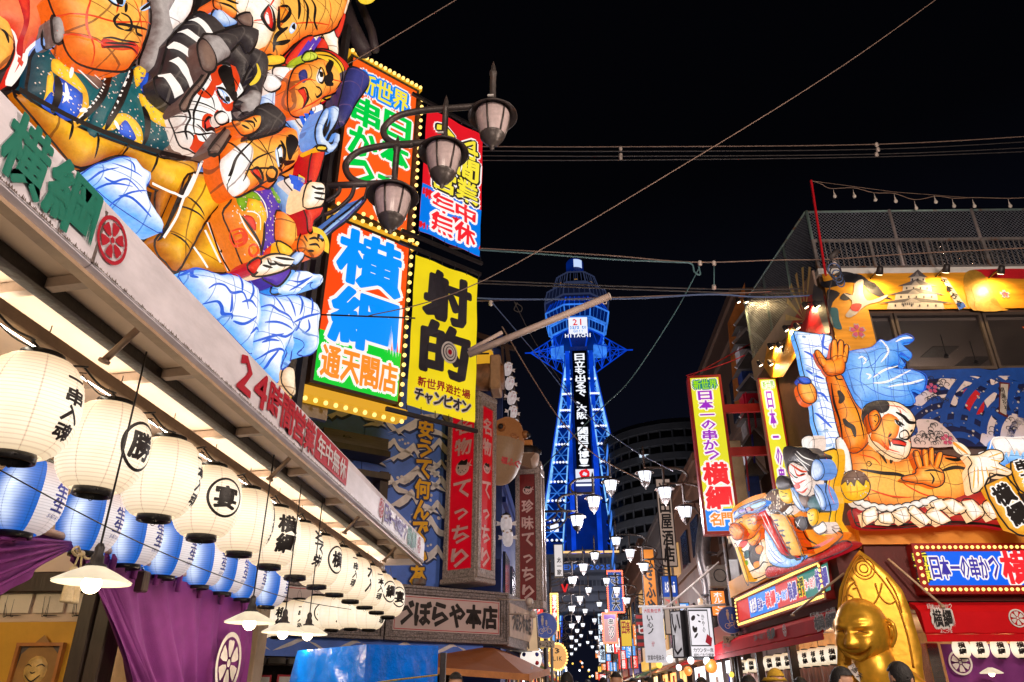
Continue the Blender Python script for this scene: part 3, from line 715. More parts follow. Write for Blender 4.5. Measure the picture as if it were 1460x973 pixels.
# skewer restaurant on the right-hand corner
RF=Frame(4.2,12,0,3)
RS=Frame(4.2,12,0,-87)
orange_wall=pm('orange_fascia',(.80,.32,.035),.5,var=.15,scale=1.5)
maroon=pm('maroon_wall',(.12,.015,.012),.6)
glass=None
def glass_mat():
 m,nt,b=_new('window_glass');b.inputs['Base Color'].default_value=(.02,.02,.025,1);b.inputs['Roughness'].default_value=.03
 tr=nt.nodes.new('ShaderNodeBsdfTransparent');mx=nt.nodes.new('ShaderNodeMixShader');mx.inputs[0].default_value=.22
 out=nt.nodes['Material Output'];nt.links.new(tr.outputs[0],mx.inputs[1]);nt.links.new(b.outputs[0],mx.inputs[2]);nt.links.new(mx.outputs[0],out.inputs[0]);return m
glass=glass_mat()
rb=thing('corner_building','two storey orange and red corner restaurant on the right with roof terrace','building',RF)
U=.58;wall_br=pm('dark_brown_wall',(.13,.07,.045),.7)  # dark brown is the wall's own colour
def rbx(name,x0,h0,z0,x1,h1,z1,mat,ch=0):g=G();g.box(x0,-h1,z0,x1,-h0,z1,ch);return obj(name,g,mat,rb)
rbx('upper_wall',U,-4.2,7.72,7,-.05,8.5,wall_br);rbx('upper_wall',U,-4.2,3.97,1.28,-.05,7.715,wall_br);rbx('upper_wall',1.285,-4.2,3.97,7,-.05,6.56,wall_br)
rbx('side_wall',U+.01,-4.2,6.57,U+.2,-.3,7.71,wall_beige)
rbx('fascia_front',.30,-.4,3.64,7,.12,3.955,orange_wall)
rbx('fascia_front',.36,-.4,2.82,7,.04,3.635,maroon)
rbx('parapet',U-.03,-.25,8.5,7,.05,8.62,white_paint,.01)
rbx('roof_slab',U,-4.1,8.46,6.9,-.26,8.56,wall_beige)
rbx('shop_back_wall',.6,-4.5,0,7,-4.3,2.8,pm('shop_inner',(.55,.32,.14),.6))
rbx('shop_ceiling',.4,-4.3,2.70,7,0,2.78,soffit_mat)
rbx('corner_post',.35,-.35,0,.75,-.02,2.8,wood_dark,.01)
rbx('post',1.02,-.3,0,1.2,-.05,2.25,pm('chrome_post',(.5,.42,.36),.25,.9),.01)
rsb=RS
o_=Frame(4.2,12,0,-87)
def rsx(name,x0,h0,z0,x1,h1,z1,mat,ch=0):
 g=G();g.box(x0,-h1,z0,x1,-h0,z1,ch);o=obj(name,g,mat,rb);o.matrix_local=RF.m.inverted()@RS.m;return o
rsx('fascia_side',-6.4,-.4,3.60,-.02,.10,3.955,orange_wall);rsx('fascia_side',-6.4,-.4,2.79,-.1,.03,3.595,maroon)
rsx('side_inner_wall',-7.9,-3.2,0,-1,-3.0,2.78,pm('side_inner',(.55,.36,.2),.6));rsx('side_ceiling',-7.9,-3.0,2.68,-.5,-.05,2.76,soffit_mat)
for u in(-7.8,-5.6,-3.4):rsx('side_post',u,-.2,0,u+.14,-.06,2.4,wood_dark,.01)
band=pm('roof_band',(.36,.25,.2),.6,var=.15)
rsx('side_roof_band',-4.1,-.5,8.12,.0,-.46,8.6,band)
rsx('side_upper_wall',-4.1,-.62,5.9,0,-.58,8.1,pm('brick_brown',(.2,.08,.045),.7))
win=pm('window_frame_paint',(.13,.10,.085),.4,.4)
for k,(a,c)in enumerate([(1.30,1.72),(1.75,3.28),(3.31,4.9)]):
 fr=obj('window',(lambda g:(g.box(a,.0,6.60,a+.045,.09,7.70),g.box(c-.045,.0,6.60,c,.09,7.70),g.box(a+.046,.0,6.60,c-.046,.085,6.66),g.box(a+.046,.0,7.65,c-.046,.085,7.70),g)[-1])(G()),win,rb)
 g=G();g.box(a+.04,.04,6.65,c-.04,.046,7.66);obj('pane',g,glass,fr)
room=pm('room_ceiling',(.24,.19,.17),.7,var=.08,scale=1)
rbx('room_ceiling',1.2,-4,7.60,6.9,-.12,7.66,room);rbx('room_back',1.2,-4.1,6.56,6.9,-4,7.6,room);rbx('room_side',1.2,-4,6.56,1.28,-.12,7.6,room)
for u,h in((1.9,-1.2),(2.5,-2.1),(3.6,-1.0),(4.2,-2.3),(2.9,-.7)):
 g=G();g.tube([(u,-h,7.6),(u,-h,7.2)],.008,5);g.lathe([(.05,0),(.03,.06),(.01,.07)],10,(u,-h,7.14));obj('ceiling_lamp',g,black_paint,rb)
for u,h in((2.1,-1.5),(3.0,-1.2),(3.9,-1.7),(2.6,-2.8)):
 g=G();g.box(u,-h,7.585,u+.5,-h+.5,7.598);obj('ceiling_panel',g,pm('vent_dark',(.09,.075,.07),.6),rb)
g=G();flat(g,[(3.95,7.42),(4.15,7.42),(4.05,7.24)],-.03);tag(obj('rescue_marker',g,em('red_marker',(.9,.1,.02),.6),frame=RF),'small red triangle pointing down on the upper window','sign')
light('room_fill','POINT',RF.o+RF.u*3.2-RF.n*2.5+RF.v*6.9,26,(1,.8,.65),.3)  # added light for the ceiling; the room's lamps are unlit
rl=thing('railing','grey metal railing along the roof edge above the orange mural','railing',RF)
g=G();g.box(U,.02,9.24,7,.07,9.30,.005);obj('top_rail',g,steel_grey,rl)
g=G();g.box(U,.02,8.66,7,.06,8.70);obj('bottom_rail',g,steel_grey,rl)
bm_=None
for i in range(46):
 if bm_ is None:g=G();g.box(-.009,.035,8.70,.009,.05,9.24);bm_=obj('baluster',g,steel_grey,rl);bm_.location.x=U+.04
 else:inst(bm_,rl,(U+.04+i*.095,0,0),'baluster')
pm_=None
for i in range(5):
 if pm_ is None:g=G();g.box(-.03,.015,8.62,.03,.075,9.25,.005);pm_=obj('post',g,steel_grey,rl);pm_.location.x=U+.03
 else:inst(pm_,rl,(U+.03+i*1.05,0,0),'post')
green_steel=pm('green_galvanised',(.24,.36,.34),.5,.3,rust=(.2,.1,.05))
fe=thing('chain_link_fence','tall chain link fence with green top rail around the roof terrace','fence',RF)
g=G();g.tube([(.72,.35,10.15),(7,.35,10.15)],.022,6);g.tube([(.72,.35,10.15),(.5,4.1,10.15)],.022,6);obj('top_rail',g,green_steel,fe)
for u in(.74,2.35,3.95):g=G();g.tube([(u,.33,8.6),(u,.33,10.16)],.03,6);obj('post',g,green_steel if u<1 else pm('fence_post',(.42,.36,.36),.5,.3),fe)
for k in range(1,4):g=G();g.tube([(.74-.07*k,.33+k*1.25,8.6),(.74-.07*k,.33+k*1.25,10.16)],.03,6);obj('post',g,green_steel,fe)
g=G();st=.072
def wires(g,p,q,z0,z1,flip):
 L_=math.hypot(q[0]-p[0],q[1]-p[1]);H_=z1-z0;s=-H_
 while s<L_:
  a=max(0,s);c=min(L_,s+H_)
  if c>a:
   za,zc=z0+(a-s),z0+(c-s)
   if flip:za,zc=z1-(a-s),z1-(c-s)
   A=(p[0]+(q[0]-p[0])*a/L_,p[1]+(q[1]-p[1])*a/L_,za);C=(p[0]+(q[0]-p[0])*c/L_,p[1]+(q[1]-p[1])*c/L_,zc)
   g.bar(A,C,.006)
  s+=st
for fl_ in(0,1):wires(g,(.74,.33),(6,.33),8.65,10.14,fl_);wires(g,(.74,.36),(.5,4.1),8.65,10.14,fl_)
obj('mesh',g,pm('fence_wire',(.26,.28,.33),.5,.4),fe)['kind']='stuff'
g=G();a=RF.px(1156,258,.05);c=RF.px(1177,395,.05);g.bar((a[0],-.06,a[1]),(c[0],-.06,c[1]),.036)
tag(obj('red_pole',g,pm('red_pole_paint',(.6,.01,.02),.4),frame=RF),'slim red pole at the corner of the roof terrace carrying string lights','pole')
sl=thing('string_lights','string of unlit clear bulbs sagging above the roof fence','lights',RF)
pts=[RF.px(x,y,-.2)for x,y in((1156,258),(1170,262),(1184,269),(1216,268),(1246,275),(1275,276),(1304,285),(1335,280),(1360,283),(1389,282),(1440,283),(1475,281))]
g=G();g.tube([(u,.2,v)for u,v in crom(pts,4,False)],.008,4);g.tube([(RF.px(1156,258,-.2)[0],.2,RF.px(1156,258,-.2)[1]),(RF.px(1275,274,-.2)[0],.2,RF.px(1275,274,-.2)[1]),(RF.px(1380,282,-.2)[0],.2,RF.px(1380,282,-.2)[1])],.006,4);obj('cable',g,pm('cable_brown',(.3,.2,.15),.6),sl)
for x,y in((1190,279),(1218,279),(1248,284),(1277,286),(1306,296),(1334,287),(1360,293),(1389,293),(1440,293)):
 q=RF.px(x,y,-.2);g=G();g.lathe([(.012,.07),(.016,.03),(.03,0),(.036,-.03),(.02,-.055),(.001,-.06)],8,(q[0],.2,q[1]),capb=False);g.tube([(q[0],.2,q[1]+.07),(q[0]+.005,.2,q[1]+.15)],.005,4);obj('bulb',g,pm('clear_bulb',(.75,.68,.62),.15),sl)
chrome=pm('chrome',(.75,.72,.7),.12,1)
for k,px in enumerate((1345,1386,1424)):
 q=RF.px(px,372,-.5);t=thing('stool_stack',['left stack of chrome stools behind the roof railing','middle stack of chrome stools behind the roof railing','right stack of chrome stools behind the roof railing'][k],'stools',RF.shifted(q[0],8.64,-.55),'stacks of chrome stools on the roof')
 for j in range(6):
  z=.3+j*.075;g=G();g.tube([(.19*math.cos(a),.19*math.sin(a),z)for a in np.linspace(0,6.28,17)[:-1]],.011,5,True);obj('ring',g,chrome,t)
 g=G();g.lathe([(.17,0),(.18,.02),(.16,.04)],16,(0,0,.72));obj('seat',g,pm('seat_dark',(.05,.04,.04),.5),t)
 for a in(.8,2.4,3.9,5.5):g=G();g.tube([(.2*math.cos(a),.2*math.sin(a),0),(.15*math.cos(a),.15*math.sin(a),.72)],.012,5);obj('leg',g,chrome,t)
spot_face=em('spot_lens',(1,.82,.5),9)
for k,(px,py)in enumerate(((1254,389),(1349,386),(1427,388),(1165,436),(1149,437),(1137,467),(1121,470),(1112,494),(1099,495),(1084,520),(1099,519),(1064,430),(1053,430))):
 if k<3:fr=RF;h=.42;d=(0,.9,-1)
 elif k<11:fr=RS;h=-.3+.25*(k%2);d=(0,.5,-1)
 else:fr=Frame(4.2,12,0,-87);h=-.3;d=(0,.3,-1)
 q=fr.px(px,py,h);t=thing('spot_lamp',['left floodlight over the castle mural','middle floodlight over the castle mural','right floodlight over the castle mural','uppermost lit spot lamp of the side roof edge, right of its pair','uppermost lit spot lamp of the side roof edge, left of its pair','second pair of side roof spot lamps, right one','second pair of side roof spot lamps, left one','third pair of side roof spot lamps, right one','third pair of side roof spot lamps, left one','lowest pair of side roof spot lamps, left one','lowest pair of side roof spot lamps, right one','right spot lamp at the top of the brown building','left spot lamp at the top of the brown building'][k],'lamp',fr.shifted(q[0],q[1],h),'floodlights shining down the murals')
 s=1 if k<3 else.8
 g=G();dv=Vector(d).normalized();g.tube([tuple(-dv*.12*s),tuple(-dv*.10*s),tuple(dv*.02*s),tuple(dv*.03*s)],[.03*s,.05*s,.065*s,.06*s],12);g.bar(tuple(-dv*.1*s),(0,h-.05 if k<3 else.1,.08),.02);obj('housing',g,steel_dark,t)
 g=G();g.tube([tuple(dv*.031*s),tuple(dv*.036*s)],.052*s,12);obj('lens',g,spot_face,t)
 wp=Vector(fr.o+fr.u*q[0]+fr.v*q[1]+fr.n*h);wd=Vector(fr.u)*dv.x-Vector(fr.n)*dv.y+Vector(fr.v)*dv.z
 l=light('spot_beam','SPOT',wp+wd*.06,46 if k<3 else(30 if k<11 else 60),(1,.68,.3),.04,spot=150);l.rotation_euler=wd.to_track_quat('-Z','Y').to_euler()
sign_red=pm('sign_red',(.35,.012,.01),.4,var=.2)
sign_blue=em('sign_blue_face',(.0,.13,.92),.9)
w_em=em('sign_white',(1,.93,.9),.95);navy_em=em('sign_navy',(.06,.04,.42),.8);red_em=em('sign_red_ink',(.92,.02,.03),.95);yel_em=em('sign_yellow',(.95,.8,.05),.95);blk_em=pm('sign_black',(.01,.01,.01),.5,bump=0)
green_em=em('sign_green',(.0,.62,.06),.95);blue_em=em('sign_blue_ink',(.0,.25,.95),.95);orange_em=em('sign_orange',(.98,.28,.02),.95)
r=(1.0,2.9,4.7,3.63)
t,h=signbox('bulb_sign','wide blue restaurant sign framed by yellow bulbs on the front of the corner restaurant',RF,r,.22,sign_red,sign_blue,.12,0)
def cols(a,b_):return RF.px(a,815,.22)[0],RF.px(b_,815,.22)[0]
c=cols(1304,1327);write(t,'新世界',(c[0],3.06,c[1],3.50),yel_em,h,.05,blk_em,.018,vertical=True)
c=cols(1327,1425);write(t,'日本一の串かつ',(c[0],3.10,c[1],3.44),navy_em,h,.05,w_em,.022)
c=cols(1427,1476);write(t,'横',(c[0],3.02,c[1],3.53),red_em,h,.06,w_em,.024);write(t,'綱',(c[1]+.02,3.02,c[1]*2-c[0],3.53),red_em,h,.06,w_em,.024)
hb=h+.02
bulb_row(t,[(u,v,hb)for u,v in along((1.02,3.57),(4.7,3.57),44)]+[(u,v,hb)for u,v in along((1.02,2.96),(4.7,2.96),44)]+[(1.06,v,hb)for v in np.linspace(3.06,3.47,5)],.025,bulb_yel)
r=(-5.75,2.9,-.40,3.52)
t,h=signbox('bulb_sign','long colourful sign framed by yellow bulbs on the street side of the corner restaurant',RS,r,.16,sign_red,em('sign_side_red',(.8,.03,.03),.85),.11,0)
def sc(x):return RS.px(x,850,.17)[0]
g=G();flat(g,[(sc(1066),3.01),(sc(1107),3.01),(sc(1107),3.41),(sc(1066),3.41)],h+.002);obj('blue_field',g,blue_em,t)
g=G();flat(g,[(sc(1150),3.01),(sc(1186),3.01),(sc(1188),3.41),(sc(1140),3.41)],h+.002);obj('green_field',g,em('teal_field',(.0,.25,.2),.8),t)
for tx,a,c_,m1,m2,v0,v1 in(('新世界',1068,1078,w_em,navy_em,3.08,3.36),('日本一',1079,1090,navy_em,w_em,3.08,3.3),('横綱',1091,1106,red_em,w_em,3.06,3.36),('日本一の串かつ',1107,1124,blue_em,w_em,3.1,3.28),('横綱',1125,1138,navy_em,w_em,3.05,3.36),('名門',1139,1149,blk_em,yel_em,3.06,3.36),('日本一の串かつ',1150,1166,red_em,w_em,3.12,3.30),('横綱',1167,1186,navy_em,w_em,3.05,3.38)):
 write(t,tx,(sc(a),v0,sc(c_),v1),m1,h,.05,m2,.018)
bulb_row(t,[(u,v,h+.02)for u,v in along((-5.7,3.465),(-.45,3.465),60)]+[(u,v,h+.02)for u,v in along((-5.7,2.955),(-.45,2.955),60)]+[(u,v,h+.02)for u in(-.455,-5.70)for v in(3.02,3.1,3.18,3.26,3.34,3.41)],.025,bulb_yel)
cloth_red=pm('awning_red',(.68,.008,.014),.7,var=.12,scale=2,bump=.1,spec=.12)
def red_awning(frame,u0,u1,zt,zb,out,label,extra=None):
 t=thing('awning',label,'awning',frame)
 prof=[(.05,zt),(.05+out*.55,zt-.06),(.05+out*.93,zt-(zt-zb)*.35),(.05+out,zb+.02),(.05+out-.02,zb),(.04+out-.05,zb+.03),(.03+out*.5,zt-.12),(.04,zt-.05)]
 n=len(prof);g=G();N_=24;P=[]
 for i in range(N_+1):
  u=u0+(u1-u0)*i/N_;P+=[(u,-a,z+(.006*math.sin(i*2.1)if z<zb+.1 else 0))for a,z in prof]
 g.add(P,[(i*n+k,i*n+(k+1)%n,(i+1)*n+(k+1)%n,(i+1)*n+k)for i in range(N_)for k in range(n)]+[tuple(range(n)),tuple(range(N_*n,N_*n+n))[::-1]],False);obj('cloth',g,cloth_red,t)
 g=G();g.box(u0,-.05-out-.004,zb-.10,u1,-.05-out+.012,zb-.004);obj('valance',g,cloth_red,t)
 return t,.05+out
t,ho=red_awning(RF,.86,4.8,2.80,2.34,.30,'red cloth awning with white crest above the purple curtain on the right')
def sloped(frame,out,zt,zb):
 a=math.degrees(math.atan2(out*.5,(zt-zb)))
 f=Frame(0,0,0,0);f.o=frame.o.copy()+frame.n*(.05+out*1.0+.012);f.u,f.v,f.n=frame.u,frame.v,frame.n;f.m=Matrix.Translation(Vector(f.o))@Matrix(((f.u[0],-f.n[0],0),(f.u[1],-f.n[1],0),(f.u[2],-f.n[2],1))).to_4x4();return f
SF=sloped(RF,.30,2.8,2.34)
wv=pm('awning_white',(.85,.8,.78),.6,bump=0)
for nm,g,m in(('lettering_outline',letters('横綱',(1.0,2.42,1.28,2.68),.05,.03,h=0),wv),('lettering',letters('横綱',(1.0,2.42,1.28,2.68),.05,0,h=.006),ink),('lettering_small',letters('日本一の串かつ',(.96,2.68,1.32,2.75),.03,0,h=.0),wv),('lettering_small',letters('よこづな',(1.06,2.35,1.24,2.41),.03,0,h=.0),wv),('crest',wheel_crest(G(),RF.px(1452,888,.35)[0],2.55,.125,0),wv)):
 o=obj(nm,g,m,t);o.matrix_local=RF.m.inverted()@SF.m
t,ho=red_awning(RS,-7.7,-.45,2.76,2.42,.26,'red cloth awning along the street side of the corner restaurant')
SS=sloped(RS,.26,2.76,2.42)
def sx_(x):return RS.px(x,895,.32)[0]
for nm,g,m in(('lettering_outline',letters('横綱',(sx_(1162),2.46,sx_(1196),2.66),.05,.03,h=0),wv),('lettering',letters('横綱',(sx_(1162),2.46,sx_(1196),2.66),.05,0,h=.006),ink),('lettering_small',letters('日本一の串',(sx_(1158),2.665,sx_(1196),2.73),.03,0,h=0),wv),('lettering_small',letters('よこづな',(sx_(1172),2.395,sx_(1192),2.45),.03,0,h=0),wv),('crest',wheel_crest(G(),sx_(1118),2.58,.1,0),wv),('lettering',letters('日本一の串かつ',(sx_(1073),2.52,sx_(1090),2.64),.03,.0,h=0),ink),('lettering',letters('横綱',(sx_(1092),2.48,sx_(1104),2.68),.05,0,h=0),ink),('lettering',letters('日本一の串かつ',(sx_(1027),2.52,sx_(1040),2.64),.03,.0,h=0),ink)):
 o=obj(nm,g,m,t);o.matrix_local=RS.m.inverted()@SS.m
def small_lantern(frame,u,v,h,label,group,text='横綱',s=.55):
 p=frame.o+frame.u*u+frame.v*v+frame.n*h
 lantern('cream',p[0],p[1],p[2],label,group,text,math.degrees(math.atan2(-frame.o[1]+0,-frame.o[0]))if False else-110,'wide',s)
cnt=['leftmost','second','third','fourth','fifth']
for k,px in enumerate((1372,1398,1427,1456,1484)):
 q=RF.px(px,930,-.05);small_lantern(RF,q[0],2.17,-.05,cnt[k]+' small cream lantern under the front red awning','small lanterns under the front red awning')
for k in range(11):
 x=1058+13*k;q=RS.px(x,940,-.25);small_lantern(RS,q[0],2.16,-.25,'number %s of the small cream lanterns under the side red awning, from the far end'%['one','two','three','four','five','six','seven','eight','nine','ten','eleven'][k],'small lanterns under the side red awning',s=.62)
cu=thing('noren_curtain','purple shop curtain with white wheel crest under the right red awning','curtain',RF)
q0=RF.px(1342,925,-.2);q1=RF.px(1350,973,-.2);g=G()
fr_=RF;N1=70
vs=[(q0[0]+(5.2-q0[0])*i/N1,.2+.03*math.sin(i*.9)*(.3+j/10),2.24-.7*j/10)for j in range(11)for i in range(N1+1)]
g.add(vs,[(j*(N1+1)+i,j*(N1+1)+i+1,(j+1)*(N1+1)+i+1,(j+1)*(N1+1)+i)for j in range(10)for i in range(N1)],True);obj('cloth',g,pur,cu)
q=RF.px(1369,945,-.15);obj('crest',wheel_crest(G(),q[0],q[1],.17,-.14),wc,cu)
pend=[(1083,965),(1098,966),(1130,965),(1152,965),(1173,960)]
for k,(px,py)in enumerate(pend):
 q=RS.px(px,py,-.9);p=RS.o+RS.u*q[0]+RS.v*q[1]-RS.n*.9
 t=thing('pendant_lamp',['leftmost','second','third','fourth','rightmost'][k]+' small hanging lamp inside the corner restaurant','lamp',loc=tuple(p),group='small hanging lamps inside the corner restaurant')
 g=G();g.lathe([(.15,-.03),(.09,.01),(.03,.04),(.03,.05),(.10,.015),(.155,-.022)],16,capb=False);obj('shade',g,milk,t)
 g=G();g.ball((0,0,-.03),.04,10,6);obj('bulb',g,bulb_glass,t)
 g=G();g.tube([(0,0,.04),(0,0,2.7-p[2])],.008,5);obj('cord',g,black_paint,t)
q=RF.px(1402,958,-.1);p=RF.o+RF.u*q[0]+RF.v*q[1]+RF.n*.1
t=thing('pendant_lamp','small lit lamp in front of the right-hand purple curtain','lamp',loc=tuple(p))
g=G();g.lathe([(.15,-.03),(.09,.01),(.03,.04),(.03,.05),(.10,.015),(.155,-.022)],16,capb=False);obj('shade',g,milk,t)
g=G();g.ball((0,0,-.03),.04,10,6);obj('bulb',g,bulb_glass,t)
cv=thing('door_curtain','pink and cream strip curtain inside the corner restaurant','curtain',RS)
vs=[];N1=120
vs=[(-9+8*i/N1,.5+.03*math.sin(i*1.7),2.3-1.2*j/3)for j in range(4)for i in range(N1+1)]
g=G();g.add(vs,[(j*(N1+1)+i,j*(N1+1)+i+1,(j+1)*(N1+1)+i+1,(j+1)*(N1+1)+i)for j in range(3)for i in range(N1)],True);obj('cloth',g,pm('pink_strips',(.55,.3,.25),.6,var=.6,scale=6,stretch=(8,8,.4)),cv)
light('shop_light','POINT',RF.o+RF.u*2.2-RF.n*1.2+RF.v*2.3,40,(1,.7,.4),.1);light('shop_light','POINT',RS.o+RS.u*-3-RS.n*1.2+RS.v*2.3,50,(1,.75,.5),.1)
# golden laughing figure in its pointed arch
gold=pm('gold_paint',(.88,.46,.04),.34,.6,var=.2,scale=5,bump=.12,bscale=14)
GF=Frame(4.02,11.35,0,-18)
st=thing('golden_statue','big golden laughing bald figure with large ears in a pointed golden arch','statue',GF)
ap=GF.path(1095,700,3.564,'350 1200 352 700 352 600 362 500 400 400 440 330 465 302 520 340 610 420 680 500 715 580 745 680 780 800 810 1200')
A=Relief(ap,0,.05,rim=.05,smooth=False);g=A.mesh(back=-.22,cells=500);obj('arch_panel',g,gold,st)
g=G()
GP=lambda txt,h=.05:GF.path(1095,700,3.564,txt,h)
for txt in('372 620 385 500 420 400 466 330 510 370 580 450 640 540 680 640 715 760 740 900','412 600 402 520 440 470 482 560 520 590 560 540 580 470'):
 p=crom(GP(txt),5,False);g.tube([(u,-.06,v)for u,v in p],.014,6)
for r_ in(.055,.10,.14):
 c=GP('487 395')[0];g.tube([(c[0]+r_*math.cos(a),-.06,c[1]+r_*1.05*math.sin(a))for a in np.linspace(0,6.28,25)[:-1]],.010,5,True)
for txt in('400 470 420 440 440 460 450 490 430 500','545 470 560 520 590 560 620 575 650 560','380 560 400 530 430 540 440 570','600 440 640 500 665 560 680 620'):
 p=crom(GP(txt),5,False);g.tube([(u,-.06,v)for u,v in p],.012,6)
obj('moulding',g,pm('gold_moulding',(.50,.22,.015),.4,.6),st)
def sculpt_head(nu=96,nv=72):
 g=G();vs=[]
 def gauss(x,y,cx,cy,sx,sy):return math.exp(-((x-cx)/sx)**2-((y-cy)/sy)**2)
 for j in range(nv+1):
  th=math.pi*j/nv
  for i in range(nu):
   ph=2*math.pi*i/nu-math.pi
   x,y,z=math.sin(th)*math.sin(ph),-math.sin(th)*math.cos(ph),math.cos(th)
   X=math.degrees(math.atan2(x,-y));Y=math.degrees(math.asin(max(-1,min(1,z))))
   r=1.0
   if y<.2:
    r+=.17*gauss(X,Y,-34,-20,20,17)+.17*gauss(X,Y,34,-20,20,17)
    r+=.24*gauss(X,Y,0,-12,10,9)+.10*gauss(X,Y,-9,-16,6,5)+.10*gauss(X,Y,9,-16,6,5)+.07*gauss(X,Y,0,4,6,12)
    for s in(-1,1):
     r-=.17*gauss(X,Y,s*25,6,14,4);r+=.09*gauss(X,Y,s*25,13,16,5);r+=.05*gauss(X,Y,s*25,0,13,3.5)
     r+=.07*gauss(X,Y,s*24,26,15,6)
    mc=-39+(X/34)**2*15
    if abs(X)<42:
     e=1-(abs(X)/42)**4
     r-=.32*e*math.exp(-((Y-mc)/4.2)**2);r+=.09*e*math.exp(-((Y-mc+9)/4)**2)+.08*e*math.exp(-((Y-mc-8)/3.5)**2)
    r+=.14*gauss(X,Y,0,-66,24,12)
   vs.append((x*r*.86,y*r*.9,z*r*.99))
 g.add(vs,[(j*nu+i,(j+1)*nu+i,(j+1)*nu+(i+1)%nu,j*nu+(i+1)%nu)for j in range(nv)for i in range(nu)],True);return g
c=GF.px(1230,899,.45);HS=.405
g=sculpt_head();hd=obj('head',g,gold,st);hd.location=(c[0],-.36,c[1]);hd.scale=(HS*.98,HS,HS*1.04);hd.rotation_euler=(R(10),R(5),R(-28))
def on_head(X,Y,g_):
 i=int(round((X+180)/360*96))%96;j=int(round((90-Y)/180*72));return tuple(Vector(g_.v[j*96+i])*1.004)
crease_shade=pm('gold_crease_shade',(.20,.075,.008),.5,.3,bump=0)  # shade in the eye and smile creases painted as dark lines
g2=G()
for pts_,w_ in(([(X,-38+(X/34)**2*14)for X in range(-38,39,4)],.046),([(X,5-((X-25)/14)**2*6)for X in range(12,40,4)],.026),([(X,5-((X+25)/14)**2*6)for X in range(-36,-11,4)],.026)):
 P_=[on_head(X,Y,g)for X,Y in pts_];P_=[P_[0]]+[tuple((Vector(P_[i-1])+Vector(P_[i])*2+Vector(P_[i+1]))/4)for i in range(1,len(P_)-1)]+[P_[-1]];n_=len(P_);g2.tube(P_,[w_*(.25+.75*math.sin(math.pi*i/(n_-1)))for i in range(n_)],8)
o=obj('face_crease_shade',g2,crease_shade,st);o.parent=hd
for s in(-1,1):
 g=G();pe=[(s*.0,0,.30),(s*.10,.06,.30),(s*.20,.10,.16),(s*.20,.10,-.10),(s*.12,.05,-.30),(s*.05,0,-.42),(s*.0,0,-.38),(s*.0,0,-.05)]
 g.tube(crom(pe,5,True),.065,8,True);g.ball((s*.07,.06,-.02),.14,12,8,sy=.5,sz=1.7);g.tube(crom([(s*.02,-.03,.18),(s*.11,.0,.14),(s*.12,.0,-.08),(s*.05,-.02,-.2)],5,False),.028,6)
 e=obj('ear',g,gold,st);e.parent=hd;e.location=(s*.80,.12,.0);e.rotation_euler=(0,0,R(s*-25))
g=G();g.lathe([(.30,-.25),(.27,.05),(.24,.2)],16);o=obj('neck',g,gold,st);o.location=(c[0]+.06,-.30,c[1]-.42)
bx_=c[0]+.10;bz=c[1]
g=G()
prof=[(.02,-.36),(.20,-.40),(.32,-.50),(.41,-.66),(.44,-.9),(.43,-1.15),(.47,-1.5),(.5,-1.9)]
g.lathe([(a,z)for a,z in prof],28,capb=False,sy=.62);o=obj('torso',g,gold,st);o.location=(bx_,-.22,bz+.02)
for s in(-1,1):
 g=G();g.tube(crom([(s*.28,-.02,-.56),(s*.41,-.05,-.70),(s*.45,-.1,-1.0),(s*.42,-.2,-1.25),(s*.35,-.36,-1.38),(s*.16,-.42,-1.36)],5,False),[.12]*5+[.14]*5+[.13]*5+[.12]*5+[.11]*5+[.10],14);o=obj('arm',g,gold,st);o.location=(bx_,-.2,bz+.02)
def band_strip(pts,w,h):return ribbon(pts,w,base=h,taper=False)
sb=G();pth=[(-.36,.0-.40),(-.25,-.60),(-.05,-.86),(.16,-1.12),(.34,-1.4)]
P3=[(-.30,-.42,-.44),(-.22,-.50,-.58),(-.08,-.52,-.76),(.08,-.53,-.96),(.24,-.52,-1.16),(.36,-.48,-1.4)]
C3=crom(P3,4,False)
def strip3(C,off,w):
 g=G();vs=[]
 for i,p in enumerate(C):
  a=Vector(C[max(0,i-1)]);b_=Vector(C[min(len(C)-1,i+1)]);t_=(b_-a).normalized();s_=t_.cross(Vector((0,-1,0))).normalized()
  vs+=[Vector(p)+s_*(off-w/2),Vector(p)+s_*(off+w/2)]
 g.add(vs,[(2*i,2*i+1,2*i+3,2*i+2)for i in range(len(C)-1)]);return g
for nm,off,w,m in(('sash',.0,.11,wv),('sash_edge',-.065,.03,redv)):
 o=obj(nm,strip3(C3,off,w),m,st);o.location=(bx_-.02,-.0,bz+.02)
for k,ch in enumerate('通天閣の福の神'):
 p=C3[2+int(k*2.2)];gl=letters(ch,(-.04,-.04,.04,.04),.03);o=obj('lettering',gl,ink,st);o.location=(bx_-.02+p[0],p[1]-.016,bz+.02+p[2]);o.rotation_euler=(0,R(38),0)
for nm,a,c_,fr,h0,h1 in(('left',(1203,818),(1130,876),RS,.1,.5),('right',(1266,797),(1344,864),RF,.14,.38)):
 p=fr.px(*a,h0);q=fr.px(*c_,h1);A_=fr.o+fr.u*p[0]+fr.v*p[1]+fr.n*h0;B_=fr.o+fr.u*q[0]+fr.v*q[1]+fr.n*h1
 g=G();g.tube([tuple(A_),tuple(B_)],.018,8);g.tube([tuple(B_),tuple(B_-np.array((0,0,.03)))],.035,8);tag(obj('tie_rod',g,pm('rod_paint',(.6,.45,.3),.4)),'pale tie rod holding up the red awning on the %s of the golden statue'%nm,'rod')
cam_=thing('security_camera','pair of small black cameras on the orange fascia above the statue','camera',RF)
for s in(0,.13):
 q=RF.px(1210,776,.2);g=G();g.tube([(q[0]+s,-.16,q[1]),(q[0]+s-.06,-.32,q[1]-.05)],[.05,.055],12);g.ball((q[0]+s,-.15,q[1]),.05,8,6);obj('camera_body',g,black_paint,cam_)
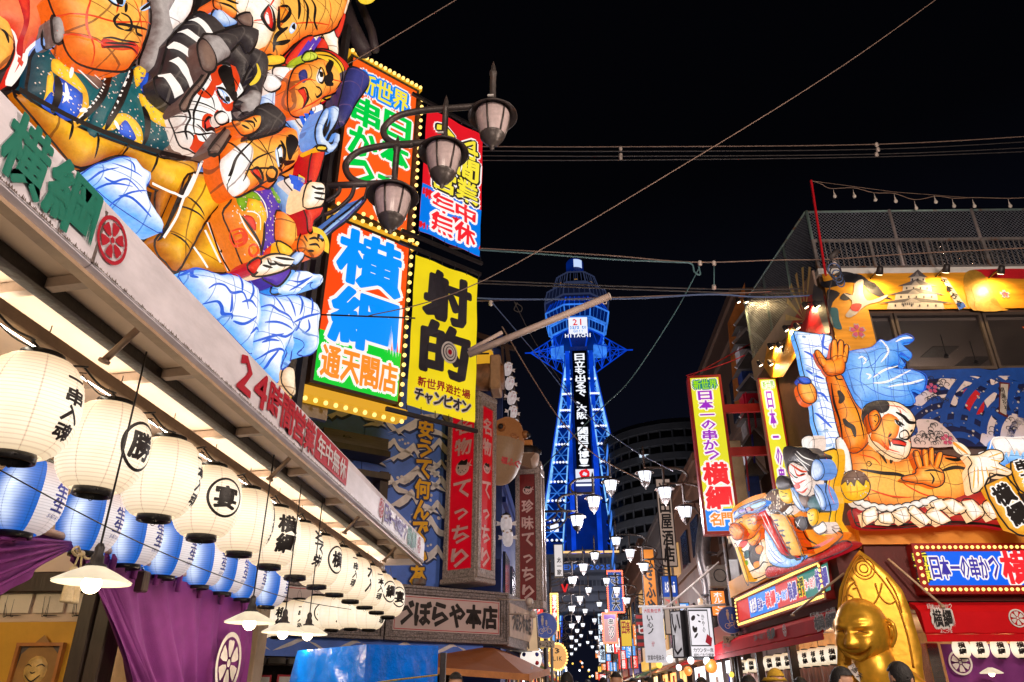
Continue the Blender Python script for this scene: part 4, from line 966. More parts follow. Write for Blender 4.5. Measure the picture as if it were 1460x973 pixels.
g=G();g.box(q[0],-.14,q[1]-.03,q[0]+.13,-.10,q[1]+.03);obj('mount',g,black_paint,cam_)
# street lamps
lamp_glass=pm('lamp_glass',(.62,.5,.5),.25,0,.35,8,bump=0)
lamp_lit=em('lamp_glass_lit',(.86,.90,1.0),1.7,True)
def lamp_head(parent,x,z,lit):
 hd=obj('lantern_hat',(lambda g:(g.lathe([(.001,.05),(.03,.05),(.045,.035),(.12,.03),(.2,.0),(.25,-.05),(.252,-.06),(.24,-.058),(.19,-.02),(.16,-.02)],26,capb=False),g)[-1])(G()),lamp_iron,parent);hd.location=(x,0,z)
 g=G();g.lathe([(.032,.03),(.032,.5),(.04,.51),(.04,.54),(.03,.56),(.022,.62),(.001,.70)],12,capb=False);obj('spire',g,lamp_iron,hd)
 g=G();g.lathe([(.17,-.03),(.172,-.06),(.155,-.16),(.115,-.31),(.11,-.32)],24);obj('glass',g,lamp_lit if lit else lamp_glass,hd)
 g=G()
 for k in range(6):
  a=k*math.pi/3+.3;g.tube([(.176*math.cos(a),.176*math.sin(a),-.03),(.16*math.cos(a),.16*math.sin(a),-.16),(.12*math.cos(a),.12*math.sin(a),-.31)],.010,5)
 obj('cage_rib',g,lamp_iron,hd)
 g=G();g.lathe([(.125,-.305),(.12,-.33),(.10,-.34),(.10,-.36),(.08,-.375),(.075,-.395),(.05,-.41),(.03,-.44),(.012,-.45),(.022,-.47),(.001,-.49)],18,capb=False);obj('finial',g,lamp_iron,hd)
 g=G();g.box(-.03,-.215,.012,.03,-.2,.03);obj('number_plate',g,white_paint,hd)
def street_lamp(x,y,sgn,lit,label,group,proto=None,base=0.0,rz=0):
 t=thing('street_lamp',label,'street lamp',loc=(x,y,0),group=group)
 g=G();g.tube([(0,0,base),(0,0,base+.9),(0,0,base+.95),(0,0,6.5)],[.09,.085,.06,.05],10);g.ball((0,0,6.53),.06,10,6);g.tube([(0,0,6.56),(0,0,6.64)],[.03,.004],8);obj('pole',g,lamp_iron,t)
 s=sgn
 g=G();g.tube([(0,0,6.03),(s*.89,0,6.03)],.034,10);g.tube(crom([(s*1.35,0,6.51),(s*1.0,0,6.505),(s*.72,0,6.49),(s*.5,0,6.43),(s*.39,0,6.29),(s*.44,0,6.13),(s*.58,0,6.04),(s*.75,0,6.025)],5,False),.034,10)
 g.tube(crom([(s*1.84,0,6.95),(s*1.4,0,6.94),(s*1.1,0,6.925),(s*.87,0,6.87),(s*.74,0,6.73),(s*.77,0,6.59),(s*.9,0,6.50),(s*1.05,0,6.49)],5,False),.034,10);obj('arm',g,lamp_iron,t)
 for k,(xa,zb)in enumerate(((.36,5.78),(.50,5.66),(.64,5.54))):
  g=G();g.tube(crom([(s*xa,0,6.0),(s*xa*.93,0,6.03-(6.03-zb)*.45),(s*xa*.6,0,zb+.05),(s*.02,0,zb-.02)],5,False),.022,8);obj('brace',g,lamp_iron,t)
 for xx,zz in((1.84,6.86),(1.36,6.42),(.89,5.92)):lamp_head(t,s*xx,zz,lit)
 return t
street_lamp(-2.45,5.67,1,False,'unlit triple street lamp with curled arms in the foreground beside the kushikatsu sign','triple street lamps',base=3.5)
l1=street_lamp(-.60,19.95,1,True,'nearest lit triple street lamp on the left kerb, before the tower','triple street lamps')
r1=street_lamp(3.93,19.1,-1,True,'nearest lit triple street lamp on the right kerb, before the yellow sign','triple street lamps')
def reg(o):KIDS[o.name]=[k for k in bpy.data.objects if k.parent==o]
for root in(l1,r1):
 reg(root)
 for k in KIDS[root.name]:reg(k)
def copy_tree(o,parent=None):
 c=o.copy();S.collection.objects.link(c);c.parent=parent
 for ch in KIDS.get(o.name,()):copy_tree(ch,c)
 return c
ords=['second','third','fourth','fifth','sixth','seventh','eighth','ninth','tenth']
Lpos=[(-.72,31.2),(-.75,42),(-.75,53),(-.75,64),(-.75,76),(-.75,90),(-.75,106),(-.75,124),(-.75,142)]
Rpos=[(3.66,28.0),(3.75,38.5),(3.75,49),(3.75,60),(3.75,72),(3.75,86),(3.75,102),(3.75,120),(3.75,138)]
for k in range(6):
 c=copy_tree(l1);c.location=(Lpos[k][0],Lpos[k][1],0);c['label']=ords[k]+' lit triple street lamp along the left kerb, counted towards the tower'
 c=copy_tree(r1);c.location=(Rpos[k][0],Rpos[k][1],0);c['label']=ords[k]+' lit triple street lamp along the right kerb, counted towards the tower'
for(x,y,s,lb)in((4.1,5.2,-1,'right'),(4.1,-4.0,-1,'right rear'),(-1.2,-6.0,1,'left rear')):
 c=copy_tree(l1 if s>0 else r1);c.location=(x,y,0);c['label']='lit triple street lamp beside the viewer, outside the picture, %s side'%lb  # unseen lamp posts added to fill the street with light
 if y>0:c.location=(7.2,4.0,0)
for(x,y,s)in((7.2,4.0,-1),(4.1,-4.0,-1),(-1.2,-6.0,1)):
 for xx,zz in((1.84,6.6),(1.36,6.2),(.89,5.7)):light('lamp_light','POINT',(x+s*xx,y,zz-.45),480,(1,.80,.66),.25)  # fill light of the added lamps beside the viewer
for(x,y,s)in((-.6,19.95,1),(3.93,19.1,-1),(-.72,31.2,1),(3.66,28,-1),(-.75,42,1),(3.75,38.5,-1),(-.75,53,1),(3.75,60,-1)):
 light('lamp_light','POINT',(x+s*1.36,y,5.7),260,(.95,.9,.95),.25)
# round blue road signs
arrow_blue=pm('sign_blue_enamel',(.015,.12,.80),.35,var=.08)
def path_sign(px,py,y,label):
 p=on_y(px,py,y);r=14.5*p[1]/1050*.985;t=thing('path_sign',label,'road sign',loc=p,group='round blue pedestrian and bicycle signs')
 r=.30
 g=G();g.lathe([(r,0),(r,.02)],40,axis='y',smooth=False);obj('disc',g,arrow_blue,t)
 F0=Frame(0,0,0,0)
 g=G();ringp(g,0,0,r,r,.015,.004,40);flat(g,disc(-.06,.20,.028,.03,14),.006);flat(g,[(-.09,.165),(-.03,.165),(-.025,.09),(-.035,.09),(-.04,-.0),(-.058,-.0),(-.06,.06),(-.063,0),(-.08,0),(-.085,.09),(-.095,.09)],.006)
 flat(g,disc(.035,.10,.02,.022,12),.006);flat(g,[(.015,.075),(.055,.075),(.06,.03),(.05,.03),(.048,-.01),(.022,-.01),(.02,.03),(.01,.03)],.006);obj('figures',g,wv,t)
 g=G();ringp(g,-.09,-.13,.06,.06,.012,.006,24);ringp(g,.11,-.13,.06,.06,.012,.006,24)
 for a in([(-.09,-.13),(-.03,-.06),(.08,-.06),(.11,-.13)],[(-.03,-.06),(.01,-.13),(.08,-.06)],[(-.09,-.13),(.01,-.13)],[(-.045,-.02),(-.03,-.06)],[(.07,-.03),(.11,-.13)],[(-.06,-.02),(-.03,-.02)],[(.06,-.02),(.10,-.03)]):
  for i in range(len(a)-1):
   x0,y0=a[i];x1,y1=a[i+1];L_=math.hypot(x1-x0,y1-y0);nx,ny=-(y1-y0)/L_*.006,(x1-x0)/L_*.006;flat(g,[(x0+nx,y0+ny),(x1+nx,y1+ny),(x1-nx,y1-ny),(x0-nx,y0-ny)],.006)
 obj('bicycle',g,wv,t)
 g=G();g.box(-.22,-.0,-.50,.22,.02,-.34,.006);obj('time_plate',g,pm('plate_cream',(.55,.48,.4),.5),t)
 obj('lettering',letters('9-22',(-.17,-.48,.17,-.36),.03,h=.004),ink,t)
 g=G();g.tube([(0,.05,-p[2]),(0,.05,.3)],.035,8);obj('pole',g,steel_dark,t)
path_sign(777,892,19.0,'round blue path sign on the left kerb pole');path_sign(1042,884,18.2,'round blue path sign on the right kerb pole')
# pufferfish restaurant across the side street
granite=pm('granite',(.42,.35,.33),.35,var=.85,scale=38,bump=.5,bscale=50)
granite_d=pm('carved_stone',(.30,.26,.27),.45,var=.9,scale=30,bump=.8,bscale=40)
ZF=Frame(-1.44,15,0,38);ZS=Frame(-1.44,15,0,82)
zb=thing('fish_restaurant','blue restaurant building painted with white waves, carrying red fish signs','building',ZF)
def zx(name,x0,h0,z0,x1,h1,z1,mat,ch=0,fr=ZF,par=None):
 g=G();g.box(x0,-h1,z0,x1,-h0,z1,ch);o=obj(name,g,mat,par or zb);o.matrix_local=ZF.m.inverted()@fr.m;return o
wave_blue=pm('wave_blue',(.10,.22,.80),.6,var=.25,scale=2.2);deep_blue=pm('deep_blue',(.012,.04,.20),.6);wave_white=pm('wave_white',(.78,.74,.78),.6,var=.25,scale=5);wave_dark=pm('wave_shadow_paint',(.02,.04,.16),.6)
zx('wall',-7.5,-7,3.5,-.15,-.62,9.0,deep_blue)
zx('wave_panel',-2.75,-.615,3.45,-.95,-.52,7.6,wave_blue);zx('wave_panel',-5.2,-.60,3.3,-2.76,-.53,7.6,wave_blue)
zx('ground_floor',-7.5,-6,0,-.2,-.9,2.3,wood_dark)
def curl(F_,px,py,s,h,flip=1,g=None,g2=None):
 c=F_.px(px,py,h);k=s
 s*=1.25;k=s;base=[(-1.0,-.25),(-.55,.02),(-.15,.35),(.0,.50),(.12,.36),(.30,.16),(.60,.10),(.95,-.12),(.55,-.02),(.30,-.02),(.14,.10),(.02,.26),(-.10,.10),(-.35,-.08),(-.5,-.05),(-.62,-.18),(-.72,-.12)]
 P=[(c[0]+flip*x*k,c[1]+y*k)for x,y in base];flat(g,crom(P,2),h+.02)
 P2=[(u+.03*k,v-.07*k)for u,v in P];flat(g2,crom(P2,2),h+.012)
 for q in range(4):flat(g,disc(c[0]+flip*k*(.25+.13*q),c[1]+k*(.45-.05*q+.1*(q%2)),.022*k/.4,.02*k/.4,8),h+.02)
for px,py,s,fl_ in((600,615,.62,1),(625,645,.5,-1),(588,655,.55,1),(593,690,.6,1),(628,700,.5,-1),(585,722,.55,1),(622,735,.5,-1),(612,762,.6,1),(622,800,.5,1),(592,790,.4,1),(505,595,.6,1),(515,655,.45,1),(548,610,.4,-1),(555,700,.5,1),(575,760,.4,1),(628,600,.5,-1),(560,642,.4,1),(610,675,.35,-1),(628,670,.35,1)):
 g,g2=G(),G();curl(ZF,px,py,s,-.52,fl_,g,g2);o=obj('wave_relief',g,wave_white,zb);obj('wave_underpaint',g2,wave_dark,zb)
yel_paint=pm('yellow_letters',(.85,.45,.01),.5,var=.1)
u0=ZF.px(590,700,-.5)[0];u1=ZF.px(613,700,-.5)[0];v1=ZF.px(600,598,-.5)[1];v0=ZF.px(600,832,-.5)[1]
obj('lettering_edge',letters('安うて何んでもある',(u0,v0-.5,u1,v1),.06,.035,True,h=-.48),wave_dark,zb);obj('lettering',letters('安うて何んでもある',(u0,v0-.5,u1,v1),.07,0,True,h=-.47),yel_paint,zb)
for k,(y0,y1)in enumerate(((609,640),(655,672))):
 a=ZF.px(462,y0,.0);b_=ZF.px(553,y1+4,.0)
 zx('balcony',a[0],-.52,b_[1],b_[0],.0,a[1]-(.0 if k==0 else.1),pm('balcony_board',(.16,.13,.15),.6,var=.4,scale=9,stretch=(.3,1,6)))
 zx('balcony_edge',a[0]-.05,-.52,b_[1]-.12,b_[0]+.04,.05,b_[1]-.005,wood_dark)
 if k==0:obj('lettering',letters('り',(ZF.px(488,622,0)[0],b_[1]+.1,ZF.px(503,622,0)[0],a[1]-.08),.04,h=.01),ink,zb)
zx('balcony_post',ZF.px(541,700,-.1)[0],-.5,3.4,ZF.px(553,700,-.1)[0],-.1,ZF.px(545,672,-.1)[1],wood_dark)
def stone_sign(x0,x1,ytop,ybot,label,text,name='stone_sign'):
 p=ZF.px(x0,870);q=ZF.px(x1,870);z0,z1=2.42,3.36
 t=thing(name,label,'sign',ZF)
 g=G();g.box(p[0],.0,z0,q[0],.55,z1,.01);obj('core',g,granite_d,t)
 for k,(w,hh)in enumerate(((0,.10),(.055,.07),(.10,.05))):
  e=.05
  for nm,(a0,b0,a1,b1)in dict(top=(p[0]+w,z1-w-e,q[0]-w,z1-w),bot=(p[0]+w,z0+w,q[0]-w,z0+w+e),lft=(p[0]+w,z0+w+e+.001,p[0]+w+e,z1-w-e-.001),rgt=(q[0]-w-e,z0+w+e+.001,q[0]-w,z1-w-e-.001)).items():
   g=G();g.box(a0,-hh,b0,a1,.0,b1,.006);obj('moulding',g,granite_d,t)
 g=G();g.box(p[0]+.17,-.02,z0+.17,q[0]-.17,.0,z1-.17);obj('face',g,pm('sign_cream',(.62,.50,.50),.4,var=.08,scale=2),t)
 g=G();m_=.19;
 for a0,b0,a1,b1 in((p[0]+m_,z1-m_-.012,q[0]-m_,z1-m_),(p[0]+m_,z0+m_,q[0]-m_,z0+m_+.012),(p[0]+m_,z0+m_,p[0]+m_+.012,z1-m_),(q[0]-m_-.012,z0+m_,q[0]-m_,z1-m_)):flat(g,[(a0,b0),(a1,b0),(a1,b1),(a0,b1)],.023)
 obj('red_line',g,redv,t)
 if text:obj('lettering',letters(text,(p[0]+.22,z0+.25,q[0]-.22,z1-.25),.09,h=.026),ink,t)
 return t,p,q
stone_sign(548,722,0,0,'large stone-framed sign reading づぼらや本店 in black brush lettering','づぼらや本店')
stone_sign(330,546,0,0,'long stone-framed sign mostly hidden behind the low lantern row',None)
t=thing('stone_sign','short end face of the stone-framed sign turned towards the street','sign',ZS)
q=ZF.px(722,870)[0];orgn=ZF.o+ZF.u*q;ZE=Frame(orgn[0],orgn[1],0,80)
t.matrix_world=ZE.m
g=G();g.box(.01,-.02,2.40,2.3,.3,3.38,.01);obj('core',g,granite_d,t)
g=G();g.box(.15,-.035,2.58,2.15,-.018,3.2);obj('face',g,pm('sign_cream2',(.55,.42,.33),.5),t);obj('lettering',letters('づぼらや本店',(.3,2.7,2.0,3.1),.05,h=.042),ink,t)
tile=pm('roof_tile',(.075,.065,.06),.55,var=.4)
er=thing('tiled_eave','dark tiled eave with blue painted frieze below the stone signs','roof',ZF)
g=G();g.box(-7.2,.06,2.12,-.2,.12,2.42);obj('frieze',g,wave_blue,er)
for k in range(7):
 g,g2=G(),G();c=-6.6+k*.95;P=[(c-.42,2.2),(c-.1,2.36),(c+.05,2.40),(c+.3,2.28),(c+.5,2.2),(c+.28,2.33),(c+.06,2.36),(c-.12,2.28)];flat(g,crom(P,2),-.055);obj('frieze_wave',g,wave_white,er)
for k in range(22):
 g=G();x=-7.1+k*.31;g.box(x,-.28,1.98,x+.28,.3,2.09,.02);o=obj('tile',g,tile,er);o.rotation_euler=(R(0),0,0)
for k in range(8):g=G();x=-7+k*.85;g.box(x,.2,0,x+.12,.32,1.97);obj('post',g,wood_dark,er)
for nm,a in(('left',331),('right',396)):
 p=ZF.px(a,962,-.15);t=thing('notice_board','small white notice with red border under the eave, %s one'%nm,'notice',ZF.shifted(p[0],p[1]-.5,-.15));g=G();g.box(0,0,-.1,.62,.03,.5);obj('board',g,redv,t)
 g=G();g.box(.03,-.006,-.08,.59,.01,.47);obj('paper',g,white_paint,t);obj('lettering',letters('ふぐ',(.1,.2,.5,.4),.05,h=.01),ink,t)
red_lit=em('column_red',(.50,.0,.008),.7,False,.12);col_pink=pm('column_letters',(.75,.5,.5),.5,bump=0);
def red_column(frame,w,z0,z1,d,label,text_l,faces,lit=True):
 t=thing('red_column_sign',label,'sign',frame)
 e=.10
 for fr,ww in faces:
  M_=frame.m.inverted()@fr.m
  g=G();g.box(e,-.0,z0+e,ww-e,.03,z1-e);o=obj('red_face',g,red_lit if lit else pm('column_red_dull',(.22,.008,.012),.5),t);o.matrix_local=M_
  for a0,b0,a1,b1 in((0,z0,ww,z0+e*1.6),(0,z1-e*1.6,ww,z1),(0,z0+e*1.6,e,z1-e*1.6),(ww-e,z0+e*1.6,ww,z1-e*1.6)):
   g=G();g.box(a0-.001,-.04,b0+.001,a1,.04,b1-.001,.008);o=obj('stone_edge',g,granite,t);o.matrix_local=M_
  zt=z1-.35;L_=(z1-z0-.5)/(len(text_l)+.0);
  for i,ch in enumerate(text_l):
   b1=zt-i*L_;a=ww/2-(ww-2*e)*.40;c_=ww/2+(ww-2*e)*.40
   if ch=='*':
    g=G();m_=(b1-L_/2);rr=(ww-2*e)*.3;flat(g,disc(ww/2,m_,rr,rr*.9,20),.006);flat(g,[(ww/2+rr*.7,m_+.02),(ww/2+rr*1.35,m_+rr*.9),(ww/2+rr*1.1,m_+.3*rr),(ww/2+rr*1.5,m_)],.006);o=obj('fish_emblem',g,col_pink,t);o.matrix_local=M_
    g=G();flat(g,crom([(ww/2-rr*.7,m_+rr*.5),(ww/2-rr*.2,m_+rr*.95),(ww/2+rr*.2,m_+rr*.8),(ww/2+rr*.7,m_+rr*.95),(ww/2+rr*.6,m_+rr*.3),(ww/2,m_+rr*.35)],3),.009);flat(g,disc(ww/2-rr*.6,m_+rr*.1,.02,.03,8),.009)
    for q in range(5):flat(g,disc(ww/2-rr*.5+q*rr*.25,m_-rr*(.3+.2*(q%2)),.012,.014,6),.009)
    o=obj('fish_markings',g,ink,t);o.matrix_local=M_
   else:
    o=obj('lettering',letters(ch,(a,b1-L_*.92,c_,b1-L_*.06),.05,h=.006),col_pink,t);o.matrix_local=M_
 M_=frame.m;g=G();w0=faces[0][1]
 return t
pc=on_y(681,700,14.2);CF=Frame(pc[0]-.78*math.cos(R(-30)),pc[1]+.78*math.sin(R(30)),0,-30);CS=Frame(pc[0],pc[1],0,62)
zt_=on_y(681,566,14.2)[2];zb_=on_y(681,822,14.2)[2]
t=red_column(CF,.78,zb_,zt_,.5,'tall red lettered column with granite edges reading 名物 てっちり','名物*てっちり',[(CF,.78),(CS,.60)])
g=G();g.box(.02,.035,zb_+.02,.76,.5,zt_-.02);obj('core',g,granite,t)
g=G();g.box(-.05,-.06,zb_-.1,.82,.6,zb_-.001,.02);obj('stone_foot',g,granite,t);g=G();g.box(-.05,-.06,zt_+.001,.82,.6,zt_+.12,.02);obj('stone_cap',g,granite,t)
p0=on_y(735,700,17);CF2=Frame(p0[0],p0[1],0,-4);CS2=Frame(p0[0]+.56,p0[1]-.04,0,80)
z1_=on_y(735,668,17)[2];z0_=on_y(735,868,17)[2]
t=red_column(CF2,.56,z0_,z1_,.4,'dull red lettered column further back reading 珍味 てっちり','*珍味てっちり',[(CF2,.56),(CS2,.4)],False)
g=G();g.box(.02,.035,z0_+.02,.54,.4,z1_-.02);g.box(-.06,-.07,z1_+.001,.62,.45,z1_+.14,.02);obj('core',g,granite,t)
fish_tan=washi('fish_paper',(.36,.18,.09),(.18,.08,.04),.4,0,mottle=.2)
def puffer(c,s,label,group=None,big=True):
 t=thing('pufferfish_lantern',label,'lantern',loc=c,group=group);t.scale=(s,s,s)
 g=G();n=28;pr=[(.001,-1.0),(.30,-.93),(.5,-.75),(.62,-.45),(.66,-.1),(.62,.2),(.52,.5),(.36,.72),(.18,.82),(.001,.85)];g.lathe(crom(pr,4,False),n,capb=False,sx=.8);g.t=[1]*len(g.v)
 obj('body',g,fish_tan if big else em('fish_white',(.5,.42,.42),.8,False,.2),t)
 if big:
  g=G();g.lathe([(.001,.87),(.2,.84),(.4,.72),(.52,.54),(.60,.3),(.625,.2)],n,capb=False,sx=.82);g.t=[0]*len(g.v);obj('back',g,washi('fish_back',(.42,.17,.05),(.30,.10,.03),.55,0),t)
 else:
  g=G();g.lathe([(.001,.87),(.2,.84),(.40,.70),(.5,.56)],n,capb=False,sx=.84);obj('back',g,ink,t)
 for s_ in(-1,1):
  a=R(-90+s_*42);g=G();g.ball((.53*math.cos(a),.60*math.sin(a),.42),.115,12,8);obj('eye',g,pm('eye_white',(.7,.55,.4),.3)if not big else pm('eye_ring',(.3,.12,.04),.4),t);g=G();g.ball((.60*math.cos(a),.68*math.sin(a),.42),.075,12,8);obj('pupil',g,ink,t)
 g=G();g.tube([(.1*math.cos(x),-.60,.25+.05*math.sin(x))for x in np.linspace(0,6.28,12)[:-1]],.03,6,True);obj('mouth',g,pm('fish_lip',(.4,.16,.06),.5),t)
 for s_ in(-1,1):
  g=G();g.add([(s_*.50,0,0),(s_*.50,0,-.25),(s_*.95,.05,-.3),(s_*.85,.03,-.05),(s_*.95,.03,.15)],[(0,1,2,3),(0,3,4)]);g.add([(x,y+.04,z)for x,y,z in g.v],[(3,2,1,0),(4,3,0)]);obj('fin',g,fish_tan if big else wave_white,t)
 g=G();g.tube([(0,0,.8),(0,.1,1.1)],.03,5);obj('hanger',g,black_paint,t)
 return t
p=on_y(718,640,15.2);t=puffer(p,.8,'huge tan pufferfish lantern hanging behind the red column');t.rotation_euler=(R(8),R(8),R(30))
o=obj('lettering',letters('福ふぐ',(-.28,-.55,.3,-.35),.05,h=.66),redv,t)
for k,(px,py)in enumerate(((724,525),(727,545),(730,566),(731,587),(733,606),(736,622),(692,508))):
 p=on_y(px,py,16.0);t=puffer(p,.20 if k<6 else.3,['topmost','second','third','fourth','fifth','lowest'][k]+' small white pufferfish lantern of the hanging column' if k<6 else 'white pufferfish lantern on its own at the top of the frame','white pufferfish lanterns strung in a column' if k<6 else None,False)
 t.rotation_euler=(0,R(8),R(20));obj('lettering',letters('ふぐ',(-.3,-.3,.3,.0),.05,h=.64),redv,t)
for k,(px,py,s_)in enumerate(((722,745,.24),(724,765,.22))):
 p=on_y(px,py,16.0);t=puffer(p,s_,['upper','lower'][k]+' white pufferfish lantern between the two red columns','white pufferfish lanterns between the red columns',False)
fr=thing('timber_rack','dark timber frame with sloping roof carrying the pufferfish lanterns','frame')
A_=on_y(668,475,16.3);B_=on_y(722,492,16.3);C_=on_y(742,630,16.3);D_=on_y(712,495,16.3)
g=G();g.bar(A_,B_,.14);g.bar(B_,C_,.10);g.bar(on_y(716,492,16.3),on_y(720,570,16.3),.06);g.bar(on_y(668,480,17),on_y(735,498,17),.1);obj('beam',g,wood_dark,fr)
g=G();a=on_y(660,480,16.6);b_=on_y(725,640,16.6);g.box(a[0],16.6,b_[2]-2.5,b_[0]-.15,16.7,a[2]);obj('back_panel',g,deep_blue,fr)
bxx=thing('wooden_barrel','tan wooden drum cut open beside the yellow block in the lantern frame','barrel',loc=on_y(694,538,15.6))
g=G();g.lathe([(.30,-.4),(.33,0),(.30,.4)],14,axis='x');obj('body',g,pm('barrel_wood',(.30,.14,.06),.6,var=.5),bxx);g=G();g.box(.10,-.35,-.42,.34,.3,.42,.03);obj('stave',g,pm('barrel_front',(.5,.3,.16),.6),bxx)
p=on_y(686,512,15.6);tb=thing('yellow_block','yellow cushion shaped lantern with dark stripes behind the yellow banner','lantern',loc=p);g=G();g.box(-.25,-.15,-.18,.28,.15,.18,.05);obj('body',g,em('block_yellow',(.75,.38,.02),.8),tb);g=G();g.box(-.2,-.16,.04,.2,-.151,.08);obj('stripe',g,ink,tb)
p=on_y(752,652,16.8);ft=thing('figure_head','white figure head with black hair standing on the further red column','statue',loc=p)
hm=pm('figure_skin',(.62,.46,.36),.5)
g=G();g.lathe(crom([(.001,-.26),(.2,-.24),(.27,-.1),(.27,.05),(.22,.2),(.001,.25)],3,False),20,capb=False,sy=.85);obj('head',g,hm,ft)
g=G();g.lathe(crom([(.285,.05),(.28,.14),(.23,.23),(.001,.28)],3,False),20,capb=False,sy=.88);g.ball((.27,0,.12),.07,8,6);g.ball((-.27,0,.12),.07,8,6);obj('hair',g,ink,ft)
g=G()
for s_ in(-1,1):g.ball((s_*.1,-.21,-.02),.035,8,5,sy=.4)
g.ball((0,-.235,-.1),.02,8,5);obj('face_marks',g,ink,ft)
g=G();g.box(-.12,-.1,.26,.12,.1,.40,.02);obj('topknot',g,pm('knot_orange',(.6,.22,.04),.5),ft)
brown_cloth=pm('brown_canvas',(.36,.11,.025),.7,var=.12,scale=3,bump=.2)
t=thing('awning','brown canvas awning sloping out under the stone sign of the fish restaurant','awning')
P1=[on_y(600,921,14.9),on_y(703,924,14.9),on_y(726,931,16.2),on_y(782,958,15.3),on_y(752,966,13.2),on_y(600,955,12.9)]
A0,A1,A2,A3,A4,A5=[Vector(q)for q in P1]
g=G();g.add([A0,A1,A4,A5],[(0,1,2,3)]);g.add([A1,A2,A3,A4],[(0,1,2,3)]);th=Vector((0,0,-.05));g.add([q+th for q in(A0,A1,A4,A5)],[(3,2,1,0)]);g.add([q+th for q in(A1,A2,A3,A4)],[(3,2,1,0)]);obj('canvas',g,brown_cloth,t)
g=G();g.bar(A5,A4,.06,.10);g.bar(A4,A3,.06,.10);obj('edge_beam',g,pm('awning_edge',(.55,.2,.05),.6),t)
g=G();
for k in range(6):u=k/5;q=A5*(1-u)+A4*u;g.tube([q+Vector((0,.05,-.05)),q+Vector((0,1.6,.2))],.015,5)
obj('strut',g,steel_dark,t)
tarp=pm('blue_tarpaulin',(.0,.16,.80),.24,var=.25,scale=3,bump=.9,bscale=9)
TA=[on_y(424,928,6.6),on_y(523,919,6.0),on_y(625,921,6.9)]
tt=thing('tarpaulin','crumpled bright blue tarpaulin tied over a stall with a striped rope','tarpaulin')
def crump(a,b_,dn_a,dn_b,nx=46,ny=34,amp=.05,seed=1):
 a,b_,c_,d_=Vector(a),Vector(b_),Vector(dn_a),Vector(dn_b);rs=np.random.RandomState(seed);ph=rs.uniform(0,6,(14,3));kk=rs.uniform(2,16,(14,2))*rs.choice((-1,1),(14,2));nrm=(b_-a).cross(c_-a).normalized();g=G();vs=[]
 for j in range(ny):
  for i in range(nx):
   x,y=i/(nx-1),j/(ny-1);p=a*(1-x)*(1-y)+b_*x*(1-y)+c_*(1-x)*y+d_*x*y
   w=sum(abs(math.sin(kk[m][0]*x+kk[m][1]*y+ph[m][0]))/(2+abs(kk[m][0]))for m in range(14))
   vs.append(p+nrm*amp*(w-.9)*min(1,9*y,x*9,(1-x)*9))
 g.add(vs,[(j*nx+i,j*nx+i+1,(j+1)*nx+i+1,(j+1)*nx+i)for j in range(ny-1)for i in range(nx-1)],True);return g
B0=(TA[0][0]-.28,TA[0][1],.2);B1=(TA[1][0]+.02,TA[1][1]-.1,.2);B2=(TA[2][0]+.02,TA[2][1],.2)
obj('front_face',crump(TA[0],TA[1],B0,B1,seed=3,amp=.10,nx=70,ny=60),tarp,tt);obj('side_face',crump(TA[1],TA[2],B1,B2,seed=8,amp=.06,nx=60,ny=50),tarp,tt)
bk=[TA[0],TA[1],TA[2],(TA[2][0]-.7,TA[2][1]+.9,TA[2][2]+.0),(TA[0][0],TA[0][1]+.9,TA[0][2])]
g=G();g.add(bk,[(0,1,2,3,4)]);obj('top_face',g,tarp,tt)
g=G();rp=[on_y(540,974,6.0),on_y(575,969,6.3),on_y(626,963,6.75)];rp=[(x+.0,y-.08,z)for x,y,z in rp];g.tube(crom(rp,8,False),.007,6);obj('rope',g,pm('striped_rope',(.45,.3,.02),.6,var=.9,scale=60),tt)
g=G();g.bar((TA[2][0],TA[2][1]+.3,0),(TA[2][0],TA[2][1]+.3,1.9),.05);obj('stall_post',g,steel_dark,tt)
# lattice tower, lit blue
TX,TY=4.45,170.0
def tz(py):return on_y(827,py,TY)[2]
tw=thing('lattice_tower','blue lit steel lattice tower with observation deck at the end of the street','tower',loc=(TX,TY,0))
t_blue=em('tower_blue',(.003,.06,.70),.85,False,.5,.25);t_lite=em('tower_light_blue',(.05,.26,.95),.85,False,.5,.4);t_deep=em('tower_deep_blue',(.0,.018,.20),.6,False,.5,.3);t_wht=em('tower_lamp_white',(.8,.85,1),1.3);t_cy=em('tower_edge',(.22,.55,1.0),1.1,False,.4,.5)  # LED and floodlight glow on the steel put into these colours
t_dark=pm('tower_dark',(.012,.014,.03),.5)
mpp=170/1050*1.13
def hw(py):return(18.5+(py-531)*(53-18.5)/(765-531))*.18
lev=[785,757,729,702,674,648,622,598,574,552,531]
Z=[tz(p)for p in lev];HW=[hw(p)for p in lev]
Z=[2]+Z;HW=[HW[0]+3.5]+HW
for sx in(-1,1):
 for sy in(-1,1):
  lg=G();
  for i in range(len(Z)-1):
   for(ax,ay)in((1,1),(.52,1),(1,.52)):
    lg.bar((sx*HW[i]*ax,sy*HW[i]*ay,Z[i]),(sx*HW[i+1]*ax,sy*HW[i+1]*ay,Z[i+1]),.5 if ax==1 and ay==1 else.3)
  obj('leg',lg,t_cy if sy<0 else t_blue,tw)
